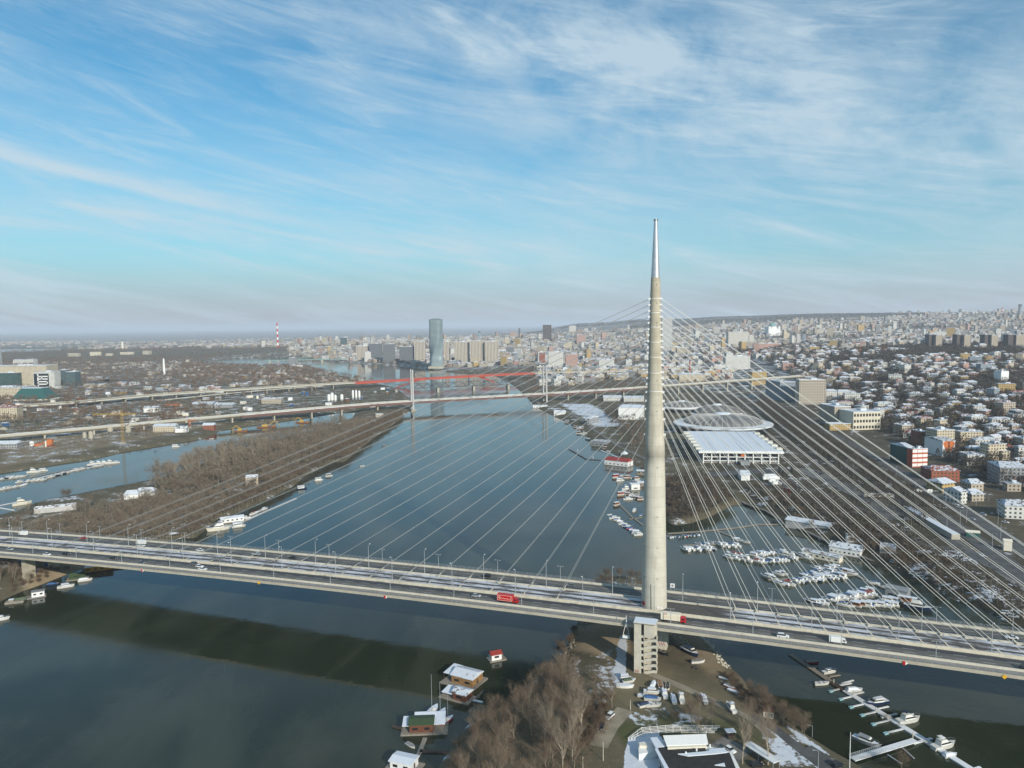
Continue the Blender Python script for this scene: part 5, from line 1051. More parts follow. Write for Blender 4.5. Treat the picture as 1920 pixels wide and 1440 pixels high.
raft('floating_house', 'white box-shaped floating house touching the pylon outline', 1190, 918, .1, (13, 8, 8, 7), 'white', 'white', 0, 5.0, cat='floating house', win=1); raft('floating_house', 'small floating house with a snowy roof beside the pylon, right of the white box', 1203, 911, .1, (10, 8, 8, 6), 'wood_grey', 'snow', .6, 3.0, cat='floating house', win=2); raft('floating_house', 'floating house with a snowy roof at the quay above the pylon waist', 1203, 889, -.3, (12, 7, 9, 6), 'wood_grey', 'snow', .6, 3.2, cat='floating house', win=2)
quay('jetty', [(1067,843),(1100,862),(1126,863)], 1.8, 'dark angled breakwater raft in the river left of the red-roofed boathouse', 'wood_dark', z=.5)
for px, py in ((1083, 848), (1112, 861)): x, y = P(px, py); r = thing('navigation_post', 'white navigation post on the dark breakwater raft', 'post', (x, y, .5), 0, 'posts on the breakwater raft'); mb = MB(); mb.tube((0, 0, 0), (0, 0, 3.4), .22, n=8); obj('post', mb, M['white'], r); mb = MB(); mb.lathe([(3.4, .3), (3.9, .3), (4.1, .05)], 10); obj('cap', mb, M['boat_blue'], r)
quay('jetty', [(1127,845),(1150,855),(1172,862)], 1.6, 'narrow white gangway behind the red-roofed boathouse', 'snow_deck')
raft('boat_shed', 'long grey floating shed with a snowy roof and cream end wall in the marina', 1541, 1048, 2.35, (25, 6.4, 24, 5.6), 'cream', 'roof_snow', .6, 3.3, cat='boat shed', win=6)
r = raft('boathouse', 'white gable-fronted floating boathouse standing over the marina', 1588, 1038, 2.45, (21, 13, 19, 11), 'white', 'roof_grey', 2.4, 4.0, cat='boathouse', win=7); mb = MB(); mb.add([(-9.52, -5.5, 4.55), (-9.52, 5.5, 4.55), (-9.52, 0, 6.9)], [(0, 2, 1)]); obj('gable', mb, M['white'], r); mb = MB(); mb.add([(9.52, -5.5, 4.55), (9.52, 5.5, 4.55), (9.52, 0, 6.9)], [(0, 1, 2)]); obj('gable', mb, M['white'], r)
raft('floating_workshop', 'grey floating workshop with a pale end wall at the right of the nearest marina row', 1683, 1120, 2.4, (14, 8, 11, 6.5), 'boat_grey', 'boat_grey', .9, 4.6, cat='workshop', win=2)
# masts by the green-roofed houseboat
for px, py, h, lab in ((808, 1340, 16, 'white sailing boat with a tall mast behind the green-roofed houseboat'), (824, 1345, 14, 'sailing boat with a thin mast right of the green-roofed houseboat')):
    x, y = P(px, py); boat('sail', x, y, 1.2, lab, None, 0, h / 11.0)
x, y = P(838, 1353); boat('sail', x, y, .95, 'sailing boat with a red hull beside the green-roofed houseboat', None, 0, .95, {'hull': 'boat_red'})
x, y = P(770, 1399); boat('open', x, y, -.75, 'small white open boat below the green-roofed houseboat', None, 0, 1.0)
quay('jetty', [(797,1385),(787,1412),(775,1432)], 1.6, 'dark plank jetty leading from the green-roofed houseboat'); quay('jetty', [(787,1410),(850,1412)], 1.6, 'dark plank jetty running from the houseboats to the wooded shore', 'wood_dark'); quay('jetty', [(735,1362),(760,1370)], 1.2, 'rough driftwood raft left of the green-roofed houseboat', 'wood_dark'); quay('gangway', [(875,1311),(905,1318)], 1.0, 'snowy gangway between the dark cabin raft and the wood', 'snow_deck')
# ------------------------------------------------------------------ pontoon pier on the right, foreground
pier = thing('pontoon_pier', 'long jointed pontoon pier, tan at its far end and snowy near the camera', 'pier', (*P(1482, 1228), 0)); o0 = Vector(pier.location)
def pv(px, py, z=0): return Vector((*P(px, py), z)) - o0
A1, A2, A3 = pv(1482, 1228), pv(1558, 1280), pv(1850, 1462)
def plank(a, b, w, z, th, mat, nm, par=pier):
    d = b - a; mb = MB(); mb.box(((a.x + b.x) / 2, (a.y + b.y) / 2, z - th), (d.length, w, th), math.atan2(d.y, d.x)); return obj(nm, mb, M[mat], par)
plank(A1, A2, 2.3, .55, .5, 'wood_grey', 'tan_section')
nseg = 9
for k in range(nseg): a, b = A2.lerp(A3, k / nseg), A2.lerp(A3, (k + .985) / nseg); plank(a, b, 2.5, .55, .5, 'snow_deck' if k else 'wood_dark', 'snowy_section' if k else 'wet_section')
dirp = (A3 - A2).normalized(); nrm = Vector((-dirp.y, dirp.x, 0)); left = -nrm if (A2 - nrm).x < A2.x and (A2 - nrm).y < A2.y else nrm
def t_at(px, py): v = pv(px, py) - A2; return v.dot(dirp)
for px, py in ((1554, 1298), (1573, 1313), (1592, 1328), (1613, 1343), (1634, 1360), (1657, 1377)):
    tip = pv(px, py); root = A2 + dirp * t_at(px + 21, py - 5 + 0); f = plank(tip, root, .7, .5, .3, 'snow_deck', 'finger'); d = (root - tip).normalized(); plank(tip, tip + d * 1.9, 1.15, .52, .5, 'float_blue', 'float', f)
for px, py, qx, qy in ((1533, 1251, 1524, 1255), (1556, 1270, 1547, 1275), (1575, 1267, 1548, 1271), (1596, 1282, 1570, 1287), (1619, 1299, 1596, 1304), (1682, 1340, 1652, 1347), (1747, 1386, 1712, 1396)):
    plank(pv(px, py), pv(qx, qy), .9, .5, .35, 'wood_grey' if px < 1580 else 'snow_deck', 'finger')
for px, py, qx, qy in ((1600, 1277, 1578, 1283), (1666, 1326, 1640, 1332), (1712, 1340, 1690, 1352)): plank(pv(px, py), pv(qx, qy), .7, .5, .3, 'snow_deck', 'finger')
for px, py in ((1562, 1283), (1599, 1306), (1641, 1336), (1663, 1350), (1710, 1385)): p = pv(px, py) + nrm * .3; mb = MB(); mb.tube((p.x, p.y, -2), (p.x, p.y, 2.1), .2, n=10); obj('pile', mb, M['barrier'], pier)
plank(pv(1838, 1440), pv(1818, 1446), .9, .5, .35, 'snow_deck', 'finger')
gw = thing('gangway', 'wide snowy gangway with lattice railings from the shore to the pontoon pier', 'gangway', (*P(1598, 1428), 0), 0); o1 = Vector(gw.location); ga, gb = Vector((0, 0, 0)), Vector((*P(1716, 1392), 0)) - o1; gd = gb - ga; ang = math.atan2(gd.y, gd.x); gl_ = gd.length
mb = MB(); mb.box((gd.x / 2, gd.y / 2, .75), (gl_, 2.6, .25), ang); obj('walkway', mb, M['snow_deck'], gw)
for sg in (-1, 1):
    mb = MB(); nn = Vector((-gd.y, gd.x, 0)).normalized() * 1.3 * sg; n = 16; ln = .5 if True else 0
    for k in range(n):
        a, b = ga + gd * (.5 * k / n) + nn, ga + gd * (.5 * (k + 1) / n) + nn; mb.tube(a + Vector((0, 0, 1)), b + Vector((0, 0, 2.1)), .04, n=4); mb.tube(a + Vector((0, 0, 2.1)), b + Vector((0, 0, 2.1)), .05, n=4); mb.tube(a + Vector((0, 0, 1)), a + Vector((0, 0, 2.1)), .04, n=4)
    obj('lattice_railing', mb, M['steel'], gw)
for px, py, qx, qy in ((1690, 1434, 1664, 1417), (1714, 1424, 1692, 1404)): plank(Vector((*P(px, py), 0)) - o1, Vector((*P(qx, qy), 0)) - o1, .5, .5, .2, 'steel', 'mooring_arm', gw)
for px, py, k, rz, sc, mt, lab in ((1523, 1243, 'open', .05, 1.25, {'hull': 'boat_red'}, 'red open boat with a white console at the far end of the pontoon pier'), (1556, 1261, 'cruiser', .3, .82, {}, 'white sports boat with its bow out, beside the tan section of the pier'), (1541, 1283, 'open', .1, 1.35, {'inside': 'snow'}, 'flat white boat on the left side of the pier'), (1602, 1296, 'covered', .1, 1.2, {'cover': 'snow'}, 'rounded white covered boat on the right of the pier'), (1645, 1320, 'cruiser', 3.4, 1.05, {'hull': 'boat_navy'}, 'navy-hulled cabin cruiser with its bow to the right side of the pier'), (1704, 1353, 'flybridge', .25, .85, {'canopy': 'boat_navy'}, 'cream motor yacht with a blue top, bow pointing away from the pier'), (1770, 1401, 'flybridge', .3, .85, {'canopy': 'white'}, 'white motor yacht with a square glazed stern by the near end of the pier'), (1782, 1418, 'covered', .25, .95, {'cover': 'snow'}, 'small white boat under a peaked cover beside the square-sterned yacht'), (1624, 1393, 'cruiser', -.85, 1.05, {'hull': 'boat_grey', 'roof': 'boat_grey'}, 'grey and white cabin boat alone on the inner side of the gangway')):
    x, y = P(px, py); boat(k, x, y, rz, lab, None, 0, sc, mt)
# ------------------------------------------------------------------ boat yard, restaurant, lanes on the island tip
ribbon('dirt_track', [(1207,1258),(1260,1280),(1320,1306),(1400,1345),(1450,1385)], 3.6, M['path'], .05)
ribbon('lane', [(1400,1340),(1450,1368),(1500,1408),(1545,1440),(1600,1480)], 5.5, M['asphalt'], .09)
ribbon('car_park', [(1500,1405),(1530,1425),(1560,1450)], 11, M['asphalt'], .05)
ribbon('gravel_drive', [(1172,1330),(1160,1343),(1143,1362),(1130,1385),(1122,1400)], 6.5, M['path'], .06)
ribbon('yard', [(1385,1395),(1360,1410),(1340,1440)], 12, M['asphalt_pale'], .05)
YARD = [(1173,1270,'house',.1,.6,{'cabin':'snow'},'white boat under snow, rearmost of the small group left of the stair tower'),(1182,1272,'open',-.3,.9,{},'small white boat at the back right of the group left of the stair tower'),(1179,1277,'covered',.2,.9,{'cover':'boat_green'},'boat with a green cover in the group left of the stair tower'),(1172,1286,'skiff',-.1,1.6,{'hull':'white'},'long upturned white hull in front of the group left of the stair tower'),
 (1225,1284,'covered',1.2,1.0,{'cover':'snow','hull':'boat_white'},'shrink-wrapped pale boat, leftmost in the back row of the boat yard'),(1238,1284,'open',1.5,1.25,{'inside':'boat_brown'},'cream open boat with a brown deck in the back row of the boat yard'),(1252,1286,'open',1.35,1.05,{'inside':'black'},'narrow white boat with a black cockpit, right end of the back row in the yard'),(1224,1298,'cruiser',-.2,.8,{},'snowy cruiser lying crosswise in the middle of the boat yard'),(1245,1301,'cruiser',1.55,.8,{'roof':'snow'},'dark-sided cruiser, bow away, in the middle of the boat yard'),(1210,1306,'sail',-.3,.75,{'mast':'wood_tan'},'sailing boat with a tan mast, leftmost in the boat yard'),(1224,1311,'covered',-.2,1.1,{},'long boat half under a blue tarpaulin in the boat yard'),(1262,1311,'cruiser',1.55,.75,{'cabin':'snow'},'snow-capped cruiser, left of the two parked side by side by the track'),(1277,1310,'flybridge',1.5,.62,{},'white motorboat with dark windows, right of the two parked side by side'),(1319,1311,'cruiser',1.6,.78,{'hull':'boat_grey','cabin':'boat_grey'},'old boat covered with a pale net beside the dirt track'),(1210,1322,'covered',.4,1.0,{'cover':'boat_navy'},'dark-covered boat at the near left of the boat yard'),(1226,1322,'open',.1,1.25,{'inside':'boat_white'},'bright white motorboat nearest the camera in the boat yard'),(1370,1328,'flybridge',1.7,.62,{},'white motorboat standing alone by the lane with a snowy shadow beside it'),
 (1294,1223,'cruiser',-1.05,1.15,{'hull':'boat_navy','roof':'boat_navy'},'big motorboat on a trailer with blue-black sides near the sandy embankment'),(1309,1240,'open',.15,1.3,{},'white rowing hull lying behind the trailer boat'),(1243,1224,'open',-.9,1.35,{'hull':'black','inside':'glass_dark'},'black speedboat with a white rim beside the stair tower'),(1357,1273,'skiff',-.8,1.0,{'hull':'wood_grey'},'grey wreck of a boat on the shore right of the dirt yard'),(1368,1288,'skiff',-.8,1.1,{'hull':'rust'},'rusty boat hull on the shore debris'),(1376,1297,'skiff',-.8,1.2,{'hull':'boat_grey'},'grey boat hull at the lower end of the shore debris')]
for px, py, k, rz, sc, mt, lab in YARD:
    x, y, z = G(px, py + 3); r = boat(k, x, y, rz, lab, None, z + .45, sc, mt)
    mb = MB()
    for a in (-1.3, 1.3): mb.box((a, 0, -.75), (.25, 1.3, .6)); 
    obj('cradle', mb, M['wood_grey'], r)
x, y, z = G(1304, 1253); r = thing('boat_trailer', 'empty black boat trailer standing in the dirt yard', 'trailer', (x, y, z), .8); mb = MB(); mb.box((0, 0, .5), (4.2, .15, .15)); mb.box((-.6, 0, .5), (.15, 1.9, .15)); mb.box((.8, 0, .5), (.15, 1.5, .15)); mb.tube((-.6, 0, .6), (-.6, 0, 2.0), .06, n=5); obj('frame', mb, M['dark_steel'], r)
for sg in (-1, 1): mb = MB(); mb.tube((-.6, sg * .95 - .1, .32), (-.6, sg * .95 + .1, .32), .32, n=12); obj('wheel', mb, M['black'], r)
def rocks(name, pts, n, sc, label, mat):
    mb = MB(); w = [Vector(G(*p)) for p in pts]
    for i in range(n):
        t = random.random() * (len(w) - 1); a = w[int(t)].lerp(w[int(t) + 1], t % 1); q = a + Vector((random.gauss(0, 1.3), random.gauss(0, 1.3), 0)); q.z = max(H1(q.x, q.y), -.1); s = random.uniform(*sc)
        mb.loft([[(q.x + s * k * math.cos(u) * random.uniform(.7, 1.1), q.y + s * k * math.sin(u) * random.uniform(.7, 1.1), q.z - .15 + s * h) for u in np.linspace(0, 2 * PI, 7)[:-1]] for k, h in ((.8, 0), (1, .4), (.55, .85))])
    o = obj(name, mb, M[mat]); o['label'] = label; o['category'] = 'rocks'; return stuff(o)
rocks('riprap', [(1290,1172),(1318,1196),(1342,1222),(1360,1250)], 260, (.25, .7), 'pale stone revetment along the right shore under the bridge', 'barrier')
rocks('riprap', [(1262,1186),(1275,1200),(1285,1212)], 90, (.2, .5), 'strip of broken stone by the sandy track', 'median')
rocks('riprap', [(1088,1172),(1072,1205),(1056,1238)], 150, (.25, .6), 'broken stone on the left shore under the bridge', 'concrete')
rocks('shore_debris', [(1355,1270),(1372,1290),(1390,1305)], 60, (.3, .8), 'heap of shore debris and planks by the dirt yard', 'wood_grey')
# cars on the drive
for px, py, rz, kind, c, lab in ((1143, 1346, -2.2, 'suv', 'car_white', 'white pickup parked on the gravel drive'), (1127, 1365, -1.9, 'suv', 'car_black', 'black car parked on the gravel drive'), (1369, 1409, -1.0, 'hatch', 'car_white', 'white car parked in the yard right of the restaurant'), (1419, 1437, .2, 'hatch', 'car_black', 'dark car parked by the snowy canopy at the bottom edge'), (1570, 1438, .5, 'suv', 'car_black', 'dark car on the lane at the bottom edge near the pole')):
    x, y, z = G(px, py); car(kind, c, lab, (x, y, z + .12), rz, 'cars parked on the island'); 
# restaurant
rx, ry, rz_ = G(1288, 1426); r = thing('restaurant', 'low restaurant with black flat roofs, snowy parapets and a white sheet-roofed annex', 'restaurant', (rx, ry, 4.6), -.12)
def px2(px, py, z): x, y = P(px, py, 4.6 + z); v = Vector((x - rx, y - ry, 0)); v.rotate(Matrix.Rotation(.12, 3, 'Z')); return v.x, v.y
def slab(pts, z, h, nm, mt):
    q = [px2(a, b, z) for a, b in pts]
    if sum(q[i][0] * q[(i + 1) % len(q)][1] - q[(i + 1) % len(q)][0] * q[i][1] for i in range(len(q))) < 0: q.reverse()
    mb = MB(); mb.prism(q, z - h, z); return obj(nm, mb, M[mt], r)
slab([(1230,1385),(1248,1443),(1398,1462),(1372,1410),(1325,1398)], 4.2, 4.2, 'wall', 'white'); slab([(1232,1402),(1268,1399),(1278,1438),(1276,1462),(1256,1462)], 4.55, .33, 'roof', 'bitumen'); slab([(1268,1400),(1322,1400),(1325,1412),(1270,1414)], 4.6, .38, 'roof', 'bitumen'); slab([(1270,1415),(1368,1411),(1388,1462),(1282,1462)], 4.4, .2, 'roof', 'bitumen')
slab([(1271,1413),(1330,1408),(1330,1404),(1358,1402),(1364,1410),(1340,1413),(1290,1417)], 4.95, .3, 'snow_patch', 'snow'); slab([(1219,1383),(1240,1381),(1246,1399),(1230,1403)], 4.6, .36, 'snow_patch', 'snow'); slab([(1228,1404),(1232,1401),(1254,1440),(1246,1440)], 4.75, .5, 'snow_patch', 'snow'); slab([(1340,1434),(1358,1430),(1360,1436)], 4.7, .25, 'snow_patch', 'snow')
mb = MB(); a, b, c, d = (px2(1243, 1381, 6), px2(1324, 1378, 6), px2(1328, 1397, 5), px2(1250, 1400, 5)); mb.add([(*a, 6.4), (*b, 6.4), (*c, 5.4), (*d, 5.4), (*a, 6.2), (*b, 6.2), (*c, 5.2), (*d, 5.2)], [(3, 2, 1, 0), (4, 5, 6, 7), (0, 1, 5, 4), (1, 2, 6, 5), (2, 3, 7, 6), (3, 0, 4, 7)]); obj('sheet_roof', mb, M['white'], r)
slab([(1246,1384),(1322,1381),(1325,1399),(1252,1402)], 5.2, 5.2, 'annex', 'cream')
for i in range(5): x, y = px2(1264 + 14 * i, 1401, 4.6); mb = MB(); mb.box((x, y - .1, 4.55), (1.6, .1, .5)); obj('window', mb, M['cream'], r)
slab([(1196,1392),(1226,1388),(1232,1408),(1198,1414)], 2.6, 2.6, 'terrace_hut', 'white'); x, y = px2(1202, 1400, 2.6); mb = MB(); mb.box((x + .6, y, 2.6), (2.4, 1.6, .9)); obj('chimney', mb, M['cream'], r)
for px, py in ((1286, 1414), (1306, 1408), (1331, 1400)): x, y = px2(px, py, 4.6); mb = MB(); mb.lathe([(4.5, .3), (5.3, .3), (5.5, .12)], 10, (x, y)); obj('roof_vent', mb, M['white'], r)
def fence(label, pts, h, rails, mat, z0=4.8, posts=2.5):
    w = [Vector(G(*p)) for p in pts]; r_ = thing('railing_fence', label, 'fence', tuple(w[0])); o = w[0]
    for k in range(rails):
        mb = MB()
        for a, b in zip(w[:-1], w[1:]): d = b - a; m_ = (a + b) / 2 - o; mb.box((m_.x, m_.y, m_.z + h * (k + .6) / rails), (d.length, .12, .14), math.atan2(d.y, d.x))
        obj('rail', mb, M[mat], r_)
    for a, b in zip(w[:-1], w[1:]):
        n = max(1, int((b - a).length / posts))
        for i in range(n): p = a.lerp(b, i / n) - o; mb = MB(); mb.box((p.x, p.y, p.z), (.14, .14, h)); obj('post', mb, M[mat], r_)
for i, (dy, lab) in enumerate(((0, 'topmost tier of white terrace railings behind the restaurant'), (5, 'second tier of white terrace railings behind the restaurant'), (10, 'third tier of white terrace railings, nearest the restaurant'))):
    fence(lab, [(1178 + dy * 1.2, 1388 - dy * .1), (1203 + dy * .5, 1369 + dy), (1262, 1364 + dy), (1350 - dy, 1366 + dy)], 1.1, 2, 'white')
x, y, z = G(1369, 1382); r = thing('garden_shelter', 'small dark open shelter with a snowy roof right of the white railings', 'shelter', (x, y, z), .1); mb = MB(); mb.box((0, 0, 2.3), (3.4, 2.6, .2)); obj('roof', mb, M['snow'], r)
for a in (-1, 1):
    for b in (-1, 1): mb = MB(); mb.box((a * 1.5, b * 1.1, 0), (.16, .16, 2.3)); obj('post', mb, M['wood_dark'], r)
mb = MB(); mb.box((0, 0, .0), (2.4, 1.6, .9)); obj('table', mb, M['wood_dark'], r)
x, y, z = G(1428, 1425); r = thing('canopy', 'long white canopy roof with a tree growing through it beside the yard', 'canopy', (x, y, z), -1.05); mb = MB(); mb.box((0, 0, 2.7), (13, 3.6, .25)); obj('roof', mb, M['snow_deck'], r)
for a in (-6, 0, 6):
    for b in (-1.5, 1.5): mb = MB(); mb.box((a, b, 0), (.16, .16, 2.7)); obj('post', mb, M['steel'], r)
x, y, z = G(1440, 1343); r = thing('kiosk_hut', 'small hut with a brown sloping roof and cream front by the lane', 'hut', (x, y, z), -.25); mb = MB(); mb.box((0, 0, 0), (3.6, 3.4, 2.8)); obj('wall', mb, M['cream'], r); mb = MB(); mb.gable((0, 0, 2.8), (3.6, 3.4), .8, 1.57, .5); obj('roof', mb, M['wood_red'], r)
for a in (-1, 0.2, 1.2): mb = MB(); mb.box((a, -1.72, .7), (.6, .06, 1.4)); obj('window', mb, M['boat_grey'], r)
def pole(px, py, h, label, name='utility_pole', cat='pole', arm=False, mat='barrier', rad_=.16):
    x, y, z = G(px, py); r_ = thing(name, label, cat, (x, y, z - .2)); mb = MB(); mb.tube((0, 0, 0), (0, 0, h), rad_, rad_ * .6, 8); obj('pole', mb, M[mat], r_)
    mb = MB()
    if arm: mb.tube((0, 0, h - .1), (-1.4, 0, h + .3), .06, n=5); mb.box((-1.6, 0, h + .2), (.8, .3, .14)); obj('lamp_head', mb, M['steel'], r_)
    else: mb.lathe([(h, rad_ * .6), (h + .15, .03)], 8); obj('cap', mb, M[mat], r_)
pole(1131, 1426, 6.5, 'pale concrete pole at the foot of the gravel drive'); pole(1182, 1331, 4, 'thin pale pole by the drive above the lawn'); pole(1593, 1440, 12.5, 'tall white flagpole at the shore end of the gangway', 'flagpole', 'flagpole', mat='white'); pole(1534, 1442, 6.5, 'lamp post on the lane at the bottom edge', 'street_lamp', 'street lamp', True, 'steel', .12); pole(1523, 1382, 4.5, 'slim lamp post at the water edge opposite the pier', 'street_lamp', 'street lamp', True, 'steel', .1); pole(1093, 1440, 4, 'thin pole in the lower corner of the wood')
# billboard and post in the wood
x, y, z = G(1005, 1288); r = thing('notice_board', 'small white notice board on a post standing in the russet willows', 'sign', (x, y, 0), .2); mb = MB(); mb.tube((0, 0, 0), (0, 0, 6), .1, n=6); obj('post', mb, M['wood_grey'], r); mb = MB(); mb.box((0, 0, 4), (1.5, .1, 2.2)); obj('board', mb, M['white'], r)
# blue hoarding and banks under the left end
for a, b, lab in (((60, 1080), (78, 1068), 'blue site hoarding under the left end of the bridge, left piece'), ((84, 1064), (100, 1055), 'blue site hoarding under the left end of the bridge, right piece')):
    p, q_ = Vector(G(*a)), Vector(G(*b)); d = q_ - p; r = thing('hoarding', lab, 'fence', tuple(p), math.atan2(d.y, d.x)); mb = MB(); mb.box((d.length / 2, 0, 0), (d.length, .12, 2.4)); obj('panel', mb, M['boat_blue'], r)
    mb = MB()
    for i in range(int(d.length / 3)): mb.box((1 + 3 * i, .12, 0), (.1, .1, 2.5))
    obj('frame', mb, M['dark_steel'], r)
# ------------------------------------------------------------------ the bridges further up the river
def proj(x, y, z):
    w = z - CAMZ; cp, sp = math.cos(PITCH), math.sin(PITCH); f_ = y * cp - w * sp; v = (y * sp + w * cp) / f_; u = x / f_; c, s = math.cos(ROLL), math.sin(ROLL)
    return 960 + F * (c * u - s * v), 720 - F * (s * u + c * v)
def curve(pts, step=12.0):
    P_ = [Vector(p) for p in pts]; P_ = [P_[0] * 2 - P_[1]] + P_ + [P_[-1] * 2 - P_[-2]]; o_ = []
    for i in range(1, len(P_) - 2):
        a, b, c, d = P_[i - 1:i + 3]; n = max(1, int((c - b).length / step))
        for k in range(n):
            t = k / n; o_.append(.5 * ((2 * b) + (c - a) * t + (2 * a - 5 * b + 4 * c - d) * t * t + (3 * b - a - 3 * c + d) * t ** 3))
    o_.append(P_[-2]); return o_
def along(r, pts, prof, mat, nm):
    o = Vector(r.location); mb = MB(); rings = []
    for i, p in enumerate(pts):
        d = pts[min(i + 1, len(pts) - 1)] - pts[max(i - 1, 0)]; n = Vector((-d.y, d.x, 0)).normalized(); rings.append([tuple(p - o + n * l + Vector((0, 0, z))) for l, z in prof])
    mb.loft(rings); return obj(nm, mb, M[mat], r)
def piers(r, pts, every, w, th, drop, mat, skip=()):
    o = Vector(r.location)
    for i in range(every // 2, len(pts) - 1, every):
        p = pts[i]; 
        if any((p.xy - Vector(q)).length < 45 for q in skip): continue
        d = (pts[i + 1] - p); g = max(H1(p.x, p.y), -1.5); mb = MB(); mb.box((p.x - o.x, p.y - o.y, g - .5 - o.z), (th, w, p.z - drop - g + .5), math.atan2(d.y, d.x)); obj('pier', mb, M[mat], r)
rb = [(-1000, 735, 12), (-800, 868, 12.5), (-674, 967, 13), (-507, 1090, 15), (-293, 1248, 17), (-180, 1316, 17.6), (63, 1404, 20), (330, 1501, 25), (640, 1614, 33)]
RB = curve(rb); r = thing('rail_bridge', 'white-topped cable-stayed bridge with two pairs of grey pylons and a red-brown girder crossing the river', 'bridge', (-180, 1316, 0))
iL = min(range(len(RB)), key=lambda i: (RB[i].xy - Vector((-430, 1145))).length); iR = min(range(len(RB)), key=lambda i: (RB[i].xy - Vector((240, 1468))).length)
along(r, RB[:iL + 1], [(-7.5, 0), (7.5, 0), (7.5, -1.2), (4, -3.6), (-4, -3.6), (-7.5, -1.2)], 'concrete', 'viaduct'); along(r, RB[iR:], [(-7.5, 0), (7.5, 0), (7.5, -1.2), (4, -3.6), (-4, -3.6), (-7.5, -1.2)], 'concrete', 'viaduct')
along(r, RB[iL:iR + 1], [(-7.5, -.8), (7.5, -.8), (7.5, -4.6), (-7.5, -4.6)], 'girder_brown', 'girder'); along(r, RB[iL:iR + 1], [(-8, 0), (8, 0), (8, -.78), (-8, -.78)], 'snow_deck', 'deck'); along(r, RB[:iL + 1], [(-7, .15), (7, .15), (7, .02), (-7, .02)], 'snow_deck', 'deck'); along(r, RB[iR:], [(-7, .15), (7, .15), (7, .02), (-7, .02)], 'snow_deck', 'deck')
for l in (-7.7, 7.7): along(r, RB, [(l - .15, 1.1), (l + .15, 1.1), (l + .15, .16), (l - .15, .16)], 'barrier', 'parapet')
piers(r, RB, 5, 8, 2.2, 3.4, 'concrete', ((-180, 1316), (63, 1404), (-60, 1360), (-120, 1338), (0, 1381), (-92, 1348), (-28, 1371)))
o0 = Vector(r.location); dv = Vector((243, 88, 0)).normalized(); nv = Vector((-dv.y, dv.x, 0))
for (X, Y, zd) in ((-180, 1316, 17.6), (63, 1404, 20)):
    c = Vector((X, Y, 0)) - o0
    for sg in (-1, 1):
        mb = MB(); q = c + nv * sg * 8.2; mb.box((q.x, q.y, -2), (3.0, 2.4, 76), math.atan2(dv.y, dv.x), (.72, .8)); pl = obj('pylon', mb, M['pale_grey'], r)
        for sd2 in (-1, 1):
            for dd2, zt in ((48, 58), (112, 71)): mb = MB(); e = q + dv * sd2 * dd2; mb.tube((q.x, q.y, zt), (e.x, e.y, zd + .4), .28, n=5); obj('stay_cable', mb, M['dark_steel'], r)
    mb = MB(); mb.box((c.x, c.y, zd - 7.2), (3, 16, 2.4), math.atan2(dv.y, dv.x)); obj('cross_beam', mb, M['girder_brown'], r); mb = MB(); mb.box((c.x, c.y, -2), (9, 24, 4.5), math.atan2(dv.y, dv.x)); obj('footing', mb, M['concrete'], r)
gz = [(-1000, 1330, 10), (-858, 1412, 12), (-744, 1540, 14), (-520, 1690, 16.5), (-380, 1762, 18), (-160, 1890, 20), (48, 1995, 20.5), (378, 2075, 20), (592, 2190, 20), (760, 2300, 22)]
GZ = curve(gz); iL = min(range(len(GZ)), key=lambda i: (GZ[i].xy - Vector((-380, 1762))).length); iR = min(range(len(GZ)), key=lambda i: (GZ[i].xy - Vector((60, 2000))).length)
r = thing('red_girder_bridge', 'red steel girder bridge on slanting legs with long pale approach viaducts', 'bridge', (-160, 1890, 0))
for a, b in ((0, iL + 1), (iR, len(GZ))): along(r, GZ[a:b], [(-13, 0), (13, 0), (13, -1.6), (-13, -1.6)], 'barrier', 'approach'); along(r, GZ[a:b], [(-12, .1), (12, .1), (12, .02), (-12, .02)], 'asphalt_pale', 'roadway')
along(r, GZ[iL:iR + 1], [(-13.5, .1), (13.5, .1), (13.5, -3.4), (-13.5, -3.4)], 'bridge_red', 'girder'); along(r, GZ[iL:iR + 1], [(-12, .2), (12, .2), (12, .12), (-12, .12)], 'asphalt_pale', 'roadway')
for l in (-13, 13):
    for a, b, m_ in ((0, iL + 1, 'barrier'), (iL, iR + 1, 'bridge_red'), (iR, len(GZ), 'barrier')): along(r, GZ[a:b], [(l - .2, 1.2), (l + .2, 1.2), (l + .2, .22), (l - .2, .22)], m_, 'parapet')
piers(r, GZ[:iL], 4, 18, 1.6, 1.5, 'concrete'); o0 = Vector(r.location)
for X0, Y0, X1, Y1 in ((-232, 1848, -287, 1800), (-85, 1932, -45, 1945)):
    mb = MB()
    for l in (-9, 9): mb.tube((X0 - o0.x, Y0 + l - o0.y, 17), (X1 - o0.x, Y1 + l - o0.y, 0), 1.9, 1.5, 6)
    obj('slanting_leg', mb, M['bridge_red'], r)
for i in range(iR + 3, len(GZ) - 1, 4):
    p = GZ[i]; d = GZ[i + 1] - p; g = H1(p.x, p.y); mb = MB(); mb.box((p.x - o0.x, p.y - o0.y, g - .5), (1.6, 18, p.z - 1.6 - g + .5), math.atan2(d.y, d.x)); obj('pier', mb, M['concrete'], r)
ramp = curve([(-720, 1480, 8), (-640, 1545, 12), (-520, 1650, 15), (-440, 1700, 16.4)]); r = thing('slip_road_viaduct', 'pale slip road viaduct joining the left approach of the red bridge', 'viaduct', (-640, 1545, 0)); along(r, ramp, [(-5, 0), (5, 0), (5, -1.3), (-5, -1.3)], 'barrier', 'deck'); along(r, ramp, [(-4.5, .1), (4.5, .1), (4.5, .02), (-4.5, .02)], 'asphalt_pale', 'roadway'); piers(r, ramp, 4, 3, 1.5, 1.2, 'concrete')
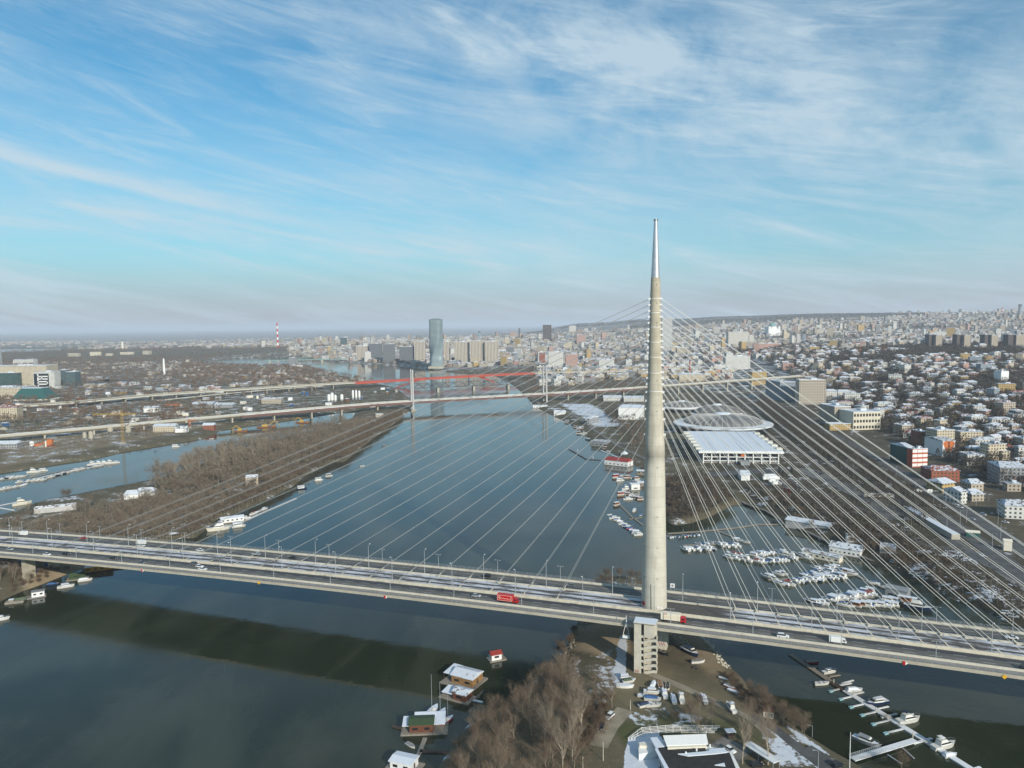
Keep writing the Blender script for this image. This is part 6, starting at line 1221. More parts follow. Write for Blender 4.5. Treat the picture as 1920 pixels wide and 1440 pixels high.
# steel truss railway bridge behind
TA, TB = Vector((-262, 1650, 10)), Vector((-10, 1745, 11)); r = thing('truss_bridge', 'grey steel truss railway bridge between the two larger bridges', 'bridge', (TA.x, TA.y, 0)); d = TB - TA; n = 26; nn = Vector((-d.y, d.x, 0)).normalized() * 4
for sg in (-1, 1):
    mb = MB(); A = [TA + d * (i / n) + nn * sg - Vector((TA.x, TA.y, 0)) for i in range(n + 1)]; up = Vector((0, 0, 11))
    for i in range(n): mb.tube(A[i], A[i + 1], .9, n=4); mb.tube(A[i] + up, A[i + 1] + up, .85, n=4); mb.tube(A[i] + (up if i % 2 else up * 0), A[i + 1] + (up * 0 if i % 2 else up), .65, n=4); mb.tube(A[i], A[i] + up, .28, n=4)
    obj('truss', mb, M['dark_steel'], r)
mb = MB(); ang = math.atan2(d.y, d.x); mb.box((d.x / 2, d.y / 2, 9.6), (d.length, 8, .8), ang); obj('deck', mb, M['girder_brown'], r)
for t_ in (.36, .68, 0, 1): p = d * t_; mb = MB(); mb.box((p.x, p.y, -2), (5, 12, 11.6), ang); obj('pier', mb, M['concrete'], r)
# green bridge and white embankment far upstream
a, b = Vector((*P(497, 682), 0)), Vector((*P(690, 678), 0)); d = b - a; r = thing('green_bridge', 'thin green steel bridge far up the river', 'bridge', tuple(a)); ang = math.atan2(d.y, d.x); mb = MB(); mb.box((d.x / 2, d.y / 2, 12), (d.length, 14, 3), ang); obj('deck', mb, M['copper'], r)
for t_ in (.05, .3, .55, .8, .97): p = d * t_; mb = MB(); mb.box((p.x, p.y, -2), (8, 16, 14), ang); obj('pier', mb, M['concrete'], r)
mb = MB()
for k in range(12): p, q_ = d * (.3 + .25 * k / 12), d * (.3 + .25 * (k + 1) / 12); mb.tube((p.x, p.y, 15 + 12 * math.sin(PI * k / 12)), (q_.x, q_.y, 15 + 12 * math.sin(PI * (k + 1) / 12)), 1.0, n=4)
obj('arch', mb, M['copper'], r)
# ------------------------------------------------------------------ building helpers
FOOT = []                                   # footprints (x, y, radius) that trees and houses keep clear of
def block(name, cat, label, l, r_, top, base, dep, fac='white', rot=0.0, roof='flat', rise=3.0, win=None, rmat='roof_snow', extra=None, depth=None, wins_m='glass_dark', snow_=True):
    """a building from its left, right, top and base in the photograph"""
    if depth is None: x, y, z = G((l + r_) / 2, base)
    else: x, y, z = at_depth((l + r_) / 2, base, depth); 
    w = (r_ - l) / F * y; h = (base - top) / F * y; c = math.cos(rot); wb_ = max(4.0, (w - dep * abs(math.sin(rot))) / max(.35, c))
    dx = x / math.hypot(x, y) * dep * .5; ox, oy = x + dx * .9, y + dep * .5
    t = thing(name, label, cat, (ox, oy, z - .3), rot); FOOT.append((ox, oy, math.hypot(wb_, dep) * .55))
    mb = MB(); mb.box((0, 0, -3), (wb_, dep, h + 3)); wl = obj('wall', mb, FAC.get(fac) or M[fac], t)
    mb = MB()
    if roof == 'flat':
        for a, b, cc, d_ in ((0, -dep / 2 + .2, wb_, .4), (0, dep / 2 - .2, wb_, .4), (-wb_ / 2 + .2, 0, .4, dep - .8), (wb_ / 2 - .2, 0, .4, dep - .8)): mb.box((a, b, h + .003), (cc, d_, .9))
        mb.box((0, 0, h + .003), (wb_ - .8, dep - .8, .25)); mb.box((wb_ * .12, dep * .1, h + .25), (wb_ * .22, dep * .3, min(3, h * .12)))
    elif roof == 'hip': mb.gable((0, 0, h), (wb_, dep), rise, 0, .6, .35)
    else: mb.gable((0, 0, h), (wb_, dep), rise, 0, .6, 0)
    obj('roof', mb, M[rmat], t)
    if win:
        nx, nz = win[:2]; fx, fz = (win[2:] + (.55, .5))[:2] if len(win) > 2 else (.55, .5); mb = MB(); mb.box((0, 0, 0), (wb_ / nx * fx, .12, h / nz * fz)); me = mb.mesh('window', M[wins_m])
        for i in range(nx):
            for k in range(nz): link('window', me, t, (wb_ * ((i + .5) / nx - .5), -dep / 2 - .02, h * (k + .28) / nz))
    if extra: extra(t, wb_, dep, h)
    return t, wb_, h
FAC['glass'] = facade('curtain_wall', (0.10, 0.16, 0.18), 2.6, 3.6, .86, .78, (0.03, 0.06, 0.07)); FAC['glassgreen'] = facade('green_curtain_wall', (0.05, 0.12, 0.11), 3, 3.6, .85, .8, (0.01, 0.045, 0.045)); FAC['striped'] = facade('striped_tower', (0.72, 0.71, 0.68), 3, 3.5, .9, .5, (0.12, 0.13, 0.14), band='h'); FAC['darkband'] = facade('dark_tower', (0.13, 0.10, 0.09), 3, 3.4, .8, .5, (0.03, 0.03, 0.035)); FAC['ribbed'] = facade('ribbed_tower', (0.60, 0.52, 0.42), 5.5, 3.1, .42, .6, (0.13, 0.12, 0.12), band='v'); FAC['balcony'] = facade('balcony_block', (0.56, 0.50, 0.42), 4.2, 3.0, .6, .52, (0.08, 0.075, 0.07)); FAC['slab'] = facade('pale_slab', (0.66, 0.62, 0.55), 3.6, 3.4, .5, .5, (0.10, 0.10, 0.10)); FAC['plain'] = M['white']; FAC['darkgrid'] = facade('dark_balcony_block', (0.24, 0.255, 0.27), 3.4, 3.2, .8, .6, (0.06, 0.07, 0.085), band='h')
# twisted glass tower
x, y, z = G(819, 689); y = 2560.0; x = (819 - 960) / F * y; r = thing('glass_tower', 'tall twisting pale-green glass skyscraper on the river bank', 'skyscraper', (x, y, 6), 0); mb = MB(); n = 24; hh = 168
for i in range(42):
    pass
rings = []
for i in range(43):
    t_ = i / 42; zz_ = hh * t_; tw = rad(8) + rad(70) * (1 / (1 + math.exp(-(t_ - .36) * 11))); w_ = 21 - 2.6 * math.exp(-((t_ - .30) / .12) ** 2) + 1.5 * t_; ring = []
    for k in range(n):
        a = 2 * PI * k / n; cx_, sx_ = math.cos(a), math.sin(a); ex = .45; px_ = abs(cx_) ** ex * math.copysign(1, cx_) * w_ * 1.08; py_ = abs(sx_) ** ex * math.copysign(1, sx_) * w_ * .9; ring.append((px_ * math.cos(tw) - py_ * math.sin(tw), px_ * math.sin(tw) + py_ * math.cos(tw), zz_))
    rings.append(ring)
mb.loft(rings); FAC['tower'] = facade('tower_glass', (0.36, 0.44, 0.46), 3.0, 4.0, .9, .5, (0.07, 0.11, 0.13), band='h', snowroof=False); obj('shaft', mb, FAC['tower'], r); FOOT.append((x, y, 40)); mb = MB(); mb.box((0, 0, hh), (30, 26, 2)); obj('crown', mb, M['teal'], r); mb = MB(); mb.box((0, -6, -2), (52, 50, 8)); obj('podium', mb, M['concrete'], r)
LM = [ # name, cat, label, l, r, top, base, depth, facade, rot, roof
 ('apartment_tower','apartment tower','brown and white ribbed tower pair, left one right of the twisting glass tower',853,880,641,681,30,'ribbed',0,'flat'),('apartment_tower','apartment tower','brown and white ribbed tower, middle of the three right of the glass tower',882,909,639,681,30,'ribbed',0,'flat'),('apartment_tower','apartment tower','brown and white ribbed tower, rightmost of the three right of the glass tower',910,935,640,681,30,'ribbed',0,'flat'),
 ('apartment_tower','apartment tower','slim white ribbed tower just left of the twisting glass tower',778,798,640,680,24,'ribbed',0,'flat'),('apartment_tower','apartment tower','pale tower half hidden by the right edge of the glass tower',833,843,641,680,24,'ribbed',0,'flat'),('apartment_block','apartment block','grid-fronted dark and white block left of the glass tower',750,786,650,680,30,'darkgrid',0,'flat'),('apartment_block','apartment block','pale block with vertical strips at the left end of the waterfront row',670,693,649,676,26,'ribbed',0,'flat'),('apartment_block','apartment block','curved dark-balconied block, left half, on the waterfront',694,716,644,676,30,'darkgrid',0,'flat'),('apartment_block','apartment block','curved dark-balconied block, right half, on the waterfront',717,742,645,680,30,'darkgrid',.2,'flat'),
 ('office_tower','office tower','dark brown office tower standing alone in the old town left of the pylon',1018,1034,609,640,24,'darkband',0,'flat'),('office_tower','office tower','blue-grey glass block in the old town left of the twisting tower',639,650,633,648,24,'glass',0,'flat'),('office_tower','office tower','pale tower on the far ridge left of the pylon',1067,1080,611,625,20,'slab',0,'flat'),('apartment_tower','apartment tower','pink-white tower between the cables left of the pylon',1081,1097,628,646,22,'pink',0,'flat'),
 ('apartment_tower','apartment tower','tower with white horizontal stripes right beside the pylon',1240,1259,597,666,26,'striped',0,'flat'),('apartment_block','apartment block','white waterfront block of stepped towers behind the far bridge pylon, left one',1028,1056,660,693,22,'white',0,'flat'),('apartment_block','apartment block','reddish block with white corners behind the far bridge',1060,1083,664,692,22,'pink',0,'flat'),('apartment_block','apartment block','orange and grey tower beside the right pylon of the far bridge',1011,1022,661,686,20,'brick',0,'flat'),('apartment_block','apartment block','white stepped apartment block left of the pylon, above the viaduct',1122,1151,675,694,22,'white',0,'flat'),('apartment_block','apartment block','small white apartment block between the cables left of the pylon',1173,1184,675,690,18,'white',0,'flat'),
 ('office_block','office block','large white grid-fronted block between the cables right of the pylon',1364,1402,623,648,26,'slab',0,'flat'),('office_block','office block','white wing to the right of the large grid-fronted block',1403,1412,629,644,26,'slab',0,'flat'),('office_block','office block','long pink flat-roofed block right of the white grid-fronted one',1418,1460,644,657,30,'pink',0,'flat'),('office_block','office block','white stepped factory-like block beneath the cables right of the pylon',1358,1404,668,693,28,'white',0,'flat'),('office_block','office block','taller white corner of the stepped block beneath the cables',1360,1372,662,693,24,'white',0,'flat'),('office_block','office block','cream low block beside the viaduct right of the pylon',1258,1276,650,667,20,'cream',0,'flat'),('office_block','office block','beige block between the cables right of the striped tower',1268,1288,652,668,20,'beige',0,'flat'),
 ('depot_building','depot','cream depot building with snowy roofs under the far viaduct, right of the pylon',1272,1322,702,716,20,'cream',0,'hip'),('office_block','office block','tall dull yellow block cut by the far viaduct',1407,1435,697,722,24,'ochre',0,'flat'),('apartment_block','apartment block','blue-grey end wall of a long block right of the fair domes',1446,1482,716,752,60,'bluegrey',.1,'flat'),
 ('hotel_block','hotel','twelve-storey beige block with a dense window front at the right',1495,1545,712,758,20,'beige',-.05,'flat'),('apartment_block','apartment block','white gabled block right beside the twelve-storey beige one',1546,1567,733,755,18,'white',-.1,'hip'),('apartment_block','apartment block','white block with a snowy hip roof, second right of the beige block',1568,1594,734,752,18,'white',-.1,'hip'),
 ('institute_building','institute','long cream institute building with regular square windows',1583,1643,772,806,34,'cream',.12,'flat'),('institute_wing','institute','grey rear wing of the cream institute building',1547,1586,762,800,40,'beige',.12,'flat'),('institute_annex','annex','low yellow annex in front of the cream institute building',1547,1642,794,806,14,'ochre',.12,'flat'),
 ('office_block','office block','red-framed office block with white panel bands at the right',1703,1737,841,876,8,'brick',.15,'flat'),('workshop','workshop','dark teal workshop joined to the red-framed office block',1682,1704,838,872,26,'teal',.15,'hip'),('church_building','church','white building with a large orange funnel shape on its front',1749,1779,826,856,30,'white',.1,'gable'),('apartment_block','apartment block','cream block rising behind the orange-funnel building',1744,1783,806,842,20,'cream',.1,'flat'),('apartment_block','apartment block','dark red block between the two office buildings at the right',1716,1734,809,835,18,'brick',.1,'flat'),
 ('house','house','large brick-red house with stepped snowy roofs by the motorway',1737,1792,882,903,22,'brick',-.1,'hip'),('apartment_block','apartment block','long grey and orange block with a snowy roof at the right edge',1862,1925,876,910,30,'grey',-.25,'hip'),('house','house','white house with arched gables beside the motorway',1778,1808,922,945,15,'white',.4,'gable'),('house','house','small house with a snowy hip roof right of the arched white one',1810,1838,906,922,13,'beige',.1,'hip'),('house','house','low house with two snowy roofs beside the motorway',1810,1838,926,940,14,'beige',.1,'hip'),('house','house','brown house with a large snowy hip roof above the motorway houses',1745,1786,905,925,16,'ochre',.3,'hip'),('apartment_block','apartment block','long two-storey white block with snowy roof at the right edge',1877,1940,948,974,18,'white',-.3,'hip'),('apartment_block','apartment block','white flat-roofed block right of the orange-funnel building',1806,1841,853,873,18,'white',-.1,'flat'),('apartment_block','apartment block','pale green three-storey house with a snowy roof',1798,1826,796,812,16,'cream',.1,'hip'),('apartment_block','apartment block','white three-storey house with a red cornice right of the institute',1676,1702,780,795,16,'white',.3,'hip'),('apartment_block','apartment block','four-storey concrete house with balconies on the hillside below the institute',1680,1710,797,815,16,'beige',.2,'flat'),('apartment_tower','apartment tower','white windowless tower on the wooded ridge at the right',1868,1888,696,720,16,'plain',.2,'flat'),('apartment_block','apartment block','tall narrow grey block at the right picture edge',1910,1930,822,850,16,'beige',0,'flat'),('apartment_block','apartment block','brown brick flat block on the ridge at the right',1812,1836,747,760,14,'beige',0,'flat')]
for i, (a, b) in enumerate(((1738, 1749), (1751, 1763), (1790, 1803), (1804, 1816), (1842, 1854), (1855, 1867), (1886, 1900), (1901, 1918))):
    LM.append(('apartment_tower', 'apartment tower', 'dark and pale ridge tower, %s of the %s twin on the right skyline' % ('left half' if i % 2 == 0 else 'right half', ('first', 'second', 'third', 'fourth')[i // 2]), a, b, 627 + (i % 2), 655, 24, 'darkband' if i % 2 == 0 else 'beige', 0, 'flat'))
WN = {29: (11, 9, .5, .5), 32: (9, 3, .6, .45), 35: (3, 4, .94, .62)}
for i, (nm, ct, lb, l, r_, tp, bs, dp, fc, rt, rf) in enumerate(LM):
    kw = {}
    if lb.startswith('twelve-storey'): kw = dict(win=(11, 9, .5, .5)); fc = 'plain_beige'; M['plain_beige'] = plain('beige_panels', (0.50, 0.43, 0.34), .85, .08, .2)
    if 'institute building with' in lb: kw = dict(win=(9, 3, .62, .45)); fc = 'plain_cream'; M['plain_cream'] = plain('cream_render', (0.62, 0.56, 0.44), .85, .08, .2)
    if lb.startswith('red-framed'): kw = dict(win=(3, 4, .92, .62), wins_m='white'); fc = 'plain_brick'; M['plain_brick'] = plain('red_cladding', (0.46, 0.11, 0.055), .8, .1, .3)
    if 'orange funnel' in lb:
        fc = 'plain'
        def funnel(t, w, d, h):
            mb = MB(); y_ = -d / 2 - .05; mb.add([(-w * .5, y_, h * .88), (-w * .3, y_, h * 1.0), (-.6, y_, h * 1.05), (-.6, y_, h * .2), (-w * .12, y_, h * .2)], [(0, 4, 3, 2, 1)]); mb.add([(w * .5, y_, h * .88), (w * .3, y_, h * 1.0), (.6, y_, h * 1.05), (.6, y_, h * .2), (w * .12, y_, h * .2)], [(0, 1, 2, 3, 4)]); obj('orange_front', mb, M['orange'], t)
            mb = MB(); mb.box((0, y_ + .02, h * .2), (1.1, .1, h * .82)); obj('window', mb, M['glass_dark'], t); mb = MB(); mb.box((0, y_, 0), (2.6, .2, h * .18)); obj('door', mb, M['cream'], t)
        kw = dict(extra=funnel, rise=2.0)
    block(nm, ct, lb, l, r_, tp, bs, dp, fc, rt, rf, rmat='roof_red' if 'brick-red' in lb else 'roof_snow', **kw)
# congress centre and offices at the left edge
for args in (('congress_hall','congress hall','long beige congress hall with tall columns at the left edge',-30,98,686,726,50,'cream',0,'flat'),('office_block','office block','white-framed office block with a maze pattern at the left',68,108,697,727,26,'white',0,'flat'),('office_block','office block','dark green glass block at the left edge',-12,41,699,727,30,'glassgreen',0,'flat'),('office_block','office block','glass office cube right of the white-framed block, left one',108,127,694,722,26,'glass',0,'flat'),('office_block','office block','glass office cube right of the white-framed block, right one',128,146,697,724,26,'glass',0,'flat'),('congress_hall','congress hall','low cream hall with a flat snowy roof at the left edge below the glass block',-60,56,727,748,44,'cream',0,'flat'),('apartment_block','apartment block','cream apartment block with a dark red mansard roof at the left edge',-25,36,764,788,20,'cream',.15,'hip'),('hotel_block','hotel','row of three white gabled blocks on the left skyline, left one',28,42,675,684,30,'white',0,'gable'),('hotel_block','hotel','row of three white gabled blocks on the left skyline, middle one',41,54,675,684,30,'white',0,'gable'),('hotel_block','hotel','row of three white gabled blocks on the left skyline, right one',53,66,674,684,30,'white',0,'gable'),('warehouse','warehouse','white warehouse with a red roof edge between the two left viaducts',270,299,765,773,18,'plain',.2,'gable'),('warehouse','warehouse','long cream shed under the far viaduct beside the silos',290,331,799,810,16,'cream',.1,'gable'),('warehouse','warehouse','brick-red shed on the canal bank',382,403,797,806,10,'brick',.05,'gable'),('warehouse','warehouse','low snowy-roofed shed at the left edge below the viaduct',-20,36,832,842,14,'grey',.1,'gable'),('warehouse','warehouse','white container office left of the orange plant',20,36,831,838,8,'plain',.1,'flat'),('warehouse','warehouse','pale flat hall in the industrial yard beyond the viaduct',492,530,748,757,26,'beige',.1,'flat'),('warehouse','warehouse','snow-covered low shed right of the white and red warehouse',362,402,757,765,24,'grey',.1,'gable'),('warehouse','warehouse','second snow-covered low shed right of the white and red warehouse',404,440,759,765,24,'grey',.1,'gable'),('warehouse','warehouse','small white house with a snowy roof on the canal bank by the silos',330,352,803,811,10,'plain',.1,'gable'),
  ('tennis_hall','sports hall','big white snow-roofed hall left of the pylon waist',1157,1212,764,787,36,'plain',-.25,'hip'),('sports_hall','sports hall','long snowy-roofed hall under the far bridge left of the pylon',1130,1166,745,752,26,'white',-.1,'gable'),('sports_hall','sports hall','second snowy-roofed hall under the far bridge, beside the pylon',1168,1208,746,753,26,'white',-.1,'gable'),('quay_shed','shed','dark low shed with a snowy roof on the quay left of the pylon',1102,1122,785,796,30,'grey',-.6,'gable'),
  ('low_building','house','long low white building among the trees at the canal bank',70,138,950,960,6,'pale_grey',.45,'flat'),('low_building','house','white snowy-roofed cottage on the peninsula',232,262,927,936,10,'plain',.3,'hip'),('low_building','house','snowy-roofed hut left of the white cottage on the peninsula',254,292,922,930,10,'plain',.3,'hip'),('low_building','bunker','square pale concrete house with a flat roof among the peninsula trees',459,486,894,910,9,'beige',.3,'flat'),('white_shed','shed','white snowy-roofed shed at the fairground car park',1386,1405,890,901,14,'plain',-.1,'gable')):
    ex = None
    if 'maze' in args[2]:
        def ex(t, w, d, h):
            mb = MB(); y_ = -d / 2 - .06; mb.box((-w * .12, y_, h * .04), (w * .70, .2, h * .86)); obj('dark_panel', mb, M['glass_dark'], t)
            for a, b, ww, hh_ in ((-.2, .08, .06, .8), (.02, .2, .5, .07), (.02, .36, .5, .07), (.05, .52, .42, .07), (.02, .68, .5, .07), (.24, .2, .06, .22), (-.02, .52, .06, .2)): mb = MB(); mb.box((w * (a - .08), y_ - .12, h * b), (w * ww, .25, h * hh_)); obj('white_band', mb, M['white'], t)
    block(*args, extra=ex, rmat='roof_red' if 'mansard' in args[2] else ('snow' if 'big white' in args[2] else 'roof_snow'))
x, y, z = G(54, 751); r = thing('glass_pyramid_roof', 'sloping green glass roof hall at the left edge', 'congress hall', (x, y + 22, z), 0); k = y / F; mb = MB(); mb.box((0, 0, 0), (68 * k, 44, 2.5)); obj('wall', mb, M['cream'], r); mb = MB(); mb.box((0, 0, 2.5), (68 * k, 44, 20 * k), 0, (.56, .55)); obj('glass_roof', mb, M['teal'], r); mb = MB(); mb.box((0, 0, 2.5 + 20 * k), (68 * k * .55, 23, .6)); obj('snow_cover', mb, M['snow'], r); FOOT.append((x, y + 22, 45))
# fair halls
fx, fy, fz = 239, 757, 5; r = thing('exhibition_hall', 'white exhibition hall with a broad snowy flat roof and framed glass front', 'exhibition hall', (246, 826, fz), -.12); FOOT.append((246, 826, 85))
mb = MB(); mb.box((0, 0, 0), (78, 136, 11)); obj('wall', mb, M['walkway'], r); mb = MB(); mb.box((0, 0, 11), (86, 144, 2.2)); rf = obj('roof', mb, M['white'], r); mb = MB()
for i in range(5): mb.box((-34 + 17 * i, 0, 13.2 + .003), (15.6, 141, .25))
obj('snow_cover', mb, M['snow'], rf)
for i in range(10): mb = MB(); mb.box((-38 + 76 / 9 * i, -69.2, 0), (1.1, 1.6, 11)); obj('column', mb, M['white'], r)
for zz_ in (2.4, 6.3): mb = MB(); mb.box((0, -68.8, zz_), (77, 1.0, .8)); obj('gallery', mb, M['white'], r)
for i in range(9):
    for zz_ in (3.2, 7.1): mb = MB(); mb.box((-33.8 + 76 / 9 * i, -68.15, zz_), (6.6, .2, 3.0)); obj('window', mb, M['glass_dark'], r)
mb = MB(); mb.box((3, -74, 0), (9, 11, 4)); obj('entrance_canopy', mb, M['boat_grey'], r); mb = MB(); mb.box((2, -69.9, 7.4), (4, .3, 2.6)); obj('orange_sign', mb, M['orange'], r)
for i in range(6):
    for sg in (-1, 1): mb = MB(); mb.box((sg * 41.5, -55 + 22 * i, 11), (6, 9, 3.6)); obj('roof_unit', mb, M['cream'], r)
def dome(label, cx_, cy_, R, zrim, rise, rim, ribs, sq=1.0):
    r = thing('domed_hall', label, 'domed hall', (cx_, cy_, 5), 0); FOOT.append((cx_, cy_, R + 4)); n = 64; ri = R - rim
    mb = MB(); mb.lathe([(0, R - 6), (zrim - 4.5, R - 6)], n, sq=(1, sq)); obj('wall', mb, M['glass_dark'], r)
    mb = MB(); mb.lathe([(zrim - 4.5, R - 5), (zrim - 2.5, R), (zrim - 1, R), (zrim, ri)], n, sq=(1, sq)); obj('rim', mb, M['snow_deck'], r)
    mb = MB(); mb.lathe([(zrim + rise * math.sin(a), ri * math.cos(a) + .0) for a in np.linspace(0, PI / 2 * .93, 9)], n, cap=False, sq=(1, sq)); dm = obj('dome', mb, M['dome'], r, smooth=True); mb = MB()
    for i in range(ribs):
        t_ = 2 * PI * i / ribs; pts = [(math.cos(t_) * ri * math.cos(a) * 1.003, math.sin(t_) * ri * math.cos(a) * sq * 1.003, zrim + rise * math.sin(a) + .1) for a in np.linspace(0, PI / 2 * .9, 6)]; mb.path(pts, .45, 4)
    obj('ribs', mb, M['pale_grey'], dm); mb = MB(); mb.lathe([(zrim + rise * .96, ri * .2), (zrim + rise + 1.6, ri * .18)], 24, sq=(1, sq)); obj('lantern', mb, M['snow'], dm)
dome('great shallow ribbed dome with a broad snowy ring behind the exhibition hall', 284, 985, 65, 13, 11, 13, 44)
dome('middle shell-roofed hall of the fair behind the great dome', 312, 1112, 38, 10, 12, 3, 10, .8); dome('small ribbed dome of the fair nearest the far viaduct', 282, 1215, 34, 9, 8, 4, 24, .8)
mb = MB(); pts = [(312 + 44 * math.cos(a), 1073, 5 + 21 * math.sin(a)) for a in np.linspace(.15, PI - .15, 13)]; r = thing('concrete_arch', 'flat concrete arch in front of the middle fair hall', 'arch', (312, 1073, 5)); mb.path([(a - 312, b - 1073, c - 5) for a, b, c in pts], 1.1, 5); obj('arch', mb, M['dome'], r)
# temple with a green dome, masts, chimneys
x, y, z = G(1448, 629); k = y / F; r = thing('domed_temple', 'white temple with a big green dome on the city ridge', 'temple', (x, y, z)); mb = MB(); mb.box((0, 0, -6), (22 * k, 22 * k, 6 + 13 * k)); obj('nave', mb, M['white'], r); mb = MB(); mb.lathe([(13 * k, 6.5 * k), (17 * k, 6.5 * k)], 24); obj('drum', mb, M['white'], r); mb = MB(); mb.lathe([(17 * k + 7 * k * math.sin(a), 6.8 * k * math.cos(a) + .2) for a in np.linspace(0, 1.5, 7)], 24); obj('dome', mb, M['copper'], r, smooth=True); mb = MB(); mb.box((0, 0, 24 * k), (.4 * k, .4 * k, 3 * k)); mb.box((0, 0, 25.5 * k), (1.8 * k, .4 * k, .4 * k)); obj('cross', mb, M['gold'], r)
for a, b in ((-1, -1), (1, -1), (1, 1), (-1, 1)): mb = MB(); mb.lathe([(0, 2.4 * k), (15 * k, 2.4 * k), (17 * k, 1.6 * k), (18 * k, .2)], 12, (a * 9 * k, b * 9 * k)); obj('corner_tower', mb, M['white'], r)
def mast(label, px, top, base, wpx, mats, nm='chimney', cat='chimney', bands=0, depth=None):
    x, y, z = G(px, base) if depth is None else at_depth(px, base, depth); k = y / F; h = (base - top) * k; r = thing(nm, label, cat, (x, y, z - 3))
    if bands:
        for i in range(bands): mb = MB(); a, b = i / bands, (i + 1) / bands; mb.tube((0, 0, (h + 3) * a), (0, 0, (h + 3) * b), wpx * k / 2 * (1 - .35 * a), wpx * k / 2 * (1 - .35 * b), 12); obj('band', mb, M[mats[i % 2]], r)
    else: mb = MB(); mb.tube((0, 0, 0), (0, 0, h + 3), wpx * k / 2, wpx * k / 2 * .55, 12); obj('shaft', mb, M[mats[0]], r); mb = MB(); mb.lathe([(h + 3, wpx * k * .32), (h + 3 + wpx * k * .5, wpx * k * .32)], 12); obj('rim', mb, M['dark_steel'], r)
    return r, x, y, z, k, h
rr_, x, y, z, k, h = mast('tall red and white banded chimney with a puff of smoke over the old town', 521, 606, 652, 3.6, ('truck_red', 'white'), bands=9)
mast('red and white chimney on the right skyline', 1879, 577, 590, 3, ('truck_red', 'white'), bands=5); mast('slim brick chimney among the cables right of the pylon', 1293, 677, 712, 4, ('brick',)); mast('dark brick chimney above the white stepped block', 1405, 655, 680, 3, ('brick',))
mast('pale slender obelisk monument in the park', 308, 672, 702, 5, ('white',), 'obelisk', 'monument'); mast('tall lattice mast at the left edge', 3, 640, 690, 3, ('boat_grey',), 'radio_mast', 'mast'); mast('pale fortress tower on the far hill', 230, 640, 655, 5, ('cream',), 'tower', 'tower'); mast('slate-blue pointed tower at the right edge of the skyline', 1912, 575, 594, 9, ('boat_grey',), 'tower', 'tower'); mast('dark spire rising from the old town roofs', 974, 618, 634, 5, ('dark_steel',), 'church_spire', 'church'); mast('green dome of the parliament among the old town roofs', 899, 624, 634, 6, ('copper',), 'cupola', 'dome')
def smoke_mat():
    t = NT('smoke'); t.t.nodes.remove(t.b); v = t.n('ShaderNodeVolumePrincipled'); v.inputs['Color'].default_value = (.95, .95, .95, 1); v.inputs['Density'].default_value = .03; t.l(v.outputs[0], t.o.inputs['Volume']); return t.m
SMK = smoke_mat()
def puff(label, x, y, z, s):
    mb = MB(); rr = random.Random(int(x)); 
    mb.loft([[(x_ + s * q * math.cos(u) * rr.uniform(.8, 1.2), s * q * math.sin(u), z_ + s * .5 * q * math.sin(u * 2) * .3) for u in np.linspace(0, 2 * PI, 9)[:-1]] for x_, q, z_ in ((0, .25, 0), (s * .3, .6, s * .6), (s * .9, .9, s * 1.2), (s * 1.8, .8, s * 1.7), (s * 2.6, .3, s * 1.9))]); o = link('smoke', mb.mesh('smoke', SMK), None, (x, y, z)); o['label'] = label; o['category'] = 'smoke'; stuff(o)
puff('pale smoke drifting from the tall banded chimney', x, y, z + h, 5.5 * k)
# cranes, silos, machines of the left yards
def crane(label, px, base, top, jib, cj, mat='yellow', rot=.3, depth=None):
    x, y, z = G(px, base); k = y / F; h = (base - top) * k; r = thing('tower_crane', label, 'crane', (x, y, z), rot); w = 1.1
    def lattice(a, b, w_, n, nm):
        mb = MB(); a, b = Vector(a), Vector(b); d = b - a; u = d.orthogonal().normalized() * w_; v_ = d.cross(u).normalized() * w_
        for s1, s2 in ((1, 1), (1, -1), (-1, -1), (-1, 1)): mb.tube(a + u * s1 + v_ * s2, b + u * s1 + v_ * s2, .13, n=4)
        for i in range(n):
            p, q_ = a + d * (i / n), a + d * ((i + 1) / n); sg = 1 if i % 2 else -1; mb.tube(p + u * sg + v_, q_ - u * sg + v_, .07, n=3); mb.tube(p + u * sg - v_, q_ - u * sg - v_, .07, n=3); mb.tube(p + u + v_ * sg, q_ + u - v_ * sg, .07, n=3); mb.tube(p - u + v_ * sg, q_ - u - v_ * sg, .07, n=3)
        obj(nm, mb, M[mat], r)
    lattice((0, 0, 0), (0, 0, h), w, 16, 'mast'); lattice((cj * k, 0, h * .86), (jib * k, 0, h * .88), .8, 18, 'jib'); mb = MB(); mb.box((cj * k * .85, 0, h * .86 - 3), (3, 2.2, 3)); obj('counterweight', mb, M['concrete'], r); mb = MB(); mb.box((1.6, -1, h * .82), (1.8, 1.8, 2)); obj('cab', mb, M[mat], r); mb = MB(); mb.tube((0, 0, h), (jib * k * .7, 0, h * .89), .1, n=4); mb.tube((0, 0, h), (cj * k * .9, 0, h * .88), .1, n=4); obj('tie_rod', mb, M['dark_steel'], r); mb = MB(); mb.box((0, 0, 0), (6, 6, 1.2)); obj('base', mb, M['concrete'], r)
crane('yellow tower crane beside the silos, its jib over the far viaduct', 231, 831, 767, -52, 26, 'yellow', .12); crane('small orange tower crane beyond the far viaduct', 330, 775, 756, -18, 12, 'orange', .1); crane('thin orange tower crane among the cables right of the pylon', 1613, 668, 640, -16, 10, 'orange', .1); crane('thin tower crane above the dark building site on the right ridge', 1657, 668, 648, -14, 10, 'rust', .1)
crane('orange crane on the canal yard behind the brick-red shed', 356, 802, 786, 12, -6, 'orange', .1)
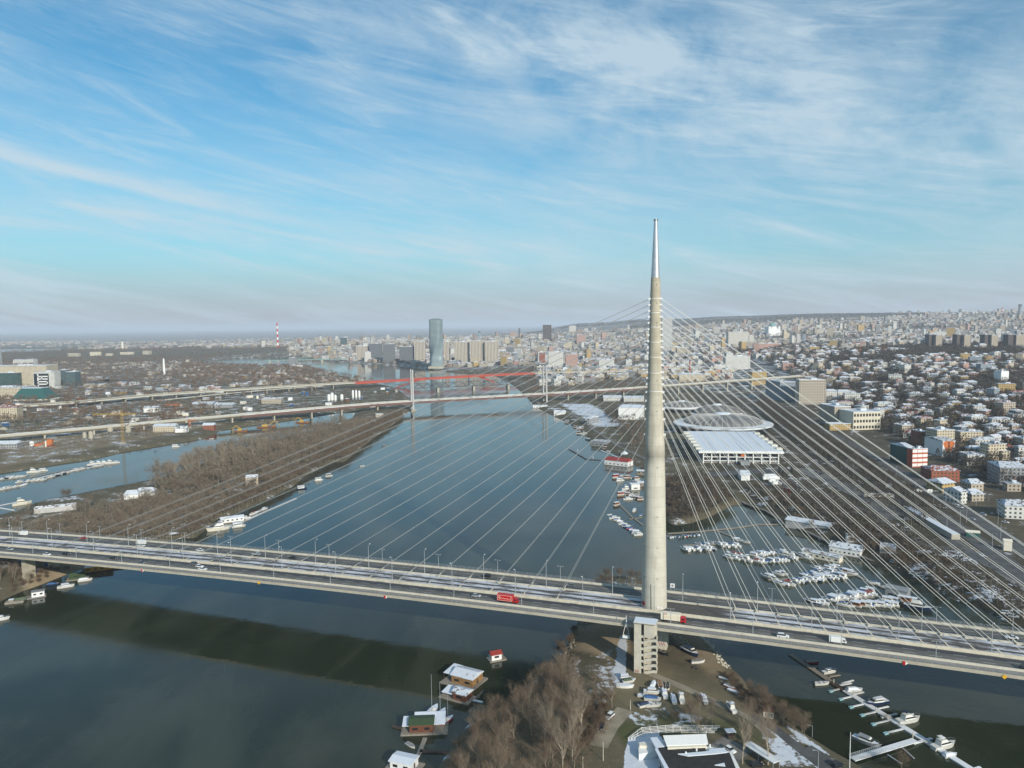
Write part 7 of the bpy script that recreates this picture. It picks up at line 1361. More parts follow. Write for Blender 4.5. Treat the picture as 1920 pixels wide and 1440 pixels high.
def silo(label, px, base, top, wpx, mat='concrete', g=None):
    x, y, z = G(px, base); k = y / F; h = (base - top) * k; r = thing('silo', label, 'silo', (x, y, z), 0, g); mb = MB(); mb.lathe([(h * .25, wpx * k / 2), (h * .9, wpx * k / 2), (h, wpx * k / 6)], 18); obj('tank', mb, M[mat], r); mb = MB()
    for a in range(4): mb.tube((math.cos(a * PI / 2 + .7) * wpx * k * .42, math.sin(a * PI / 2 + .7) * wpx * k * .42, 0), (math.cos(a * PI / 2 + .7) * wpx * k * .42, math.sin(a * PI / 2 + .7) * wpx * k * .42, h * .3), .3, n=5)
    obj('stand', mb, M['steel'], r); mb = MB(); mb.tube((0, 0, h * .05), (0, 0, h * .3), wpx * k * .1, wpx * k * .4, 12); obj('hopper', mb, M[mat], r)
for px, bs, tp, w, lb in ((159, 824, 810, 7, 'small grey silo, leftmost of the pair left of the yellow crane'), (171, 827, 808, 8, 'taller grey silo right of the small one left of the yellow crane'), (207, 812, 799, 10, 'wide grey silo just left of the yellow crane mast'), (241, 816, 797, 10, 'tall grey silo just right of the yellow crane mast')): silo(lb, px, bs, tp, w)
for i, (px, bs, tp, w) in enumerate(((617, 755, 739, 6), (623, 755, 736, 6), (629, 754, 740, 5), (641, 752, 739, 6), (662, 750, 731, 4), (668, 750, 731, 4), (674, 750, 732, 4))): silo('white silo of the concrete works beyond the far viaduct' if i < 4 else 'slim white silo of the group of three by the far bridge', px, bs, tp, w, 'white', 'concrete works silos' if i < 4 else 'three slim silos')
for px, bs, tp, w, lb in ((567, 742, 735, 4, 'blue hopper tower beyond the far viaduct, left one'), (576, 744, 734, 5, 'blue hopper tower beyond the far viaduct, right one')): silo(lb, px, bs, tp, w, 'boat_blue')
x, y, z = G(85, 838); r = thing('asphalt_plant', 'orange asphalt mixing plant with a sloping conveyor in the left yard', 'mixing plant', (x, y, z), .15); k = y / F; mb = MB(); mb.box((9 * k, 0, 3 * k), (9 * k, 6 * k, 11 * k)); obj('tower', mb, M['orange'], r); mb = MB(); mb.box((-14 * k, 0, 2 * k), (10 * k, 5 * k, 5 * k), 0, (.8, 1)); obj('hopper', mb, M['orange'], r); mb = MB(); mb.tube((-12 * k, 0, 4 * k), (6 * k, 0, 11 * k), 1.3 * k, n=6); obj('conveyor', mb, M['orange'], r); mb = MB(); mb.box((2 * k, 0, 0), (34 * k, 6 * k, 1.6 * k)); obj('base', mb, M['rust'], r); mb = MB(); mb.tube((2 * k, -2 * k, 0), (2 * k, -2 * k, 12 * k), 1.5 * k, n=12); obj('filter', mb, M['cream'], r)
x, y, z = G(60, 838); silo('white silo left of the orange mixing plant', 60, 839, 827, 8, 'white')
def barge(label, px, py, ln, rot, boom):
    x, y = P(px, py); r = thing('excavator_barge', label, 'barge', (x, y, 0), rot); mb = MB(); mb.box((0, 0, -.3), (ln, ln * .28, 1.8), 0, (1.04, 1.04)); obj('pontoon', mb, M['rust'], r); mb = MB(); mb.box((-ln * .1, 0, 1.5), (ln * .3, ln * .2, 3.0)); obj('deckhouse', mb, M['yellow'], r); mb = MB(); mb.tube((ln * .1, 0, 3), (ln * .42 * boom, 0, 9), .6, n=5); mb.tube((ln * .42 * boom, 0, 9), (ln * .7 * boom, 0, 1.5), .5, n=5); obj('boom', mb, M['yellow'], r); mb = MB(); mb.box((ln * .36, 0, 1.5), (ln * .2, ln * .22, 1.2)); obj('deck_load', mb, M['wood_tan'], r)
barge('yellow work barge on the upper canal, leftmost of three', 452, 809, 19, .15, -1); barge('long tan dredger barge with a raised boom on the upper canal', 500, 801, 28, .35, 1); barge('yellow dredger at the upper end of the canal, rightmost of three', 568, 793, 20, .1, -1)
# motorway and lanes on the right bank, roads on the left
ribbon('motorway', [(1478,778),(1530,800),(1600,836),(1680,880),(1760,930),(1850,985),(1960,1060)], 15, M['asphalt'], .2); ribbon('motorway', [(1462,782),(1515,806),(1590,850),(1665,897),(1740,950),(1830,1012),(1940,1095)], 13, M['asphalt'], .2)
ribbon('slip_road', [(1600,880),(1680,935),(1745,985),(1790,1020),(1860,1062),(1960,1110)], 8, M['asphalt'], .15); ribbon('service_road', [(1480,905),(1560,930),(1620,958),(1690,1000),(1730,1022),(1790,1030)], 7, M['asphalt'], .12); ribbon('fairground_yard', [(1330,890),(1400,885),(1470,882)], 18, M['asphalt'], .10); ribbon('lorry_park', [(1440,893),(1480,918),(1520,940)], 15, M['asphalt_pale'], .07); ribbon('lorry_park', [(1500,878),(1570,905),(1640,940),(1690,975)], 20, M['asphalt_pale'], .05)
ribbon('promenade', [(1030,757),(1081,781),(1121,810),(1161,836),(1215,862)], 7, M['asphalt_pale'], .1); ribbon('promenade', [(1392,940),(1440,958),(1500,990),(1560,1018),(1640,1052)], 5, M['asphalt_pale'], .1)
ribbon('railway', [(1490,800),(1560,845),(1640,905),(1720,965),(1820,1035),(1960,1130)], 5, M['walkway'], .12)
ribbon('yard_road', [(0,868),(130,835),(330,800),(420,788)], 6, M['path'], .1); ribbon('boulevard', [(120,765),(210,742),(330,728),(470,712)], 18, M['asphalt'], .15); ribbon('lane', [(20,992),(60,980),(100,965)], 7, M['path'], .1); ribbon('car_park', [(170,718),(205,712),(228,716)], 60, M['asphalt'], .1)
r = thing('retaining_wall', 'long grey retaining wall with a snowy top beside the sunken slip road', 'wall', (*G(1705, 975)[:2], 5)); o0 = Vector(r.location); w_ = [Vector(G(*p)) for p in ((1700,958),(1745,985),(1792,1012))]; mb = MB(); mb2 = MB()
for a, b in zip(w_[:-1], w_[1:]): d = b - a; m_ = (a + b) / 2 - o0; mb.box((m_.x, m_.y, -.5), (d.length, 5.5, 4.2), math.atan2(d.y, d.x)); mb2.box((m_.x, m_.y, 3.71), (d.length, 5.2, .2), math.atan2(d.y, d.x))
obj('wall', mb, M['concrete'], r); obj('snow_cover', mb2, M['snow'], r)
for px, py, c, nm, lb in ((1823, 1006, 'teal', 'kiosk', 'small green and cream cabin between the roads at the right'), (1888, 1031, 'cream', 'kiosk', 'narrow cream transformer tower between the roads at the right')):
    x, y, z = G(px, py); r = thing(nm, lb, 'cabin', (x, y, z), -.4); hh_ = 3.2 if c == 'teal' else 6; mb = MB(); mb.box((0, 0, 0), (8 if c == 'teal' else 4.5, 4.5, hh_)); obj('wall', mb, M[c], r); mb = MB(); mb.gable((0, 0, hh_), (8 if c == 'teal' else 4.5, 4.5), 1.0, 0, .3); obj('roof', mb, M['cream'], r)
block('marina_shed', 'shed', 'very long low marina shed with a patchy snowy roof', 1478, 1560, 981, 990, 12, 'pale_grey', -.72, 'gable', 1.5); block('marina_hut', 'hut', 'white hut with an open front behind the gable-fronted boathouse', 1585, 1602, 1006, 1017, 6, 'plain', -.3, 'flat'); block('marina_hut', 'hut', 'low hut with a snowy roof right of the gable-fronted boathouse', 1648, 1684, 1026, 1038, 8, 'pale_grey', -.5, 'flat')
# lorries and cars on the fairground, cars on the motorway
def trailer(label, px, py, ln, rz, mat, cabm=None, g=None):
    x, y, z = G(px, py); r = thing('semi_trailer' if not cabm else 'parked_lorry', label, 'lorry', (x, y, z + .15), rz, g); mb = MB(); mb.box((0, 0, 1.1), (ln, 2.5, 2.8)); obj('cargo_box', mb, M[mat], r); mb = MB(); mb.box((0, 0, 4.0 - .1), (ln, 2.4, .12)) if False else mb.box((0, 0, 3.905), (ln - .1, 2.4, .1)); obj('snow_cover', mb, M['snow'], r); w = MB(); w.tube((0, -.2, 0), (0, .2, 0), .5, n=10); me = w.mesh('wheel', M['black'])
    for a in (-.38, -.28, .36):
        for sg in (-1, 1): link('wheel', me, r, (a * ln, sg * 1.05, .5))
    if cabm: mb = MB(); mb.box((ln / 2 + 1.2, 0, .5), (2.1, 2.4, 2.6), 0, (.85, .95)); obj('cab', mb, M[cabm], r)
trailer('red lorry trailer on the fairground lorry park', 1476, 924, 7, -1.1, 'truck_red'); trailer('dark blue lorry trailer between the red and the grey ones', 1488, 926, 9, -1.0, 'boat_navy', 'car_white'); trailer('long grey lorry trailer on the fairground lorry park', 1506, 928, 14, -.95, 'boat_grey'); trailer('long white lorry trailer on the waste ground beside the slip road', 1645, 934, 22, -.05, 'cream', 'car_white')
for i, (px, py) in enumerate(((1438, 897), (1443, 901), (1448, 906), (1454, 911), (1436, 901), (1446, 897), (1451, 900))): x, y, z = G(px, py); lorry_ = trailer('white box van in the group beside the fairground trees', px, py, 6, .1, 'white', 'car_white', 'white vans by the fairground trees')
for i, (px, py) in enumerate(((1483, 899), (1487, 903), (1491, 908), (1494, 912), (1482, 893), (1489, 899), (1497, 916))): x, y, z = G(px, py); car('hatch', random.choice(('car_white', 'car_silver', 'car_white')), 'pale car in the short row behind the grey lorry trailer', (x, y, z + .2), -.9, 'cars parked behind the trailers')
for i, (px, py) in enumerate(((1535, 867), (1545, 870), (1552, 873), (1560, 866), (1528, 864), (1538, 874), (1580, 903), (1571, 902), (1600, 905), (1615, 908), (1622, 912), (1530, 886), (1540, 889))): x, y, z = G(px, py); car(random.choice(('hatch', 'sedan')), random.choice(('car_white', 'car_silver', 'car_grey', 'car_black')), 'small car parked on the broad fairground car park', (x, y, z + .2), random.uniform(-.3, .3), 'cars parked on the fairground')
for i, (px, py) in enumerate(((1660, 893), (1792, 948), (1800, 953), (1843, 966), (1905, 1016), (1690, 905), (1742, 917), (1885, 981), (1765, 938), (1822, 975), (1640, 862), (1600, 850))): x, y, z = G(px, py); car('sedan', random.choice(('car_white', 'car_silver', 'car_white', 'car_grey')), 'car on the motorway along the right bank', (x, y, z + .35), -.95, 'cars on the motorway')
for px, py, c, lb in ((1712, 1078, 'car_white', 'white car, left one of two parked above the marina shore'), (1722, 1081, 'car_white', 'white car, right one of two parked above the marina shore'), (1676, 1056, 'car_silver', 'pale car parked under the bare tree over the marina'), (1886, 1152, 'car_white', 'white car, left one of two at the shore near the right edge'), (1900, 1158, 'car_silver', 'silver car, right one of two at the shore near the right edge'), (1690, 971, 'car_black', 'black car on the road by the waste ground'), (1679, 986, 'car_white', 'white van-like car on the service road')):
    x, y, z = G(px, py); car('suv', c, lb, (x, y, z + .2), -.5, 'cars parked along the right shore')
for i, (px, py) in enumerate(((1642, 895), (1680, 895), (1697, 910), (1717, 925), (1750, 955), (1772, 944), (1800, 985), (1812, 980), (1830, 950), (1853, 958), (1871, 985), (1876, 1010), (1904, 970), (1560, 880), (1600, 890), (1645, 990), (1695, 1000), (1775, 998), (1860, 1032), (1568, 868), (1710, 890))):
    x, y, z = G(px, py); r = thing('street_lamp', 'tall grey street lamp along the roads of the right bank', 'street lamp', (x, y, z), -.8, 'street lamps of the right bank'); mb = MB(); mb.tube((0, 0, 0), (0, 0, 11), .16, .09, 6); obj('pole', mb, M['steel'], r); mb = MB(); mb.tube((0, 0, 10.9), (2, 0, 11.3), .06, n=4); mb.box((2.2, 0, 11.2), (.9, .35, .15)); obj('lamp_head', mb, M['steel'], r)
x, y, z = G(1714, 936); r = thing('sign_gantry', 'white motorway sign gantry with two pale panels', 'sign gantry', (x, y, z), -.2); mb = MB(); mb.tube((0, 0, 0), (0, 0, 8), .25, n=6); obj('mast', mb, M['steel'], r); mb = MB(); mb.tube((0, 0, 7.4), (18, 0, 7.4), .2, n=5); obj('arm', mb, M['steel'], r)
for a in (3.5, 11.5): mb = MB(); mb.box((a, -.3, 6), (4, .15, 2.8)); obj('panel', mb, M['white'], r)
x, y, z = G(1667, 922); r = thing('direction_sign', 'pale blue-grey direction sign above the white trailer', 'road sign', (x, y, z), -.1); mb = MB(); mb.tube((0, 0, 0), (0, 0, 6), .2, n=6); obj('post', mb, M['steel'], r); mb = MB(); mb.box((0, -.3, 3.2), (6, .15, 3.8)); obj('board', mb, M['boat_grey'], r)
# ------------------------------------------------------------------ houses of the hillside and the city behind
FA = np.array(FOOT)
class Grid:
    def __init__(s, cell): s.c = cell; s.d = {}
    def ok(s, x, y, r):
        k = (int(x // s.c), int(y // s.c))
        for i in (-1, 0, 1):
            for j in (-1, 0, 1):
                for a, b, q in s.d.get((k[0] + i, k[1] + j), ()):
                    if (x - a) ** 2 + (y - b) ** 2 < (r + q) ** 2: return False
        return True
    def put(s, x, y, r): s.d.setdefault((int(x // s.c), int(y // s.c)), []).append((x, y, r))
def sector(az0, az1, y0, y1, n):
    y = np.sqrt(RNG.uniform(y0 * y0, y1 * y1, n)); return RNG.uniform(az0, az1, n) * y, y
def place(zone_, n, rr, keep=None, cell=40, off_hill=True):
    """candidate building spots: off the water, off the landmark footprints, apart from one another"""
    g = Grid(cell); xs, ys = sector(*zone_, n); sdw = -sdwater(xs, ys); got = []
    for x, y, s in zip(xs, ys, sdw):
        r = random.uniform(*rr)
        if s < 14 + r or (len(FA) and (((FA[:, 0] - x) ** 2 + (FA[:, 1] - y) ** 2) < (FA[:, 2] + r) ** 2).any()): continue
        if keep and not keep(x, y): continue
        if g.ok(x, y, r): g.put(x, y, r); got.append((x, y, r))
    return got
def roadfree(x, y): return x > 345 + (y - 458) * 0.215 + 42
def rail_free(x, y): return min((Vector((x, y)) - p.xy).length for p in RB[::3] + GZ[::3]) > 34
BLD = []       # x, y, z, w, d, h, rot, tint, roof
TINTS = [(0.46, 0.45, 0.42), (0.40, 0.36, 0.30), (0.38, 0.33, 0.27), (0.27, 0.26, 0.26), (0.43, 0.35, 0.26), (0.38, 0.27, 0.22), (0.58, 0.55, 0.50), (0.49, 0.44, 0.37), (0.2, 0.18, 0.17)]
ROOFS = [(0.16, 0.13, 0.11), (0.24, 0.09, 0.06), (0.11, 0.11, 0.115), (0.55, 0.57, 0.61), (0.3, 0.29, 0.29), (0.2, 0.17, 0.15)]
def wave(x, y, s): return math.sin(x / s + 1.3) + math.sin(y / s * .8 + x / s * .5) + math.sin((x - y) / s * 1.7)
HOUSES = place((.30, .80, 760, 2350), 9000, (10.5, 15.5), lambda x, y: roadfree(x, y) and not (x / y > .47 and y > 1950 and wave(x, y, 70) > -.9) and wave(x, y, 90) > -1.5)
HOUSES += place((.66, .86, 560, 900), 400, (9.5, 14), lambda x, y: roadfree(x, y))
HOUSES.sort(key=lambda h: h[1] / h[2])
PAL = [('white', 'white'), ('cream', 'cream'), ('beige', 'beige'), ('grey', 'grey'), ('white', 'white'), ('ochre', 'ochre'), ('pink', 'pink'), ('bluegrey', 'blue-grey'), ('cream', 'cream')]
RPAL = [('roof_snow', 'snowy'), ('roof_snow', 'snowy'), ('roof_red', 'red-tiled'), ('roof_grey', 'dark'), ('roof_snow', 'snowy')]
def area(px, py):
    if px > 1790: return 'on the slope right of the orange-funnel building' if py > 790 else 'on the wooded slope at the right edge'
    if px > 1650: return 'between the institute and the orange-funnel building' if py > 780 else 'on the slope above the institute'
    if px > 1540: return 'right of the twelve-storey beige block'
    return 'left of the twelve-storey beige block'
nind = 0; seen_ang = 0
for x, y, r_ in HOUSES:
    z = H1(x, y); w, d = r_ * random.uniform(1.0, 1.4) * random.choice((1, 1, 1, 1.45)), r_ * random.uniform(.72, .98); st = random.choice((2, 2, 3, 3, 3, 4)); h = 3.05 * st + .6; px, py = proj(x, y, z); rot = random.choice((0.15, -.3, .5, -.12, .75)) + random.uniform(-.1, .1)
    if random.random() < .13: w, d, st = random.uniform(18, 26), random.uniform(11, 14), random.choice((4, 5, 6)); h = 3.05 * st + .6
    if nind < 285 and -20 < px < 1935 and py < 1000:
        nind += 1; (fk, fw), (rk, rw) = random.choice(PAL), random.choice(RPAL); lb = '%s %s-storey house with a %s roof %s' % (fw, ('', '', 'two', 'three', 'four', 'five', 'six')[st], rw, area(px, py))
        t = thing('house', lb, 'house', (x, y, z), rot, lb.replace(',', '')); mb = MB(); mb.box((0, 0, -5), (w, d, h + 5)); wg = random.random() < .35
        if wg: mb.box((w * .35, -d * .55, -5), (w * .45, d * .4, h * .62 + 5))
        obj('wall', mb, FAC[fk], t); mb = MB(); fl = random.random() < .3 or st > 4
        if fl: mb.box((0, 0, h), (w + .7, d + .7, .35)); mb.box((w * .1, 0, h + .35), (w * .3, d * .4, 2.2))
        else: mb.gable((0, 0, h), (w, d), random.uniform(1.6, 3.0), 0, .55, random.choice((0, .4, .5)))
        if wg: mb.box((w * .35, -d * .55, h * .62), (w * .48, d * .44, .25))
        rf = obj('roof', mb, M[rk], t); mb = MB(); mb.box((w * .2, d * .12, h + .3), (.9, .9, 3.2)); obj('chimney', mb, M['brick'], rf)
    else: BLD.append((x, y, z - 4, w, d, h + 4, rot, random.choice(TINTS), random.choice(ROOFS), True))
# the denser town behind: plateau on the right, old town in the middle, scattered houses on the left
APT = []
for zn, n, rr, kp in (((.24, .82, 2350, 4200), 6500, (9, 15), lambda x, y: wave(x, y, 150) > -.9), ((-.02, .30, 1750, 2700), 2200, (10, 17), lambda x, y: x > 70 + (y - 1750) * .02 and rail_free(x, y) and wave(x, y, 130) > -1.0), ((-.30, .24, 2560, 4200), 7000, (10, 17), lambda x, y: wave(x, y, 170) > -1.6), ((-.42, .85, 4200, 6200), 9000, (11, 19), lambda x, y: (x / y > -.16 or y > 4700) and wave(x, y, 260) > -1.3), ((-.2, .85, 6200, 9800), 9000, (14, 24), lambda x, y: x / y > -.02 + (y - 6200) / 16000 and (x / y > .52 or y < 6250) and wave(x, y, 420) > -.8)):
    APT += [(x, y, r, zn) for x, y, r in place(zn, n, rr, kp, 50)]
def bheight(x, y):
    v = random.random(); base = random.uniform(8, 17) if y < 4200 else random.uniform(9, 19)
    if y > 2500 and random.random() < .035: base = random.uniform(30, 48)
    return base
APT = [(x, y, r, bheight(x, y)) for x, y, r, z in APT]; APT.sort(key=lambda a: -(a[2] * a[3]) / a[1] ** 2)
where = lambda px: 'in the old town left of the twisting glass tower' if px < 805 else ('in the old town between the glass tower and the far pylons' if px < 1020 else ('in the town between the far pylons and the big pylon' if px < 1230 else ('in the town among the cables right of the pylon' if px < 1500 else 'on the right-hand plateau behind the villas')))
nind = 0
for x, y, r_, h in APT:
    z = H1(x, y); w, d = (r_ * random.uniform(1.2, 1.7), r_ * random.uniform(.8, 1.2)) if random.random() < .72 else (r_ * random.uniform(1.8, 3.0), r_ * random.uniform(.7, .95)); rot = random.choice((0.1, -.25, .35, .6, -.5)) + random.uniform(-.08, .08); px, py = proj(x, y, z)
    if nind < 230 and -10 < px < 1930:
        nind += 1; fk, fw = random.choice(PAL); lb = '%s %s %s' % (fw, 'tower block' if h > 28 else ('tall apartment building' if h > 15 else 'low apartment building'), where(px)); t = thing('apartment_building', lb, 'apartment building', (x, y, z), rot, lb)
        mb = MB(); mb.box((0, 0, -6), (w, d, h + 6)); obj('wall', mb, FAC[fk], t); mb = MB(); mb.box((0, 0, h), (w + .5, d + .5, .5)); mb.box((w * .1, 0, h + .5), (w * .25, d * .3, 2.5)); obj('roof', mb, M[random.choice(('roof_snow', 'roof_grey', 'roof_red', 'roof_snow'))], t)
    else: BLD.append((x, y, z - 6, w, d, h + 6, rot, random.choice(TINTS), random.choice(ROOFS), h < 14 and random.random() < .5))
LEFT = place((-.80, -.30, 1650, 3300), 900, (6, 13), lambda x, y: wave(x, y, 120) > .3 and rail_free(x, y)) + place((-.5, -.12, 1850, 2900), 700, (5, 9), lambda x, y: wave(x, y, 100) > 0 and rail_free(x, y)) + place((-.82, -.05, 5200, 9500), 2200, (10, 22), lambda x, y: wave(x, y, 500) > 0)
LEFT.sort(key=lambda a: -a[2] / a[1]); nind = 0
for x, y, r_ in LEFT:
    z = H1(x, y); w, d, h = r_ * 1.7, r_ * 1.1, random.uniform(3.5, 8) + (4 if y > 5000 else 0); rot = random.uniform(-.6, .6); px, py = proj(x, y, z)
    if nind < 60 and 0 < px < 1900:
        nind += 1; fk, fw = random.choice(PAL); lb = 'small %s building with a snowy roof among the park trees on the left' % fw; t = thing('low_house', lb, 'house', (x, y, z), rot, lb); mb = MB(); mb.box((0, 0, -1), (w, d, h + 1)); obj('wall', mb, FAC[fk], t); mb = MB(); mb.gable((0, 0, h), (w, d), 1.8, 0, .4, .2); obj('roof', mb, M['roof_snow'], t)
    else: BLD.append((x, y, z - 1, w, d, h + 1, rot, random.choice(TINTS), random.choice(ROOFS), False))
def city_mesh(B):
    n = len(B); a = np.array([b[:7] for b in B]); tint = np.array([b[7] for b in B]); roof = np.array([b[8] for b in B]); pit = np.array([b[9] for b in B])
    c, s = np.cos(a[:, 6]), np.sin(a[:, 6]); V = []
    hx, hy, h = a[:, 3] / 2, a[:, 4] / 2, a[:, 5]
    for k, (sx_, sy_) in enumerate(((-1, -1), (1, -1), (1, 1), (-1, 1))):
        lx, ly = hx * sx_, hy * sy_; V.append(np.stack([a[:, 0] + lx * c - ly * s, a[:, 1] + lx * s + ly * c, a[:, 2]], -1))
    low = list(V); V += [v + np.stack([0 * h, 0 * h, h], -1) for v in low]; rh = np.where(pit, hy * .55, .02)
    for sx_ in (-1, 1): lx = hx * sx_ * np.where(pit, .55, 1.0); V.append(np.stack([a[:, 0] + lx * c, a[:, 1] + lx * s, a[:, 2] + h + rh], -1))
    v = np.stack(V, 1).reshape(-1, 3); base = (np.arange(n) * 10)[:, None, None]; q = np.array([(0, 1, 5, 4), (1, 2, 6, 5), (2, 3, 7, 6), (3, 0, 4, 7), (4, 5, 9, 8), (6, 7, 8, 9), (5, 6, 9, 9), (7, 4, 8, 8)])
    f = (q[None] + base).reshape(-1, 4); tri = np.concatenate([f[:, [0, 1, 2]], f[:, [0, 2, 3]]]); tri = tri[(tri[:, 0] != tri[:, 2]) & (tri[:, 1] != tri[:, 2])]
    rep = lambda t: np.concatenate([np.repeat(t, 10, 0), np.ones((n * 10, 1))], 1); return npmesh('distant_town', v, tri, [FAC['city']], {'tint': rep(tint), 'roof': rep(roof)})
o = link('distant_town', city_mesh(BLD)); o['label'] = 'dense mass of pale town houses reaching to the hills'; o['category'] = 'town'; stuff(o)
# ------------------------------------------------------------------ trees between and beyond
HG = np.array([(x, y, r) for x, y, r in HOUSES] + [(x, y, r) for x, y, r, h in APT if y < 3200] + [(x, y, r) for x, y, r in LEFT] + [tuple(f) for f in FOOT])
def nobuild(xy, ex=.52):
    k = np.ones(len(xy), bool)
    for i in range(0, len(xy), 2000):
        p = xy[i:i + 2000]; d = (p[:, None, 0] - HG[None, :, 0]) ** 2 + (p[:, None, 1] - HG[None, :, 1]) ** 2; k[i:i + 2000] = ~(d < (HG[None, :, 2] * ex + .5) ** 2).any(1)
    return k
def woods(name, label, specs, protos, mats, sc=(.7, 1.15), keep=None):
    Ps = []
    for (a0, a1, y0, y1), n, fn in specs:
        x, y = sector(a0, a1, y0, y1, n); k = (-sdwater(x, y) > 4); x, y = x[k], y[k]
        if fn is not None: k = np.array([fn(a, b) for a, b in zip(x, y)], bool); x, y = x[k], y[k]
        xy = np.column_stack([x, y]); k = nobuild(xy); xy = xy[k]; Ps.append(np.column_stack([xy, hgt(xy[:, 0], xy[:, 1]) - .2]))
    p = np.concatenate(Ps); return merge(name, protos, p, RNG.uniform(*sc, len(p)), mats, label, 'woods')
hill = lambda x, y: roadfree(x, y)
TW = [M['bark'], M['twig_grey']]
woods('hillside_trees', 'bare trees between the houses of the right-hand hillside', [((.30, .82, 620, 1500), 9000, hill), ((.30, .85, 1500, 2500), 10000, hill)], LOWF, [M['bark'], M['twig_dark']], (.65, 1.2))
woods('hillside_conifers', 'dark conifers between the houses of the right-hand hillside', [((.38, .82, 620, 1500), 1300, hill), ((.30, .85, 1500, 2600), 1900, hill)], LOWC, [M['bark'], M['needles']], (.5, 1.05))
woods('wooded_belt', 'dark wooded belts along the right-hand ridges', [((.44, .85, 1900, 2480), 3600, lambda x, y: wave(x, y, 70) > -.9), ((.30, .45, 2500, 2900), 700, None), ((.16, .56, 6250, 9600), 9500, None), ((.02, .18, 8200, 10500), 3500, None), ((.26, .85, 2600, 5000), 2600, lambda x, y: wave(x, y, 150) < .2), ((.2, .85, 4000, 6500), 3000, lambda x, y: wave(x, y, 260) < -.2)], LOWF, [M['bark'], M['twig_dark']], (.9, 1.6))
woods('park_trees', 'bare trees of the parks and waste ground on the left', [((-.80, -.26, 1560, 3600), 6000, rail_free), ((-.45, -.12, 1850, 3000), 2600, rail_free), ((-.82, -.05, 3400, 5200), 4500, None), ((-.82, -.40, 1000, 1560), 1500, lambda x, y: rail_free(x, y) and x < -500 and wave(x, y, 80) > -.6), ((-.82, .02, 5200, 8500), 3000, lambda x, y: wave(x, y, 300) > .4)], LOWF, [M['bark'], M['twig_brown']], (.7, 1.2))
woods('yard_scrub', 'brown scrub on the left yards and canal bank', [((-.85, -.2, 880, 1700), 2600, lambda x, y: rail_free(x, y) and wave(x, y, 60) > .2)], LOWF, TW, (.25, .7))
woods('old_town_trees', 'bare trees between the buildings of the old town', [((-.02, .30, 1560, 2700), 2400, lambda x, y: x > 30 + (y - 1500) * .02 and rail_free(x, y)), ((-.25, .30, 2700, 4400), 2600, lambda x, y: wave(x, y, 140) < .3)], LOWF, [M['bark'], M['twig_brown']], (.6, 1.1))
mass('canal_bank_scrub', [([(-20,893),(100,876),(200,860),(385,826),(480,800),(560,789),(640,776),(640,768),(480,790),(385,812),(200,845),(60,868),(-20,880)], 1500, 3.2), ([(405,806),(480,797),(560,786),(560,780),(480,788),(410,798)], 160, 5)], LOWF, [M['bark'], M['twig_brown']], 'brown scrub lining the far bank of the canal', (.35, .75))
mass('island_scrub', [([(850,1420),(900,1368),(1000,1300),(1055,1270),(1100,1300),(1150,1335),(1090,1450),(1000,1600),(800,1600)], 380, 2.4)], LOW, [M['bark'], M['twig_brown']], 'brown undergrowth beneath the wood on the island tip', (.16, .34))
mass('motorway_trees', [([(1425,745),(1470,770),(1600,850),(1770,965),(1745,985),(1590,885),(1450,795)], 420, 6)], LOW, [M['bark'], M['twig_dark']], 'dark bare trees on the embankment beside the motorway', (.7, 1.15))
mass('peninsula_scrub', [([(150,990),(280,930),(400,880),(520,850),(660,790),(760,770),(640,862),(560,895),(450,955),(360,1006),(150,1005)], 1500, 4.0), ([(0,985),(80,970),(150,985),(150,1005),(0,1003)], 90, 5), ([(60,990),(160,955),(290,930),(440,948),(380,1002),(60,1004)], 420, 4.2)], LOW, [M['bark'], M['twig_grey']], 'grey and brown thicket covering the peninsula', (.3, .8))
mass('peninsula_wood', [([(280,893),(330,868),(440,828),(560,812),(640,792),(690,800),(640,838),(520,872),(430,905),(330,925),(285,915)], 520, 6.0)], LOW, [M['bark'], M['twig_grey']], 'grey leafless wood filling the middle of the peninsula', (.85, 1.35))
mass('bank_thicket', [([(340,1003),(395,977),(500,932),(570,890),(640,860),(700,814),(762,772),(742,772),(680,806),(600,858),(520,898),(400,955),(320,998)], 620, 3.2)], LOW, [M['bark'], M['twig_rust']], 'russet thicket on the river edge of the peninsula', (.4, .85))
mass('bay_thicket', [([(1246,905),(1300,893),(1372,925),(1390,940),(1330,968),(1250,982)], 420, 3.2), ([(1400,915),(1480,932),(1570,990),(1680,1030),(1790,1090),(1900,1150),(1930,1140),(1800,1050),(1700,1005),(1560,950),(1480,915)], 620, 5), ([(1130,770),(1205,770),(1212,850),(1160,815)], 160, 6), ([(1420,760),(1480,780),(1720,930),(1740,960),(1600,870),(1450,790)], 700, 5), ([(1470,905),(1560,925),(1700,1000),(1690,1010),(1600,975),(1500,945)], 160, 6), ([(1540,880),(1650,925),(1740,985),(1720,985),(1640,945)], 120, 6)], LOWF, [M['bark'], M['twig_dark']], 'brown thicket around the marina bay and the embankments', (.5, .95))
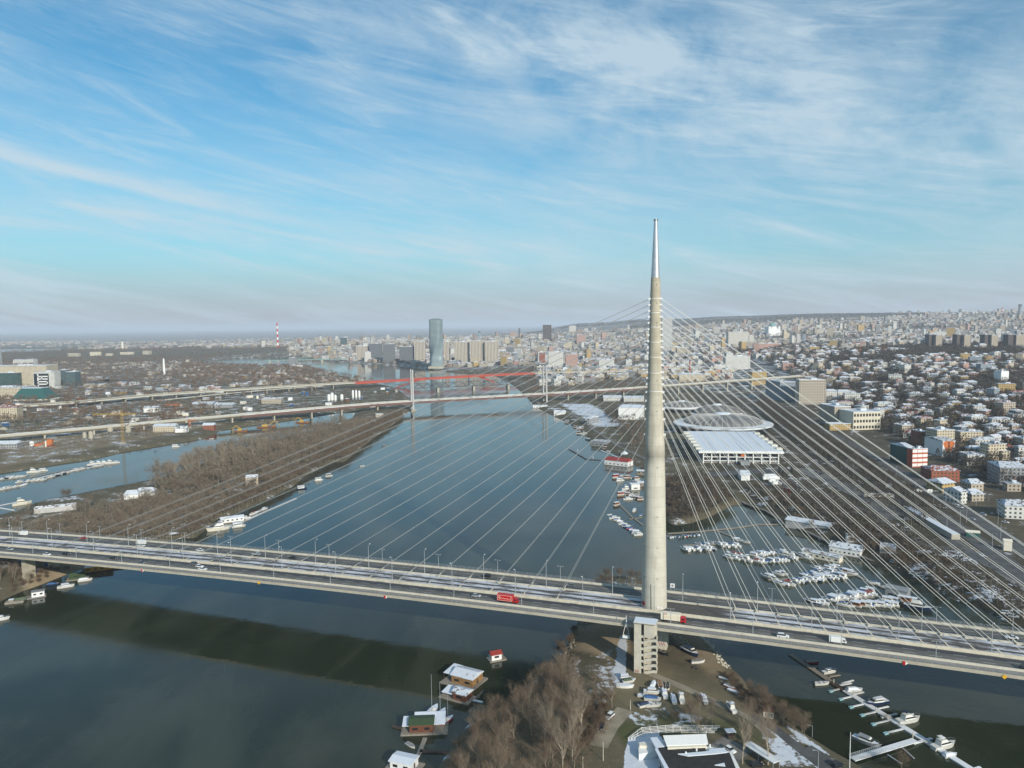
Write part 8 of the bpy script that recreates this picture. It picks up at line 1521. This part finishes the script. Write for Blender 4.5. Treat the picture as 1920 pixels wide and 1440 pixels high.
# sheds, containers and heaps of the left yards
for i, (x, y, r_) in enumerate(place((-.72, -.16, 1000, 1720), 420, (3, 8), lambda x, y: rail_free(x, y) and wave(x, y, 45) > -.4, 30)[:75]):
    m_, w_ = random.choice((('pale_grey', 'grey'), ('white', 'white'), ('rust', 'rusty'), ('walkway', 'dull brown'), ('white', 'white'), ('boat_blue', 'blue'), ('cream', 'cream'))); h = random.uniform(2.6, 5.5); lb = w_ + ' shed with a patchy snowy roof on the left industrial bank'; t = thing('yard_shed', lb, 'shed', (x, y, H1(x, y)), random.uniform(-.3, .9), lb)
    w, d = r_ * random.uniform(1.0, 2.4), r_ * random.uniform(.7, 1.1); mb = MB(); mb.box((0, 0, -.5), (w, d, h + .5)); obj('wall', mb, M[m_], t); mb = MB(); mb.gable((0, 0, h), (w, d), .9, 0, .25); obj('roof', mb, M['roof_snow'], t)
for i, (x, y, r_) in enumerate(place((-.74, -.3, 900, 1250), 160, (6, 11), lambda x, y: rail_free(x, y), 40)[:16]):
    mb = MB(); mb.lathe([(0, r_), (r_ * .18, r_ * .8), (r_ * .42, r_ * .35), (r_ * .48, .1)], 14); o = obj('gravel_heap', mb, M[random.choice(('path', 'wood_grey', 'concrete'))], None, (x, y, H1(x, y) - .2), random.uniform(0, 3)); o.scale = (1.3, .8, 1); tag(o, 'heap of gravel or sand on the left industrial bank', 'gravel heap', 'gravel heaps on the left bank')
# the fortress on the hill over the confluence
x, y, z = G(190, 668); r = thing('fortress', 'low tan fortress walls on the hill above the far river bend', 'fortress', (x, y, z)); k = y / F
for a, b, w_, h_, c_ in ((-55, 20, 26, 9, 'concrete'), (-22, 60, 24, 11, 'median'), (8, 40, 16, 7, 'concrete'), (30, 100, 30, 9, 'median'), (70, 90, 18, 12, 'concrete')): mb = MB(); mb.box((a * k, b, -8), (w_ * k * .8, 20, h_ * k * .7 + 8), random.uniform(-.2, .2)); obj('rampart', mb, M[c_], r)
# ------------------------------------------------------------------ the winter haze over the city
def haze_mat():
    t = NT('haze_air'); t.t.nodes.remove(t.b); v = t.n('ShaderNodeVolumePrincipled'); v.inputs['Color'].default_value = (.82, .89, 1.0, 1); v.inputs['Density'].default_value = HAZE; v.inputs['Anisotropy'].default_value = 0.0; t.l(v.outputs[0], t.o.inputs['Volume']); return t.m
HAZE = 5.5e-5
mb = MB(); mb.box((0, 30000, -8), (130000, 66000, 268)); o = obj('haze', mb, haze_mat()); stuff(o); o['label'] = 'pale blue winter haze over the whole city'; o['category'] = 'haze'
